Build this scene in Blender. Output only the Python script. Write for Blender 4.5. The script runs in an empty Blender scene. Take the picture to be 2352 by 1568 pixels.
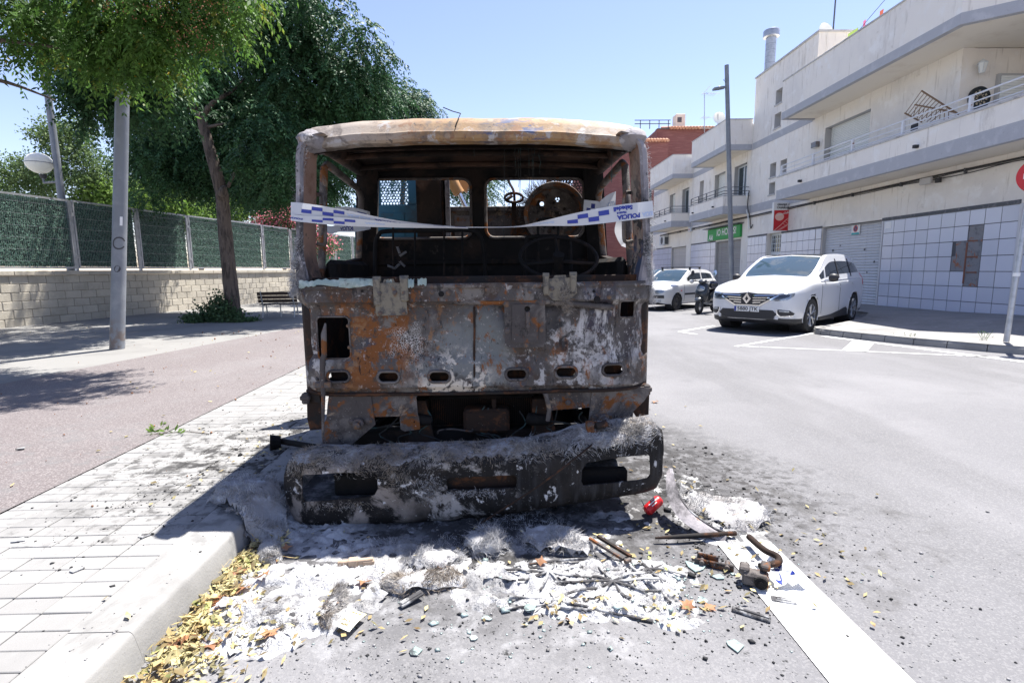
import bpy, bmesh, math, random
import numpy as np
from mathutils import Vector, Matrix, Euler, noise
from mathutils.geometry import delaunay_2d_cdt
R = math.radians
rnd = random.Random(7)
sc = bpy.context.scene
col = sc.collection

# ------------------------------------------------------------------ camera
CAM_Z = 1.45
FPX = 1190.0            # focal length for a 2352 px wide picture
PITCH, YAW, ROLL = R(7.85), R(1.25), R(0.6)
fw = Vector((math.sin(YAW)*math.cos(PITCH), math.cos(YAW)*math.cos(PITCH), -math.sin(PITCH)))
_r0 = Vector((math.cos(YAW), -math.sin(YAW), 0)); _u0 = _r0.cross(fw)
rt = _r0*math.cos(ROLL) - _u0*math.sin(ROLL)
up = _u0*math.cos(ROLL) + _r0*math.sin(ROLL)
CPOS = Vector((0, 0, CAM_Z))
cam = bpy.data.cameras.new('camera'); camo = bpy.data.objects.new('camera', cam); col.objects.link(camo)
cam.sensor_width = 36; cam.sensor_fit = 'HORIZONTAL'; cam.lens = FPX/2352*36
cam.clip_start = .05; cam.clip_end = 2000
camo.matrix_world = Matrix(((rt.x, up.x, -fw.x, 0), (rt.y, up.y, -fw.y, 0), (rt.z, up.z, -fw.z, CAM_Z), (0, 0, 0, 1)))
sc.camera = camo

# ------------------------------------------------------------------ sky, sun, exposure
SUN = Vector((.635, .664, 2.17)).normalized()
w = bpy.data.worlds.new('World'); sc.world = w; w.use_nodes = True
wt = w.node_tree
sky = wt.nodes.new('ShaderNodeTexSky'); sky.sky_type = 'NISHITA'; sky.sun_disc = False
sky.sun_elevation = math.asin(SUN.z); sky.sun_rotation = math.atan2(SUN.x, SUN.y)
sky.altitude = 200; sky.air_density = 1.0; sky.dust_density = .35; sky.ozone_density = 1.2
bg = wt.nodes['Background']; bg.inputs[1].default_value = .085
tint = wt.nodes.new('ShaderNodeMix'); tint.data_type = 'RGBA'; tint.blend_type = 'MULTIPLY'; tint.inputs[0].default_value = 1; tint.inputs[7].default_value = (1.14, 1.0, 1.06, 1)
wt.links.new(sky.outputs[0], tint.inputs[6]); wt.links.new(tint.outputs[2], bg.inputs[0])
sl = bpy.data.lights.new('sun', 'SUN'); sl.energy = 5.0; sl.angle = R(.53); sl.color = (1, .965, .91)
so = bpy.data.objects.new('sun', sl); col.objects.link(so); so.location = (8, 8, 25)
so.rotation_euler = (-SUN).to_track_quat('-Z', 'Y').to_euler()
sc.view_settings.view_transform = 'Standard'; sc.view_settings.look = 'None'
sc.view_settings.exposure = 1.42; sc.view_settings.gamma = 1.0; sc.view_settings.use_curve_mapping = False
sc.render.engine = 'CYCLES'
sc.cycles.use_denoising = True
sc.cycles.max_bounces = 8; sc.cycles.diffuse_bounces = 4; sc.cycles.glossy_bounces = 3
sc.cycles.transmission_bounces = 6; sc.cycles.transparent_max_bounces = 8
sc.cycles.sample_clamp_indirect = 6

# ------------------------------------------------------------------ geometry helpers
class MB:
    def __init__(s): s.v = []; s.f = []
    def add(s, vs, fs, M=None):
        o = len(s.v)
        s.v += [tuple(M @ Vector(p)) for p in vs] if M is not None else [tuple(p) for p in vs]
        s.f += [tuple(i+o for i in f) for f in fs]; return s
    def box(s, x0, x1, y0, y1, z0, z1, M=None):
        return s.add([(x0,y0,z0),(x1,y0,z0),(x1,y1,z0),(x0,y1,z0),(x0,y0,z1),(x1,y0,z1),(x1,y1,z1),(x0,y1,z1)],
                     [(0,3,2,1),(4,5,6,7),(0,1,5,4),(1,2,6,5),(2,3,7,6),(3,0,4,7)], M)
    def cbox(s, c, sx, sy, sz, M=None):
        return s.box(c[0]-sx/2, c[0]+sx/2, c[1]-sy/2, c[1]+sy/2, c[2]-sz/2, c[2]+sz/2, M)
    def rbox(s, x0, x1, y0, y1, z0, z1, b=.01, M=None):       # chamfered box
        if x1 < x0: x0, x1 = x1, x0
        b = min(b, (x1-x0)*.45, (y1-y0)*.45, (z1-z0)*.45)
        vs = []; idx = {}
        X, Y, Z = (x0, x1), (y0, y1), (z0, z1)
        for i in (0,1):
            for j in (0,1):
                for k in (0,1):
                    sx, sy, sz = (1,-1)[i], (1,-1)[j], (1,-1)[k]
                    for a in range(3):
                        p = [X[i]+sx*b*(a != 0), Y[j]+sy*b*(a != 1), Z[k]+sz*b*(a != 2)]
                        idx[i,j,k,a] = len(vs); vs.append(p)
        F = []
        g = lambda i,j,k,a: idx[i,j,k,a]
        for i in (0,1): q = [g(i,0,0,0),g(i,1,0,0),g(i,1,1,0),g(i,0,1,0)]; F.append(q if i else q[::-1])
        for j in (0,1): q = [g(0,j,0,1),g(0,j,1,1),g(1,j,1,1),g(1,j,0,1)]; F.append(q if j else q[::-1])
        for k in (0,1): q = [g(0,0,k,2),g(1,0,k,2),g(1,1,k,2),g(0,1,k,2)]; F.append(q if k else q[::-1])
        for i in (0,1):
            for j in (0,1): q = [g(i,j,0,0),g(i,j,1,0),g(i,j,1,1),g(i,j,0,1)]; F.append(q if i == j else q[::-1])
            for k in (0,1): q = [g(i,0,k,0),g(i,1,k,0),g(i,1,k,2),g(i,0,k,2)]; F.append(q if i != k else q[::-1])
        for j in (0,1):
            for k in (0,1): q = [g(0,j,k,1),g(1,j,k,1),g(1,j,k,2),g(0,j,k,2)]; F.append(q if j == k else q[::-1])
        for i in (0,1):
            for j in (0,1):
                for k in (0,1): q = [g(i,j,k,0),g(i,j,k,1),g(i,j,k,2)]; F.append(q if (i+j+k) % 2 else q[::-1])
        return s.add(vs, [tuple(q) for q in F], M)
    def tube(s, path, r, n=8, cap=True, closed=False, M=None, flat=1.0):
        P = [Vector(p) for p in path]; m = len(P)
        rs = r if isinstance(r, (list, tuple)) else [r]*m
        vs = []; nrm = None
        for i in range(m):
            if closed: t = P[(i+1) % m]-P[i-1]
            else: t = P[min(i+1, m-1)]-P[max(i-1, 0)]
            t = t.normalized() if t.length > 1e-9 else Vector((0,0,1))
            if nrm is None: nrm = t.orthogonal().normalized()
            else:
                nrm = nrm - t*nrm.dot(t)
                nrm = nrm.normalized() if nrm.length > 1e-6 else t.orthogonal().normalized()
            b = t.cross(nrm)
            for k in range(n):
                a = 2*math.pi*k/n
                vs.append(P[i]+nrm*math.cos(a)*rs[i]+b*math.sin(a)*rs[i]*flat)
        fs = []
        for i in range(m if closed else m-1):
            j = (i+1) % m
            for k in range(n):
                l = (k+1) % n
                fs.append((i*n+k, i*n+l, j*n+l, j*n+k))
        if cap and not closed:
            fs.append(tuple(range(n))[::-1]); fs.append(tuple((m-1)*n+k for k in range(n)))
        return s.add(vs, fs, M)
    def lathe(s, prof, n=20, M=None, cap=True):                          # prof (r, z), about local z
        vs = []; fs = []
        for r, z in prof:
            for k in range(n):
                a = 2*math.pi*k/n; vs.append((r*math.cos(a), r*math.sin(a), z))
        m = len(prof)
        for i in range(m-1):
            for k in range(n):
                l = (k+1) % n; fs.append((i*n+k, i*n+l, (i+1)*n+l, (i+1)*n+k))
        if cap and prof[0][0] > 1e-6: fs.append(tuple(range(n))[::-1])
        if cap and prof[-1][0] > 1e-6: fs.append(tuple((m-1)*n+k for k in range(n)))
        return s.add(vs, fs, M)
    def prism(s, poly, h0, h1, M=None):                        # poly in xy, extruded along z
        n = len(poly)
        vs = [(p[0], p[1], h0) for p in poly]+[(p[0], p[1], h1) for p in poly]
        fs = [tuple(range(n))[::-1], tuple(range(n, 2*n))]+[(i, (i+1) % n, n+(i+1) % n, n+i) for i in range(n)]
        return s.add(vs, fs, M)
    def grid(s, P, M=None, wrap=False):
        a, b = len(P), len(P[0]); vs = [p for row in P for p in row]
        fs = [(i*b+j, i*b+(j+1) % b, (i+1)*b+(j+1) % b, (i+1)*b+j) for i in range(a-1) for j in range(b if wrap else b-1)]
        return s.add(vs, fs, M)
    def sheet(s, outline, holes=(), res=0, fn=None, th=0.0, M=None, jit=0.0):
        """flat outline with holes, triangulated; fn(u,v,side)->xyz; th>0 gives thickness (side 0 front, 1 back)"""
        tri, pts = cdt(outline, holes, res, jit)
        fn = fn or (lambda u, v, side: (u, side*th, v))
        n = len(pts)
        if th == 0: return s.add([fn(p[0], p[1], 0) for p in pts], tri, M)
        vs = [fn(p[0], p[1], 0) for p in pts]+[fn(p[0], p[1], 1) for p in pts]
        fs = [t for t in tri]+[(t[2]+n, t[1]+n, t[0]+n) for t in tri]
        cnt = {}
        for t in tri:
            for a, b in ((t[0],t[1]),(t[1],t[2]),(t[2],t[0])): cnt[a,b] = cnt.get((a,b), 0)+1
        for (a, b) in cnt:
            if (b, a) not in cnt: fs.append((b, a, a+n, b+n))
        return s.add(vs, fs, M)
    def build(s, name, mat, parent=None, smooth=None, local=False, sub=0, bevel=0):
        me = bpy.data.meshes.new(name)
        v = s.v
        if parent is not None and not local:
            q = wloc(parent); v = [(p[0]-q.x, p[1]-q.y, p[2]-q.z) for p in v]
        me.from_pydata(v, [], s.f); me.update()
        if mat is not None: me.materials.append(mat)
        if smooth is not None:
            me.polygons.foreach_set('use_smooth', [True]*len(me.polygons))
            me.set_sharp_from_angle(angle=R(smooth))
        o = bpy.data.objects.new(name, me); col.objects.link(o)
        if parent is not None: o.parent = parent
        if sub:
            md = o.modifiers.new('sub', 'SUBSURF'); md.levels = md.render_levels = sub
        if bevel:
            md = o.modifiers.new('bev', 'BEVEL'); md.width = bevel; md.segments = 2; md.limit_method = 'ANGLE'; md.angle_limit = R(40)
        return o
def wloc(o):
    p = Vector((0,0,0))
    while o is not None: p = p+o.location; o = o.parent
    return p
def inpoly(x, y, poly):
    c = False; n = len(poly); j = n-1
    for i in range(n):
        xi, yi = poly[i][0], poly[i][1]; xj, yj = poly[j][0], poly[j][1]
        if (yi > y) != (yj > y) and x < (xj-xi)*(y-yi)/(yj-yi)+xi: c = not c
        j = i
    return c
def cdt(outline, holes, res, jit=0.0):
    pts = []; edges = []
    for loop in [outline]+list(holes):
        L = []
        n = len(loop)
        for i in range(n):
            a, b = loop[i], loop[(i+1) % n]
            m = max(1, int(math.hypot(b[0]-a[0], b[1]-a[1])/res)) if res else 1
            for k in range(m): L.append((a[0]+(b[0]-a[0])*k/m, a[1]+(b[1]-a[1])*k/m))
        o = len(pts); pts += L; edges += [(o+i, o+(i+1) % len(L)) for i in range(len(L))]
    if res:
        xs = [p[0] for p in outline]; ys = [p[1] for p in outline]
        x = min(xs)+res*.5
        while x < max(xs):
            y = min(ys)+res*.5
            while y < max(ys):
                px, py = x+rnd.uniform(-jit, jit)*res, y+rnd.uniform(-jit, jit)*res
                if inpoly(px, py, outline) and not any(inpoly(px, py, h) for h in holes): pts.append((px, py))
                y += res
            x += res
    V, E, F = delaunay_2d_cdt([Vector(p) for p in pts], edges, [], 0, 1e-6)[:3]
    tri = []
    for f in F:
        cx = sum(V[i].x for i in f)/len(f); cy = sum(V[i].y for i in f)/len(f)
        if inpoly(cx, cy, outline) and not any(inpoly(cx, cy, h) for h in holes):
            a, b, c = (V[i] for i in f[:3])
            tri.append(tuple(f) if (b-a).cross(c-a) > 0 else tuple(f)[::-1])
    return tri, [(v.x, v.y) for v in V]
def rrect(x0, x1, y0, y1, r, n=4):
    P = []
    for cx, cy, a0 in ((x1-r, y1-r, 0), (x0+r, y1-r, 90), (x0+r, y0+r, 180), (x1-r, y0+r, 270)):
        for k in range(n+1):
            a = R(a0+90*k/n); P.append((cx+r*math.cos(a), cy+r*math.sin(a)))
    return P
def circ(cx, cy, r, n=16, ry=None): return [(cx+r*math.cos(2*math.pi*k/n), cy+(ry or r)*math.sin(2*math.pi*k/n)) for k in range(n)]
def tr(x=0, y=0, z=0, rx=0, ry=0, rz=0, s=1):
    return Matrix.Translation((x, y, z)) @ Euler((R(rx), R(ry), R(rz))).to_matrix().to_4x4() @ Matrix.Scale(s, 4)
def catmull(P, m=6, closed=False):
    P = [Vector(p) for p in P]; n = len(P); out = []
    for i in range(n if closed else n-1):
        if closed: a, b, c, d = P[i-1], P[i], P[(i+1) % n], P[(i+2) % n]
        else: a, b, c, d = P[max(i-1, 0)], P[i], P[i+1], P[min(i+2, n-1)]
        for k in range(m):
            t = k/m
            out.append(.5*((2*b)+(c-a)*t+(2*a-5*b+4*c-d)*t*t+(3*b-a-3*c+d)*t**3))
    if not closed: out.append(P[-1])
    return out
def sstep(a, b, x):
    t = max(0, min(1, (x-a)/(b-a))); return t*t*(3-2*t)
def nz(x, y, z=0, o=3): return noise.fractal((x, y, z), 1.0, 2.0, o)

# pixel (2352 px wide picture) -> point of the place
def ray(x, y): return fw+rt*((x-1176)/FPX)-up*((y-784)/FPX)
def at_z(x, y, z=0.0): d = ray(x, y); return CPOS+d*((z-CAM_Z)/d.z)
def at_y(x, y, Y): d = ray(x, y); return CPOS+d*(Y/d.y)
def at_x(x, y, X): d = ray(x, y); return CPOS+d*(X/d.x)

# ------------------------------------------------------------------ object helpers
def tag(o, label=None, cat=None, group=None, kind=None):
    if label: o['label'] = label
    if cat: o['category'] = cat
    if group: o['group'] = group
    if kind: o['kind'] = kind
    return o
def thing(name, label, cat, loc=(0,0,0), rz=0, group=None):
    o = bpy.data.objects.new(name, None); col.objects.link(o)
    o.location = loc; o.rotation_euler.z = rz; o.empty_display_size = .2
    return tag(o, label, cat, group)
def copy_tree(o, parent=None):
    c = o.copy(); col.objects.link(c); c.parent = parent
    for ch in o.children: copy_tree(ch, c)
    return c
def inst(name, me, parent, loc, rot=(0,0,0), scale=(1,1,1)):
    o = bpy.data.objects.new(name, me); col.objects.link(o)
    if parent is not None:
        o.parent = parent; loc = Vector(loc)-wloc(parent)
    o.location = loc; o.rotation_euler = rot; o.scale = scale
    return o
def fastmesh(name, V, F, mat, parent=None, kind=None):
    """V (n,3) array; F (m,k) array of equal-sized faces"""
    V = np.asarray(V, dtype=np.float32).copy(); F = np.asarray(F, dtype=np.int32)
    if parent is not None: V -= np.array(wloc(parent), dtype=np.float32)
    me = bpy.data.meshes.new(name); k = F.shape[1]
    me.vertices.add(len(V)); me.vertices.foreach_set('co', V.ravel())
    me.loops.add(F.size); me.loops.foreach_set('vertex_index', F.ravel())
    me.polygons.add(len(F)); me.polygons.foreach_set('loop_start', np.arange(0, F.size, k, dtype=np.int32))
    me.polygons.foreach_set('loop_total', np.full(len(F), k, dtype=np.int32))
    me.update(calc_edges=True); me.validate()
    me.materials.append(mat)
    o = bpy.data.objects.new(name, me); col.objects.link(o)
    if parent is not None: o.parent = parent
    if kind: o['kind'] = kind
    return o
def text_mb(body, size, fn, mb=None, align='CENTER', bold=0.0, sp=1.0):
    """flat lettering: fn(u, v) -> xyz for each outline point"""
    cu = bpy.data.curves.new('lettering', 'FONT'); cu.body = body; cu.size = size; cu.align_x = align; cu.align_y = 'CENTER'
    cu.resolution_u = 3; cu.offset = bold; cu.space_character = sp
    o = bpy.data.objects.new('lettering', cu); col.objects.link(o)
    dg = bpy.context.evaluated_depsgraph_get(); dg.update()
    me = o.evaluated_get(dg).to_mesh()
    mb = mb or MB()
    mb.add([fn(v.co.x, v.co.y) for v in me.vertices], [tuple(p.vertices) for p in me.polygons])
    o.evaluated_get(dg).to_mesh_clear(); bpy.data.objects.remove(o); bpy.data.curves.remove(cu)
    return mb

# ------------------------------------------------------------------ materials
def mat(name, base, rough=.8, metal=0.0, layers=(), bump=(), rand=0.0, island=0.0, spec=.5, transl=0.0, alpha=None, coord='Object', coat=0.0, ior=None, trans=0.0, emit=None):
    """layers: dicts c=colour, s=scale, lo, hi, k=N|V|W|E, st=(x,y,z) stretch, d=detail, reg=(x,y,z,r0,r1), a=amount, rough=, off=
       bump: (scale, strength, kind)"""
    m = bpy.data.materials.new(name); m.use_nodes = True; t = m.node_tree; nd = t.nodes; ln = t.links
    b = nd['Principled BSDF']; b.inputs['Roughness'].default_value = rough; b.inputs['Metallic'].default_value = metal
    b.inputs['Specular IOR Level'].default_value = spec
    if coat: b.inputs['Coat Weight'].default_value = coat; b.inputs['Coat Roughness'].default_value = .05
    if ior: b.inputs['IOR'].default_value = ior
    if trans: b.inputs['Transmission Weight'].default_value = trans
    if alpha is not None: b.inputs['Alpha'].default_value = alpha
    if emit: b.inputs['Emission Color'].default_value = (*emit[0], 1); b.inputs['Emission Strength'].default_value = emit[1]
    def N(ty, **kw):
        n = nd.new(ty)
        for k, v in kw.items(): setattr(n, k, v)
        return n
    def L(val, sock):
        if isinstance(val, (int, float)): sock.default_value = val
        elif isinstance(val, tuple): sock.default_value = (*val, 1) if len(val) == 3 and len(sock.default_value) == 4 else val
        else: ln.new(val, sock)
    def mth(op, x, y=0.0, cl=False):
        n = N('ShaderNodeMath', operation=op, use_clamp=cl); L(x, n.inputs[0]); L(y, n.inputs[1]); return n.outputs[0]
    def mix(f, c1, c2, ty='RGBA', bl='MIX'):
        n = N('ShaderNodeMix', data_type=ty, blend_type=bl) if ty == 'RGBA' else N('ShaderNodeMix', data_type=ty)
        i = (6, 7, 2) if ty == 'RGBA' else (2, 3, 0)
        L(f, n.inputs[0]); L(c1, n.inputs[i[0]]); L(c2, n.inputs[i[1]]); return n.outputs[i[2]]
    tc = N('ShaderNodeTexCoord')
    co = N('ShaderNodeNewGeometry').outputs['Position'] if coord == 'World' else tc.outputs[coord]
    def tex(k, s, st=None, d=5, off=0.0):
        v = co
        if st or off:
            mp = N('ShaderNodeMapping'); ln.new(co, mp.inputs[0]); mp.inputs['Scale'].default_value = st or (1,1,1); mp.inputs['Location'].default_value = (off, off*.7, off*1.3); v = mp.outputs[0]
        if k == 'V': n = N('ShaderNodeTexVoronoi'); o = n.outputs['Distance']
        elif k == 'E': n = N('ShaderNodeTexVoronoi', feature='DISTANCE_TO_EDGE'); o = n.outputs['Distance']
        elif k == 'C': n = N('ShaderNodeTexVoronoi'); o = n.outputs['Color']
        else: n = N('ShaderNodeTexNoise'); n.inputs['Detail'].default_value = d if d < 7 else d+4; n.inputs['Roughness'].default_value = .62 if d < 7 else .70; n.inputs['Distortion'].default_value = 0.0 if d < 7 else .35; o = n.outputs[0]
        n.inputs['Scale'].default_value = s; ln.new(v, n.inputs['Vector'])
        if k == 'C': sp = N('ShaderNodeSeparateColor'); ln.new(o, sp.inputs[0]); o = sp.outputs[0]
        return o
    c = base; rg = rough
    for i, y in enumerate(layers):
        f = tex(y.get('k', 'N'), y['s'], y.get('st'), y.get('d', 5), y.get('off', i*3.7+1.3))
        mr = N('ShaderNodeMapRange', interpolation_type='SMOOTHSTEP'); ln.new(f, mr.inputs[0])
        lo, hi = y['lo'], y['hi']
        if lo > hi: mr.inputs[1].default_value = hi; mr.inputs[2].default_value = lo; mr.inputs[3].default_value = 1; mr.inputs[4].default_value = 0
        else: mr.inputs[1].default_value = lo; mr.inputs[2].default_value = hi
        f = mr.outputs[0]
        if 'reg' in y:
            x0, y0, z0, r0, r1 = y['reg']
            vm = N('ShaderNodeVectorMath', operation='DISTANCE'); ln.new(co, vm.inputs[0]); vm.inputs[1].default_value = (x0, y0, z0)
            wob = mth('ADD', vm.outputs['Value'], mth('MULTIPLY', mth('SUBTRACT', tex('N', y.get('rs', 3), None, 4), .5), y.get('rw', r1)))
            m2 = N('ShaderNodeMapRange', interpolation_type='SMOOTHSTEP'); ln.new(wob, m2.inputs[0]); m2.inputs[1].default_value = r0; m2.inputs[2].default_value = r1; m2.inputs[3].default_value = 1; m2.inputs[4].default_value = 0
            f = mth('MULTIPLY', f, m2.outputs[0])
        if 'a' in y: f = mth('MULTIPLY', f, y['a'])
        c = mix(f, c, y['c'])
        if 'rough' in y: rg = mix(f, rg, y['rough'], 'FLOAT')
    if rand or island:
        r = N('ShaderNodeObjectInfo').outputs['Random'] if rand else N('ShaderNodeNewGeometry').outputs['Random Per Island']
        a = rand or island
        mr = N('ShaderNodeMapRange'); ln.new(r, mr.inputs[0]); mr.inputs[3].default_value = 1-a; mr.inputs[4].default_value = 1+a
        vs = N('ShaderNodeVectorMath', operation='SCALE')
        if isinstance(c, tuple): vs.inputs[0].default_value = c
        else: ln.new(c, vs.inputs[0])
        ln.new(mr.outputs[0], vs.inputs['Scale']); c = vs.outputs[0]
    L(c, b.inputs['Base Color']) if not (isinstance(c, tuple)) else L((*c, 1), b.inputs['Base Color'])
    if not isinstance(rg, float) and not isinstance(rg, int): ln.new(rg, b.inputs['Roughness'])
    h = None
    for bp in bump:
        bn = N('ShaderNodeBump'); bn.inputs['Strength'].default_value = min(1, bp[1]); bn.inputs['Distance'].default_value = bp[3] if len(bp) > 3 else .01
        ln.new(tex(bp[2] if len(bp) > 2 else 'N', bp[0], bp[4] if len(bp) > 4 else None, 6), bn.inputs['Height'])
        if h is not None: ln.new(h, bn.inputs['Normal'])
        h = bn.outputs[0]
    if h is not None: ln.new(h, b.inputs['Normal'])
    if transl:
        ts = N('ShaderNodeBsdfTranslucent'); L(c, ts.inputs[0]) if not isinstance(c, tuple) else L((*c, 1), ts.inputs[0])
        ms = N('ShaderNodeMixShader'); ms.inputs[0].default_value = transl
        ln.new(b.outputs[0], ms.inputs[1]); ln.new(ts.outputs[0], ms.inputs[2]); ln.new(ms.outputs[0], nd['Material Output'].inputs[0])
    return m
# ================================================================== SETTING: ground
M = {}
soot = lambda x, y, r0, r1, a=1.0, s=6: dict(c=(.012,.011,.011), s=s, lo=.40, hi=.56, reg=(x,y,0,r0,r1), rs=2.5, rw=1.4, a=a, d=8)
M['asphalt'] = mat('asphalt', (.142,.140,.146), .92, layers=[
    dict(c=(.175,.172,.178), s=.5, lo=.42, hi=.7, d=4), dict(c=(.11,.108,.112), s=.35, lo=.5, hi=.66, d=6, st=(1.6,.35,1), a=.7), dict(c=(.105,.104,.108), s=1.6, lo=.55, hi=.75, a=.6),
    dict(c=(.10,.10,.105), s=170, lo=.30, hi=.16, k='V', a=.45), dict(c=(.24,.235,.235), s=140, lo=.66, hi=.80, k='C', a=.35),
    dict(c=(.06,.058,.058), s=34, lo=.62, hi=.72, a=.5, reg=(.1,2.6,0,1.2,3.6)),
    dict(c=(.022,.021,.021), s=9, lo=.34, hi=.56, reg=(-.1,3.8,0,1.1,2.3), rs=2.2, rw=1.3, d=8),
    dict(c=(.035,.033,.033), s=14, lo=.44, hi=.6, reg=(1.15,3.3,0,.5,1.25), rs=3, rw=1.2, d=8),
    dict(c=(.06,.057,.055), s=5, lo=.5, hi=.7, reg=(1.6,2.7,0,.4,1.2), rs=3, rw=1.2, a=.7),
    dict(c=(.02,.02,.02), s=22, lo=.63, hi=.70, reg=(.6,2.2,0,1.0,2.4), d=6),
    dict(c=(.42,.42,.43), s=7, lo=.48, hi=.74, d=9, reg=(-.2,2.2,0,.5,1.25), rs=4, rw=1.0, a=.5)],
    bump=[(160,.55,'N',.006), (40,.3,'V',.004)], coord='World')
o = MB().add([(-500,-60,0),(500,-60,0),(500,900,0),(-500,900,0)], [(0,1,2,3)]).build('road', M['asphalt']); tag(o, kind='structure')
M['paint'] = mat('road_paint', (.62,.62,.61), .75, layers=[dict(c=(.45,.44,.45), s=26, lo=.6, hi=.72, a=.7), dict(c=(.30,.29,.29), s=60, lo=.66, hi=.74), dict(c=(.47,.46,.46), s=3, lo=.5, hi=.75, a=.6), dict(c=(.05,.048,.048), s=8, lo=.42, hi=.58, d=8, reg=(1.25,2.95,0,.25,.75), rs=4, rw=.5), dict(c=(.28,.275,.275), s=1.5, st=(5,.5,1), lo=.55, hi=.7, d=7, a=.5)], bump=[(150,.4,'N',.004)], coord='World')
M['paint2'] = mat('worn_bay_paint', (.55,.55,.55), .8, layers=[dict(c=(.24,.24,.245), s=9, lo=.5, hi=.62, d=8)], coord='World')
def marking(P, name='road_marking', mt='paint'):
    o = MB().add([(p[0], p[1], .005) for p in P], [tuple(range(len(P)))]).build(name, M[mt]); tag(o, kind='structure')
marking([(1.145,.5),(1.455,.5),(1.415,2.95),(1.13,2.98)])
def line(a, b, wd):
    a, b = Vector(a), Vector(b); n = Vector((-(b-a).y, (b-a).x)).normalized()*wd/2
    marking([a-n, b-n, b+n, a+n], mt='paint2')
q = lambda x, y: at_z(x, y, 0).to_2d()
line(q(1700,795), q(2352,823), .07)                 # bay outline on the right
line(q(1560,762), q(1640,748), .10); line(q(1560,762), q(1600,768), .10)
line(q(1690,796), q(1870,765), .09)
line(q(1890,772), q(2352,830)-Vector((0,.2)), .16)
marking([q(1935,803), q(1958,783), q(2008,788), q(1990,808)])

# ---- left pavement
M['concrete'] = mat('concrete', (.255,.25,.242), .9, layers=[dict(c=(.19,.186,.18), s=2.2, lo=.45, hi=.75), dict(c=(.27,.265,.258), s=5, lo=.55, hi=.75, a=.7), dict(c=(.12,.115,.11), s=45, lo=.66, hi=.74), dict(c=(.10,.097,.093), s=1.3, lo=.56, hi=.70, d=8, a=.7, st=(1,.5,2)), dict(c=(.05,.05,.05), s=7, lo=.5, hi=.66, reg=(-1.5,3.3,.1,.35,1.1), rs=3, rw=.8)], bump=[(90,.35,'N',.005),(8,.2,'N',.01)], coord='World')
M['tile'] = mat('paving_tile', (.245,.24,.233), .9, rand=.09, layers=[dict(c=(.21,.206,.2), s=1.4, lo=.42, hi=.7), dict(c=(.32,.315,.305), s=7, lo=.55, hi=.75, a=.6), dict(c=(.2,.19,.18), s=60, lo=.66, hi=.74, a=.8),
    dict(c=(.03,.028,.027), s=5.5, lo=.46, hi=.58, reg=(-1.65,3.7,.13,.5,1.35), rs=3.5, rw=1.2, d=8), dict(c=(.05,.048,.046), s=13, lo=.53, hi=.62, reg=(-2.0,3.6,.13,.5,1.6), rs=2.2, rw=2.0, d=8, a=.85)], bump=[(110,.3,'N',.004)], coord='World')
M['joint'] = mat('joint_sand', (.19,.18,.17), .95, layers=[dict(c=(.07,.065,.06), s=14, lo=.45, hi=.65), dict(c=(.26,.24,.21), s=30, lo=.6, hi=.7)], coord='World')
M['redpath'] = mat('red_asphalt', (.122,.104,.103), .93, layers=[dict(c=(.148,.133,.132), s=.7, lo=.4, hi=.7), dict(c=(.13,.12,.12), s=2.5, lo=.52, hi=.75, a=.8), dict(c=(.27,.245,.238), s=130, lo=.62, hi=.8, k='C', a=.55), dict(c=(.10,.085,.085), s=150, lo=.3, hi=.15, k='V', a=.6), dict(c=(.13,.125,.125), s=9, lo=.5, hi=.7, reg=(-3.2,3.6,.13,.6,1.8), a=.7)], bump=[(150,.5,'N',.005)], coord='World')
M['slabpave'] = mat('slab_paving', (.205,.2,.19), .9, layers=[dict(c=(.155,.15,.143), s=.6, lo=.42, hi=.7), dict(c=(.25,.243,.23), s=4, lo=.55, hi=.75, a=.6), dict(c=(.22,.2,.18), s=40, lo=.64, hi=.74)], bump=[(100,.25,'N',.004)], coord='World')
o = MB().add([(-300,-60,.112),(-1.6,-60,.112),(-1.6,400,.112),(-300,400,.112)], [(0,1,2,3)]).build('pavement', M['joint']); tag(o, kind='structure')
PB = .2; wallX = lambda Y: -12.68+PB*(Y-13.35); pathX = lambda Y: -6.17+PB*(Y-6.4)
ed = []
o = MB().add([(-2.83,-60,.126),(-2.83,23.1,.126),(pathX(6.4),6.4,.126),(pathX(-20),-20,.126),(-12,-60,.126)], [(0,1,2,3,4)]).build('footpath', M['redpath']); tag(o, kind='structure')
o = MB().add([(-2.84,60,.121),(-80,60,.121),(-80,-40,.121),(-2.84,-40,.121)], [(0,1,2,3)]).build('wall_side_pavement', M['slabpave']); tag(o, kind='structure')
# slabs of the wall side pavement that can be told apart: joints run as shallow edges in big slabs
kb = thing('kerb', None, None, (-1.5,0,0)); tag(kb, kind='structure')
for i in range(42):
    y0 = -1.2+i; mb = MB()
    prof = [(-1.622,0.0),(-1.355,0.0),(-1.368,.06),(-1.382,.112),(-1.388,.124),(-1.398,.131),(-1.622,.1315)]
    j = rnd.uniform(-.003,.003)
    mb.prism([(p[0]+j, p[1]) for p in prof], 0, .9955, Matrix(((1,0,0,0),(0,0,1,y0),(0,1,0,0),(0,0,0,1))))
    mb.f = [f[::-1] for f in mb.f]
    o = mb.build('kerb_stone', M['concrete'], kb, smooth=35)
T = .1975
TYp = .103
tm = MB().rbox(-.0965,.0965,-.0497,.0497,-.03,.0,.003)
tme = tm.build('paving_tile', M['tile']); tmesh = tme.data; bpy.data.objects.remove(tme)
tp = thing('tiled_pavement', None, None, (-2.2,0,.1)); tag(tp, kind='structure')
mb = MB()
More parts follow.
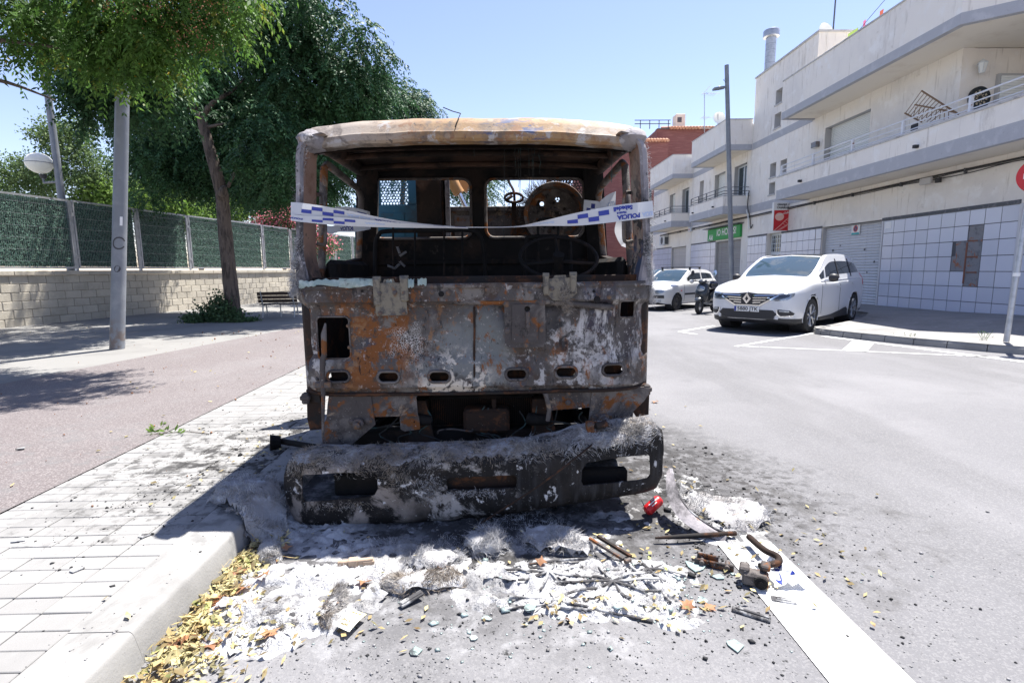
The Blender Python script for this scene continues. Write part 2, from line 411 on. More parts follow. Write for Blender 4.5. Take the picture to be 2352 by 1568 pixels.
for r in range(370):
    for c in range(6):
        x = -1.625-T*(c+.5); y = 1.35+TYp*r; z = .132+rnd.uniform(-.002,.0015)
        rot = (rnd.uniform(-.006,.006), rnd.uniform(-.006,.006), rnd.uniform(-.006,.006))
        if r < 50: inst('tile', tmesh, tp, (x, y, z), rot)
        else: mb.rbox(x-.0965,x+.0965,y-.0497,y+.0497,z-.03,z,.003)
for r in range(-20, 0):
    for c in range(6):
        x = -1.625-T*(c+.5); y = 1.35+TYp*r; mb.rbox(x-.0955,x+.0955,y-.0485,y+.0485,.1,.131,.004)
o = mb.build('tile_field', M['tile'], tp); tag(o, kind='stuff')

# ---- right pavement, a rounded build-out that ends at the parking bay
def rz_(x, y): return .13+max(0,(16.8-y))*.033*sstep(9.0,12.3,x)
edge = [(7.0,11.35),(6.86,11.05),(6.95,10.7),(7.2,10.1),(7.62,9.3),(8.2,8.45),(9.0,7.5),(10.2,6.4),(12,5.2),(15,3.6),(30,-4)]
back = [(7.0,11.35),(7.6,11.7),(8.6,12.5),(9.6,13.4),(10.35,14.3),(10.5,15.5),(10.5,80)]
M['pave_r'] = mat('pale_paving', (.23,.223,.215), .9, layers=[dict(c=(.18,.176,.17), s=1.1, lo=.42, hi=.7), dict(c=(.40,.39,.375), s=6, lo=.55, hi=.75, a=.6), dict(c=(.2,.19,.18), s=50, lo=.66, hi=.75)], bump=[(90,.3,'N',.005)], coord='World')
poly = edge+[(30,80)]+back[::-1][:-1]
mb = MB(); mb.sheet(poly, (), 0, lambda u, v, s: (u, v, rz_(u, v)))
o = mb.build('corner_pavement', M['pave_r']); tag(o, kind='structure')
kr = thing('corner_kerb', None, None, (8,10,0)); tag(kr, kind='structure')
def kerbrun(P):
    P = [Vector((*p,0)) for p in P]
    dense = [p.to_2d() for p in catmull(P, 2)]
    for a, b in zip(dense[:-1], dense[1:]):
        if (b-a).length < .05: continue
        d = (b-a).normalized(); n = Vector((-d.y, d.x))
        if n.dot(Vector((10.5,11.5))-a) < 0: n = -n
        a2, b2 = a+d*.006, b-d*.006; mb = MB()
        za, zb = rz_(*a)+.004, rz_(*b)+.004
        for f0, f1 in ((0,0),):
            pr = [(-.02,0,0),(-.005,.09,1),(.02,1,1),(.2,1,1),(.2,0,0)]
            L = lambda p, z: [(p.x+n.x*u[0], p.y+n.y*u[0], (z if u[1] == 1 else u[1]*1.0)) for u in pr]
            A, B = L(a2, za), L(b2, zb)
            mb.add(A+B, [(i, (i+1) % 5, 5+(i+1) % 5, 5+i) for i in range(5)]+[(4,3,2,1,0),(5,6,7,8,9)])
        bm = bmesh.new(); ob = mb.build('kerb_stone', M['concrete'], kr)
        bm.from_mesh(ob.data); bmesh.ops.recalc_face_normals(bm, faces=bm.faces); bm.to_mesh(ob.data); bm.free()
kerbrun(edge); kerbrun(back[:6]+[(10.5,17),(10.5,18.6),(10.5,20.2),(10.5,22),(10.5,24),(10.5,26),(10.5,28)])
# ================================================================== LEFT SIDE: wall, fence, lamp posts, bench
WA = math.atan2(1, PB); WL = 43.0; W0 = (wallX(11.0), 11.0); W0w = (wallX(4.0), 4.0)
M['block'] = mat('split_block', (.50,.455,.375), .92, rand=.10, layers=[dict(c=(.42,.38,.31), s=3, lo=.42, hi=.7), dict(c=(.30,.27,.22), s=1.2, lo=.58, hi=.75, a=.6), dict(c=(.58,.54,.46), s=30, lo=.55, hi=.7, a=.6)], bump=[(35,.6,'N',.012),(120,.3,'N',.004)], coord='World')
M['mortar'] = mat('mortar', (.28,.25,.205), .95, bump=[(60,.3,'N',.004)])
M['galv'] = mat('galvanised_steel', (.50,.51,.53), .45, .7, layers=[dict(c=(.40,.41,.43), s=7, lo=.45, hi=.65), dict(c=(.30,.25,.2), s=26, lo=.66, hi=.75, a=.5)], bump=[(60,.08)])
bw = thing('block_wall', 'pale yellow block boundary wall carrying a green screened fence', 'wall', (*W0w, 0), WA)
MB().box(0, WL, .012, .2, 0, 1.44).build('mortar_core', M['mortar'], bw, local=True)
bl = .46; ch = .2235
b0 = MB().rbox(-bl/2+.005, bl/2-.005, 0, .12, .004, ch-.004, .012).build('block', M['block']); bme = b0.data; bpy.data.objects.remove(b0)
mb = MB()
for c in range(6):
    for i in range(int(WL/bl)):
        x = (i+.5+(.5 if c % 2 else 0))*bl; z = .1+c*ch
        if 15 <= i < 64:
            o = inst('block', bme, None, (0,0,0)); o.parent = bw; o.location = (x, rnd.uniform(-.004,.004), z); o.scale.x = rnd.uniform(.985,1.0)
        else: mb.rbox(x-bl/2+.005, x+bl/2-.005, 0, .12, z+.004, z+ch-.004, .012)
o = mb.build('block_courses', M['block'], bw, local=True); tag(o, kind='stuff')
cp = MB().rbox(.004,.996,-.05,.23,1.44,1.56,.012).build('coping_stone', M['block']); cme = cp.data; bpy.data.objects.remove(cp)
for i in range(int(WL)):
    o = inst('coping_stone', cme, None, (0,0,0)); o.parent = bw; o.location = (i,0,rnd.uniform(0,.003))
# ---- fence
M['hedge'] = mat('artificial_hedge', (.095,.19,.145), .75, island=.6, layers=[dict(c=(.14,.25,.19), s=3, lo=.45, hi=.7), dict(c=(.05,.10,.075), s=1.1, lo=.5, hi=.7)], transl=.15)
M['hedgeback'] = mat('hedge_backing', (.03,.065,.05), .95)
fe = thing('screened_fence', 'galvanised mesh fence filled with dark green artificial hedge on block wall', 'fence', (*W0, 1.56), WA)
pitch = 2.14; z0, z1 = .07, 2.02
def proto(mb, mt, name, smooth=None):
    o = mb.build(name, mt, smooth=smooth); m = o.data; bpy.data.objects.remove(o); return m
fr = MB()
for x in (.05, pitch-.09): fr.box(x, x+.04, -.02, .02, z0, z1)
for z in (z0, z1-.05): fr.box(.091, pitch-.091, -.018, .018, z, z+.05)
frm = proto(fr, M['galv'], 'panel_frame')
wr = MB(); x = .115
while x < pitch-.1: wr.box(x-.0013, x+.0013, -.004, -.001, z0+.05, z1-.05); x += .05
for z in np.linspace(z0+.2, z1-.2, 6):
    wr.box(.09, pitch-.09, -.012, -.0065, z-.0025, z+.0025)
wrm = proto(wr, M['galv'], 'wire_mesh')
rs = np.random.RandomState(3)
def tufts(n, x0, x1, zz0, zz1, ln, wd):
    P = np.stack([rs.uniform(x0,x1,n), rs.uniform(.0,.05,n), rs.uniform(zz0,zz1,n)], 1)
    d = rs.normal(size=(n,3))*np.array([.6,.45,.5])+np.array([0,-.25,-.55]); d /= np.linalg.norm(d,axis=1)[:,None]
    s = np.cross(d, rs.normal(size=(n,3))); s /= np.linalg.norm(s,axis=1)[:,None]
    l = rs.uniform(.6,1.3,n)[:,None]*ln
    V = np.stack([P, P+d*l*.5+s*wd, P+d*l, P+d*l*.5-s*wd], 1).reshape(-1,3)
    return V, np.arange(4*n).reshape(-1,4)
V, F = tufts(9000, .1, pitch-.1, z0+.08, z1-.06, .085, .009)
V[:,1] = np.clip(V[:,1], .004, .09)
ho = fastmesh('hedge_screen', V, F, M['hedge']); hme = ho.data; bpy.data.objects.remove(ho)
hb = MB().box(.095, pitch-.095, .055, .06, z0+.06, z1-.055); hbm = proto(hb, M['hedgeback'], 'hedge_backing')
po = MB().box(-.035,.035,-.005,.065,0,z1-.02); po.box(-.055,.055,-.028,-.02,.35,.45); po.box(-.055,.055,-.028,-.02,1.55,1.65)
pom = proto(po, M['galv'], 'post')
off = .38
for i in range(-3, 14):
    x = off+i*pitch
    def ad(n, me, par, loc):
        o = bpy.data.objects.new(n, me); col.objects.link(o); o.parent = par; o.location = loc; return o
    ad('post', pom, fe, (x,.1,0))
    p = ad('panel_frame', frm, fe, (x,.1,rnd.uniform(-.012,.012)))
    ad('wire_mesh', wrm, p, (0,0,0)); h = ad('hedge_screen', hme, p, (0,0.012,0)); tag(h, kind='stuff'); ad('hedge_backing', hbm, p, (0,.012,0))

# ---- lamp posts
M['pole'] = mat('grey_pole_paint', (.185,.20,.225), .5, .1, layers=[dict(c=(.24,.255,.275), s=3, lo=.45, hi=.7), dict(c=(.12,.12,.12), s=22, lo=.64, hi=.72, a=.6), dict(c=(.16,.12,.10), s=9, lo=.42, hi=.6, reg=(0,0,.1,.1,.55), a=.9)], bump=[(40,.12)])
M['white_glass'] = mat('opal_globe', (.80,.80,.76), .3, transl=.25)
M['sticker'] = mat('white_sticker', (.8,.8,.8), .6)
M['darkpaint'] = mat('black_paint_mark', (.05,.05,.055), .7)
lp = thing('lamp_post', 'stout grey lamp post rising from pavement into overhanging leaves', 'lamp post', (-6.88,9.35,.12))
lean = lambda z: (.118*z, 0.02*z, z)
MB().tube([lean(0), lean(.02), lean(2.5), lean(6), lean(9.5)], [.118,.115,.108,.095,.08], 24).build('pole', M['pole'], lp, smooth=50, local=True)
# sticker and spray marks sit on the pole's surface
def on_pole(a, z, r=.1125): c = lean(z); return (c[0]+r*math.sin(a), c[1]-r*math.cos(a), z)
ang0 = math.atan2(0.118+6.88, 9.35)*0+.62
m = MB(); m.grid([[on_pole(ang0+u*.35, 2.16+.15*v, .114) for u in (0,.5,1)] for v in (0,1)]); m.build('sticker', M['sticker'], lp, local=True)
m = MB()
for k in range(14):
    a0, a1 = R(20+k*22), R(20+k*22+23)
    f = lambda a, rr: on_pole(ang0-.05+rr*math.cos(a)/.11, 1.86+rr*1.1*math.sin(a), .1135)
    m.grid([[f(a0,.10), f(a1,.10)],[f(a0,.078), f(a1,.078)]])
m.build('paint_mark', M['darkpaint'], lp, local=True)
m = MB(); rr_ = [on_pole(ang0-.2+.05*math.cos(R(k*40))/.11, 1.42+.06*math.sin(R(k*40)), .1135) for k in range(9)]; m.add(rr_, [tuple(range(9))]); m.build('paint_mark', M['darkpaint'], lp, local=True)
gx = at_y(140,440,16.2)
gl = thing('globe_lamp_post', 'tall grey post with milky globe lamp on short arm behind fence', 'lamp post', (gx.x,16.2,.1))
MB().tube([(0,0,0),(0,0,3),(-.02,0,6),(-.06,0,11)], [.105,.10,.09,.065], 20).build('pole', M['pole'], gl, smooth=50, local=True)
gc = at_y(90,375,16.1)-Vector(gl.location)
MB().tube([(-.1,0,gc.z-.52),(gc.x,-.02,gc.z-.54),(gc.x,-.02,gc.z-.32)], [.035,.035,.05], 10).build('arm', M['pole'], gl, smooth=50, local=True)
MB().lathe([(.06,-.29),(.15,-.26),(.25,-.19),(.32,-.08),(.335,.0),(.32,.1),(.25,.2),(.15,.26),(0,.29)], 28, Matrix.Translation(gc)).build('globe', M['white_glass'], gl, smooth=70, local=True)
MB().lathe([(.339,-.010),(.339,.010)], 28, Matrix.Translation(gc), cap=False).build('seam_ring', M['pole'], gl, local=True)
MB().tube([(gc.x,-.02,gc.z-.42),(gc.x,-.02,gc.z-.31)], [.06,.1], 12).build('lamp_collar', M['darkpaint'], gl, local=True)

# ---- bench
M['benchwood'] = mat('dark_bench_wood', (.055,.038,.028), .6, layers=[dict(c=(.12,.085,.06), s=6, st=(1,12,12), lo=.5, hi=.7)], rand=.15)
M['benchiron'] = mat('grey_cast_iron', (.45,.46,.46), .55, .3)
be = thing('park_bench', 'dark slatted bench with pale metal legs beside street tree', 'bench', (-6.62,15.75,.122), R(188))
for k in range(3): MB().rbox(-.62,.62,-.22-.001+k*.145,-.095+k*.145,.43,.465,.008).build('seat_slat', M['benchwood'], be, local=True)
for k in range(3):
    MB().rbox(-.62,.62,-.018,.018,-.055,.055,.008, tr(0,.245+.045*k,.56+.125*k,-18)).build('back_slat', M['benchwood'], be, local=True)
for x in (-.5,.5):
    m = MB(); m.tube([(x,-.27,0),(x,-.2,.3),(x,-.16,.415),(x,.2,.415),(x,.265,.55),(x,.36,.88)], .022, 8)
    m.tube([(x,.3,0),(x,.24,.2),(x,.19,.41)], .022, 8); m.build('leg_frame', M['benchiron'], be, smooth=60, local=True)
be.scale = (.88,.88,.88)
MB().tube([(0,-.02,0),(0,-.02,.42)], .02, 8).build('centre_leg', M['benchiron'], be, smooth=60, local=True)
# ================================================================== TREES
M['bark'] = mat('bark', (.135,.105,.085), .95, layers=[dict(c=(.06,.048,.04), s=6, st=(3,3,.5), lo=.45, hi=.62), dict(c=(.24,.20,.165), s=14, st=(3,3,.6), lo=.58, hi=.72)], bump=[(9,1.0,'N',.05,(3,3,.4)),(40,.5,'N',.01)], coord='World')
def foliage(name, c1, c2, c3=None, tl=.35, rough=.58):
    L = [dict(c=c2, s=1.1, lo=.42, hi=.62, d=3)]
    if c3: L.append(dict(c=c3, s=2.3, lo=.60, hi=.72, d=3))
    return mat(name, c1, rough, island=.32, layers=L, transl=tl, coord='World', spec=.28)
M['melia'] = foliage('melia_leaves', (.034,.085,.036), (.05,.12,.046), (.085,.18,.066), .22)
M['melia_y'] = foliage('sunlit_leaves', (.060,.130,.026), (.10,.19,.035), (.24,.25,.04), .45)
M['yleaf'] = mat('yellow_leaf', (.42,.30,.03), .6, island=.3, transl=.4)
M['berry'] = mat('orange_berries', (.22,.085,.03), .5, island=.35)
M['park1'] = foliage('olive_green_leaves', (.10,.16,.055), (.15,.21,.08), (.20,.26,.11), .4)
M['park2'] = foliage('bright_green_leaves', (.12,.21,.04), (.17,.27,.055), (.22,.28,.07), .45)
M['pine'] = foliage('pine_needles', (.07,.12,.03), (.12,.17,.045), None, .3)
M['oleander'] = foliage('oleander_leaves', (.06,.12,.035), (.09,.16,.05), None, .35)
M['pink'] = mat('pink_blossom', (.68,.20,.27), .6, island=.35, transl=.3)
def rays_(n, rs):
    d = rs.normal(size=(n,3)); return d/np.linalg.norm(d,axis=1)[:,None]
def sprays(B, D, pairs, length, ll, lw, droop, rs):
    """drooping pinnate leaves: B bases, D directions"""
    K = len(B); D = D/np.linalg.norm(D,axis=1)[:,None]
    side = np.cross(D, np.array([0,0,1.0])+rs.normal(size=(K,3))*.35); side /= np.linalg.norm(side,axis=1)[:,None]+1e-9
    Ln = length*rs.uniform(.65,1.25,K)
    out = []
    for i in range(pairs):
        t = (i+.6)/pairs
        p = B+D*(Ln*t)[:,None]; p[:,2] -= droop*Ln*t*t
        tan = D.copy(); tan[:,2] -= 2*droop*t; tan /= np.linalg.norm(tan,axis=1)[:,None]
        for sg in (-1,1):
            d = side*sg*.75+tan*.62+np.array([0,0,-.30])+rs.normal(size=(K,3))*.22; d /= np.linalg.norm(d,axis=1)[:,None]
            nrm = np.cross(tan, d)+rs.normal(size=(K,3))*.3
            s2 = np.cross(d, nrm); s2 /= np.linalg.norm(s2,axis=1)[:,None]+1e-9
            l = (ll*rs.uniform(.7,1.2,K))[:,None]; wv = lw*rs.uniform(.8,1.2,K)[:,None]
            out.append(np.stack([p, p+d*l*.45+s2*wv, p+d*l, p+d*l*.45-s2*wv], 1))
    V = np.concatenate(out,0).reshape(-1,3)
    return V, np.arange(len(V)).reshape(-1,4)
def lobes_pts(lobes, rs, inner=.55):
    P = []; O = []
    for (cx,cy,cz,rx,ry,rz,n) in lobes:
        d = rays_(n, rs); r = rs.uniform(inner,1.0,n)**.7
        wob = 1+.22*np.sin(d[:,0]*5+cx*3)*np.cos(d[:,1]*4+cy)+.15*np.sin(d[:,2]*7+cz)
        P.append(np.array([cx,cy,cz])+d*(r*wob)[:,None]*np.array([rx,ry,rz])); O.append(d)
    return np.concatenate(P), np.concatenate(O)
def loose(P, ll, lw, rs, down=.3):
    n = len(P); d = rays_(n, rs)+np.array([0,0,-down]); d /= np.linalg.norm(d,axis=1)[:,None]
    s = np.cross(d, rays_(n, rs)); s /= np.linalg.norm(s,axis=1)[:,None]+1e-9
    l = (ll*rs.uniform(.6,1.3,n))[:,None]; wv = (lw*rs.uniform(.7,1.3,n))[:,None]
    V = np.stack([P, P+d*l*.5+s*wv, P+d*l, P+d*l*.5-s*wv],1).reshape(-1,3)
    return V, np.arange(len(V)).reshape(-1,4)
def trunk_mb(mb, pts, rad, n=12, seed=0):
    P = catmull(pts, 5); m = len(P); rr = [rad[0]+(rad[1]-rad[0])*i/(m-1) for i in range(m)]
    rr = [r*(1+.08*nz(i*.7,seed)) for i, r in enumerate(rr)]
    if len(rad) > 2: rr[0] *= rad[2]; rr[1] *= 1+(rad[2]-1)*.5
    mb.tube(P, rr, n)
# ---- main street tree (trunk leans over the pavement)
DY = 14.8
px = lambda x, y, dy=0.0: at_y(x, y, DY+dy)
mt = thing('street_tree', 'large dark green leafy street tree with leaning brown trunk above bench', 'tree', px(537,742))
mt.location.z = .1
m = MB()
base = px(540,745); base.z = .1
trunk_mb(m, [base, px(528,640), px(516,520), px(510,445)], (.20,.165,1.4), 14, 1)
trunk_mb(m, [px(511,450), px(492,380), px(470,300), px(462,268)], (.165,.115), 12, 2)
m.tube(catmull([px(505,455,-.1), px(512,440,-.16), px(516,428,-.1)], 3), [.11,.135,.14,.12,.1,.07,.05][:7], 8)
m.build('trunk', M['bark'], mt, smooth=80)
brs = [[(465,275,0),(440,240,.2),(428,190,.4),(440,130,.4),(470,40,.8)], [(463,272,0),(485,240,-.2),(512,222,-.3),(545,200,.2),(580,150,.8)], [(440,235,.2),(405,190,-.2),(360,170,-.8)], [(428,185,.4),(470,140,1.2),(560,95,2.2)],
       [(478,292,0),(505,286,-.3),(515,284,-.3)], [(448,250,0),(400,238,-.5),(330,240,-1)], [(440,120,.4),(520,60,1),(600,-40,1)], [(428,150,.4),(380,60,.5),(300,-20,0)], [(523,430,0),(545,380,.2),(552,330,.3)]]
for b in brs:
    mb = MB(); P = [px(*q) for q in b]; trunk_mb(mb, P, (.085 if b[0][0] < 470 and b[0][1] > 230 else .05,.012), 8, b[0][0]); mb.build('branch', M['bark'], mt, smooth=80)
def lob(x, y, dy, r, n, fz=.75, base=DY):
    p = at_y(x, y, base+dy); return (p.x, p.y, p.z, r, r, r*fz, n)
rs = np.random.RandomState(11)
L = [lob(420,330,3.2,1.6,420), lob(375,400,3.4,1.2,330), lob(560,320,2.5,1.6,650), lob(640,395,2.0,1.3,480), lob(690,330,1.6,1.5,520), lob(590,210,2.3,1.7,620), lob(700,190,.6,1.6,560), lob(790,240,1.4,1.35,480),
     lob(800,130,.2,1.2,420), lob(620,80,-.2,1.7,560), lob(500,120,2.8,1.7,480), lob(400,150,3.2,1.7,430), lob(300,230,-3.5,.85,300), lob(230,160,-4.2,.9,300), lob(345,310,3.4,1.3,300), lob(700,60,-.2,1.25,420), lob(560,-60,.5,2.0,480), lob(430,-40,.5,2.0,420),
     lob(660,310,-.8,.9,230), lob(590,385,-.4,.6,110), lob(740,395,2.4,1.1,360), lob(660,405,2.7,.9,200), lob(840,190,1.2,.95,260), lob(300,110,-4,1.0,240), lob(450,385,3,.9,200), lob(170,120,-4.5,.6,140), lob(600,250,3,1.8,500), lob(450,250,3,1.6,400),
     lob(480,395,3.6,1.1,330), lob(590,410,3.4,1.0,300), lob(390,350,4,1.4,380), lob(520,360,3.2,1.4,420), lob(700,415,3.6,1.1,260)]
L2 = []
for cx_, cy_, cz_, rx_, ry_, rz_, n_ in L:                # clumps with gaps between them
    for k in range(max(3, n_//22)):
        d = rs.normal(size=3); d *= rs.uniform(.45,1.05)/np.linalg.norm(d); rr = rs.uniform(.22,.48)
        L2.append((cx_+d[0]*rx_, cy_+d[1]*ry_, cz_+d[2]*rz_, rr, rr, rr*.9, int(30*rs.uniform(.7,1.3))))
L = L2
P, O = lobes_pts(L, rs, .35)
V, F = sprays(P, O*np.array([1,1,.35])+np.array([0,0,-.15]), 8, .44, .115, .024, .75, rs)
o = fastmesh('crown', V, F, M['melia'], mt)
# ---- nearer tree, only its overhanging crown reaches into the picture
nt = thing('overhanging_tree', 'nearer tree with sunlit yellow-green leaves and orange berry clusters overhanging top left', 'tree', (-8.3,6.6,.1))
m = MB(); trunk_mb(m, [(-8.3,6.6,.1),(-8.2,6.7,1.6),(-7.9,6.9,3.2),(-7.5,7.2,4.4)], (.22,.16,1.3), 12, 5); m.build('trunk', M['bark'], nt, smooth=80)
NY = 7.6
for b in [[(-7.5,7.2,4.4),(-6.3,7.5,5.2),(-5.0,7.7,5.6),(-4.0,7.6,5.6)], [(-7.5,7.2,4.4),(-7.0,7.9,4.7),(-6.2,8.4,4.75)], [(-7.5,7.2,4.4),(-6.9,6.6,5.3),(-6.0,6.2,6.0)], [(-7.7,7.0,4.0),(-7.4,8.2,4.3),(-7.3,9.2,4.3)]]:
    m = MB(); trunk_mb(m, b, (.055,.008), 8); m.build('branch', M['bark'], nt, smooth=80)
rs = np.random.RandomState(5)
L = []
for x, y, dy, r, n in [(60,70,.6,.75,300),(160,40,.2,.85,380),(270,60,0,.85,420),(380,50,0,.85,430),(470,20,-.2,.75,360),(530,5,-.3,.5,200),(320,120,.4,.62,230),(240,140,.6,.55,170),(420,85,.2,.5,150),(200,-60,0,1.2,360),(400,-80,0,1.2,360),(30,10,.5,.8,260),(110,120,.9,.5,130),(40,130,1.0,.45,100),(-80,60,.5,1.0,220),(280,185,.5,.35,60),(200,170,.7,.3,50),(560,35,-.3,.3,70),(345,165,.3,.3,50)]:
    c_ = lob(x, y-34, dy, r, n, .7, NY)                      # break each mass into small hanging clumps
    for k in range(max(2, n//31)):
        d = rs.normal(size=3); d *= rs.uniform(.3,1.0)/np.linalg.norm(d); rr = rs.uniform(.13,.27)
        L.append((c_[0]+d[0]*r, c_[1]+d[1]*r, c_[2]+d[2]*r*.7, rr, rr, rr*1.15, int(14*rs.uniform(.6,1.3))))
for c_ in ((-8.3,6.5,5.7),(-7.2,6.3,6.2),(-9.2,7.0,5.6),(-8.7,5.6,6.0),(-9.0,6.2,6.6)):
    for k in range(16):
        d = rs.normal(size=3)*.45; L.append((c_[0]+d[0], c_[1]+d[1], c_[2]+d[2]*.7, .28, .28, .3, 16))
P, O = lobes_pts(L, rs, .2)
V, F = sprays(P, O*np.array([1,1,.3])+np.array([.1,-.1,-.25]), 8, .32, .10, .017, .8, rs)
fastmesh('crown', V, F, M['melia_y'], nt)
k = rs.choice(len(P), 620); V, F = loose(P[k]+rs.normal(size=(620,3))*.12, .09, .014, rs, .9)
tag(fastmesh('yellowed_leaves', V, F, M['yleaf'], nt), kind='stuff')
mb = MB()
for q in [(470,5),(455,45),(380,10),(290,15),(440,70),(350,30),(250,10),(415,100),(480,105),(520,15)]:
    c = at_y(q[0]*1.0, q[1]-20, NY-.75+rs.uniform(-.1,.2))
    for j in range(26):
        d = rs.normal(size=3)*np.array([.075,.075,.085]); r = rs.uniform(.008,.012); x, y, z = c.x+d[0], c.y+d[1], c.z+d[2]-.1
        mb.add([(x+r,y,z),(x-r,y,z),(x,y+r,z),(x,y-r,z),(x,y,z+r),(x,y,z-r)], [(0,2,4),(2,1,4),(1,3,4),(3,0,4),(2,0,5),(1,2,5),(3,1,5),(0,3,5)])
tag(mb.build('berry_clusters', M['berry'], nt, smooth=89), kind='stuff')
# ---- other trees
def tree(name, label, pos, lobes, mt, ll, lw, trunk, seed, group=None, flowers=None, spray=False):
    t = thing(name, label, 'tree', pos, group=group); m = MB()
    trunk_mb(m, trunk, (.14,.07,1.3), 10, seed); m.build('trunk', M['bark'], t, smooth=80)
    rs = np.random.RandomState(seed)
    P, O = lobes_pts(lobes, rs, .25)
    if spray: V, F = sprays(P, O*np.array([1,1,.4])+np.array([0,0,-.1]), 7, .45, .11, .022, .7, rs)
    else:
        P = np.repeat(P, 9, 0)+rs.normal(size=(len(P)*9,3))*.16; V, F = loose(P, ll, lw, rs)
    fastmesh('crown', V, F, mt, t)
    if flowers:
        k = rs.choice(len(P), flowers); d = P[k]+O[rs.choice(len(O),flowers)]*.05; V, F = loose(d+np.array([.1,-.25,.05]), .12, .05, rs)
        tag(fastmesh('blossoms', V, F, M['pink'], t), kind='stuff')
    return t
b = at_y(930,240,24); bx = at_y(900,300,24)
tree('street_tree', 'bright green street tree showing behind the cab roof beyond the big tree', (-4.6,24,.1), [lob(x,y,dy,r,n,.75,24) for x,y,dy,r,n in [(900,230,0,1.3,520),(950,250,0,1.0,380),(860,220,.3,1.3,420),(800,280,.5,1.8,500),(960,235,.5,.6,160),(1030,400,0,1.2,420),(1090,430,1,1.2,420),(990,330,0,1.2,380),(900,360,1,2,600)]], M['melia'], .1, .02, [(-4.6,24,.1),(-4.5,24.1,3),(-4.3,24.3,5.5),(-4.2,24.4,8)], 21, spray=True)
tree('park_tree', 'slender pale olive-green tree behind fence beside globe lamp', (-17,24,.1), [lob(x,y,dy,r,n,.9,24) for x,y,dy,r,n in [(150,330,0,1.1,260),(200,380,0,1.2,300),(110,310,0,.7,130),(180,300,0,.7,140),(100,400,0,1.0,240),(50,390,.3,.8,160),(160,430,0,1.4,320),(240,430,.3,1.1,240),(60,450,0,1.2,240),(0,420,0,.8,130)]], M['park1'], .13, .035, [(-17,24,.1),(-17,24,3),(-16.6,24,5)], 31)
tree('park_tree', 'yellowish pine tree between the lamp post and the dark tree', (-16,30,.1), [lob(x,y,dy,r,n,.8,30) for x,y,dy,r,n in [(320,400,0,1.4,420),(290,430,0,1.4,380),(350,440,0,1.3,360),(330,370,0,.7,150)]], M['pine'], .16, .012, [(-15.5,30,.1),(-15.5,30,3),(-15.4,30,5)], 41)
tree('park_tree', 'bright lime-green leafy tree low behind the fence by lamp post', (-13.5,24,.1), [lob(x,y,dy,r,n,.8,24) for x,y,dy,r,n in [(340,470,0,1.0,260),(400,475,0,1.0,260),(280,455,0,1.0,260),(440,500,.5,.8,180),(370,440,.5,.7,140),(220,460,0,.8,160)]], M['park2'], .15, .05, [(-13.5,24,.1),(-13.5,24,2),(-13.4,24,3)], 51)
tree('park_tree', 'distant green trees crowding above the far fence behind the trunk', (-14,36,.1), [lob(x,y,dy,r,n,.8,36) for x,y,dy,r,n in [(520,490,0,1.5,300),(580,470,0,1.6,320),(640,460,0,1.6,320),(470,480,0,1.4,260),(690,500,0,1.5,300),(720,430,1,2,300),(560,430,1,1.6,240)]], M['park2'], .18, .05, [(-14,36,.1),(-14,36,2),(-14,36,3)], 61)
tree('oleander', 'oleander bush covered in pink flowers above the far fence', (-11.2,27.5,.1), [lob(x,y,dy,r,n,.85,27.5) for x,y,dy,r,n in [(630,505,0,.75,260),(665,500,0,.75,260),(600,520,0,.6,180),(700,530,0,.8,240),(740,560,0,.9,220)]], M['oleander'], .13, .02, [(-11.2,27.5,.1),(-11.2,27.5,1.5),(-11.2,27.5,2.6)], 71, flowers=2200)
# ---- suckers and weeds at the foot of the street tree
sb = thing('base_shrub', 'leafy green shrub sprouting round the foot of the leaning tree', 'shrub', (px(505,745).x, 14.55, .12))
rs = np.random.RandomState(9)
L = [lob(x,y,dy,r,n,.8,14.45) for x,y,dy,r,n in [(500,712,0,.42,120),(470,725,-.1,.35,90),(520,725,-.1,.35,110),(450,738,-.2,.28,60),(548,732,-.1,.3,80),(505,690,.1,.28,50),(575,742,-.1,.22,40),(430,728,0,.2,22)]]
P, O = lobes_pts(L, rs, .1); P = np.repeat(P,6,0)+rs.normal(size=(len(P)*6,3))*.07; P[:,2] = np.maximum(P[:,2],.17)
V, F = loose(P, .085, .028, rs); V[:,2] = np.maximum(V[:,2],.125); fastmesh('leaves', V, F, foliage('sucker_leaves', (.06,.115,.05), (.10,.16,.075), None, .35), sb)
m = MB(); c0 = px(510,748); c0.z = .12
for k in range(16):
    a = rs.uniform(0,6.28); r = rs.uniform(.2,.7); m.tube([c0+Vector((0,-.3,0)), c0+Vector((math.cos(a)*r*.5,-.3+math.sin(a)*r*.3,.3)), c0+Vector((math.cos(a)*r,-.3+math.sin(a)*r*.4,rs.uniform(.4,.75)))], .007, 5)
m.build('stems', M['bark'], sb)
# ================================================================== RIGHT SIDE: buildings
FX, BXF = 12.3, 11.0
M['stucco'] = mat('rough_stucco', (.82,.77,.70), .95, layers=[dict(c=(.73,.69,.64), s=.5, lo=.45, hi=.7, d=5), dict(c=(.84,.81,.765), s=2.2, lo=.5, hi=.7), dict(c=(.36,.315,.26), s=1.1, st=(1,1,.35), lo=.58, hi=.75, d=7, a=.6), dict(c=(.42,.37,.31), s=9, st=(1,1,.10), lo=.56, hi=.72, a=.55, d=6), dict(c=(.50,.45,.39), s=3.5, lo=.60, hi=.70, d=8, a=.5)], bump=[(38,.35,'N',.015),(110,.3,'N',.005)], coord='World')
M['stuccoband'] = mat('grey_band_paint', (.42,.425,.45), .95, layers=[dict(c=(.49,.495,.515), s=3, lo=.5, hi=.7), dict(c=(.3,.3,.31), s=14, lo=.6, hi=.72, a=.6)], bump=[(38,.6,'N',.02)], coord='World')
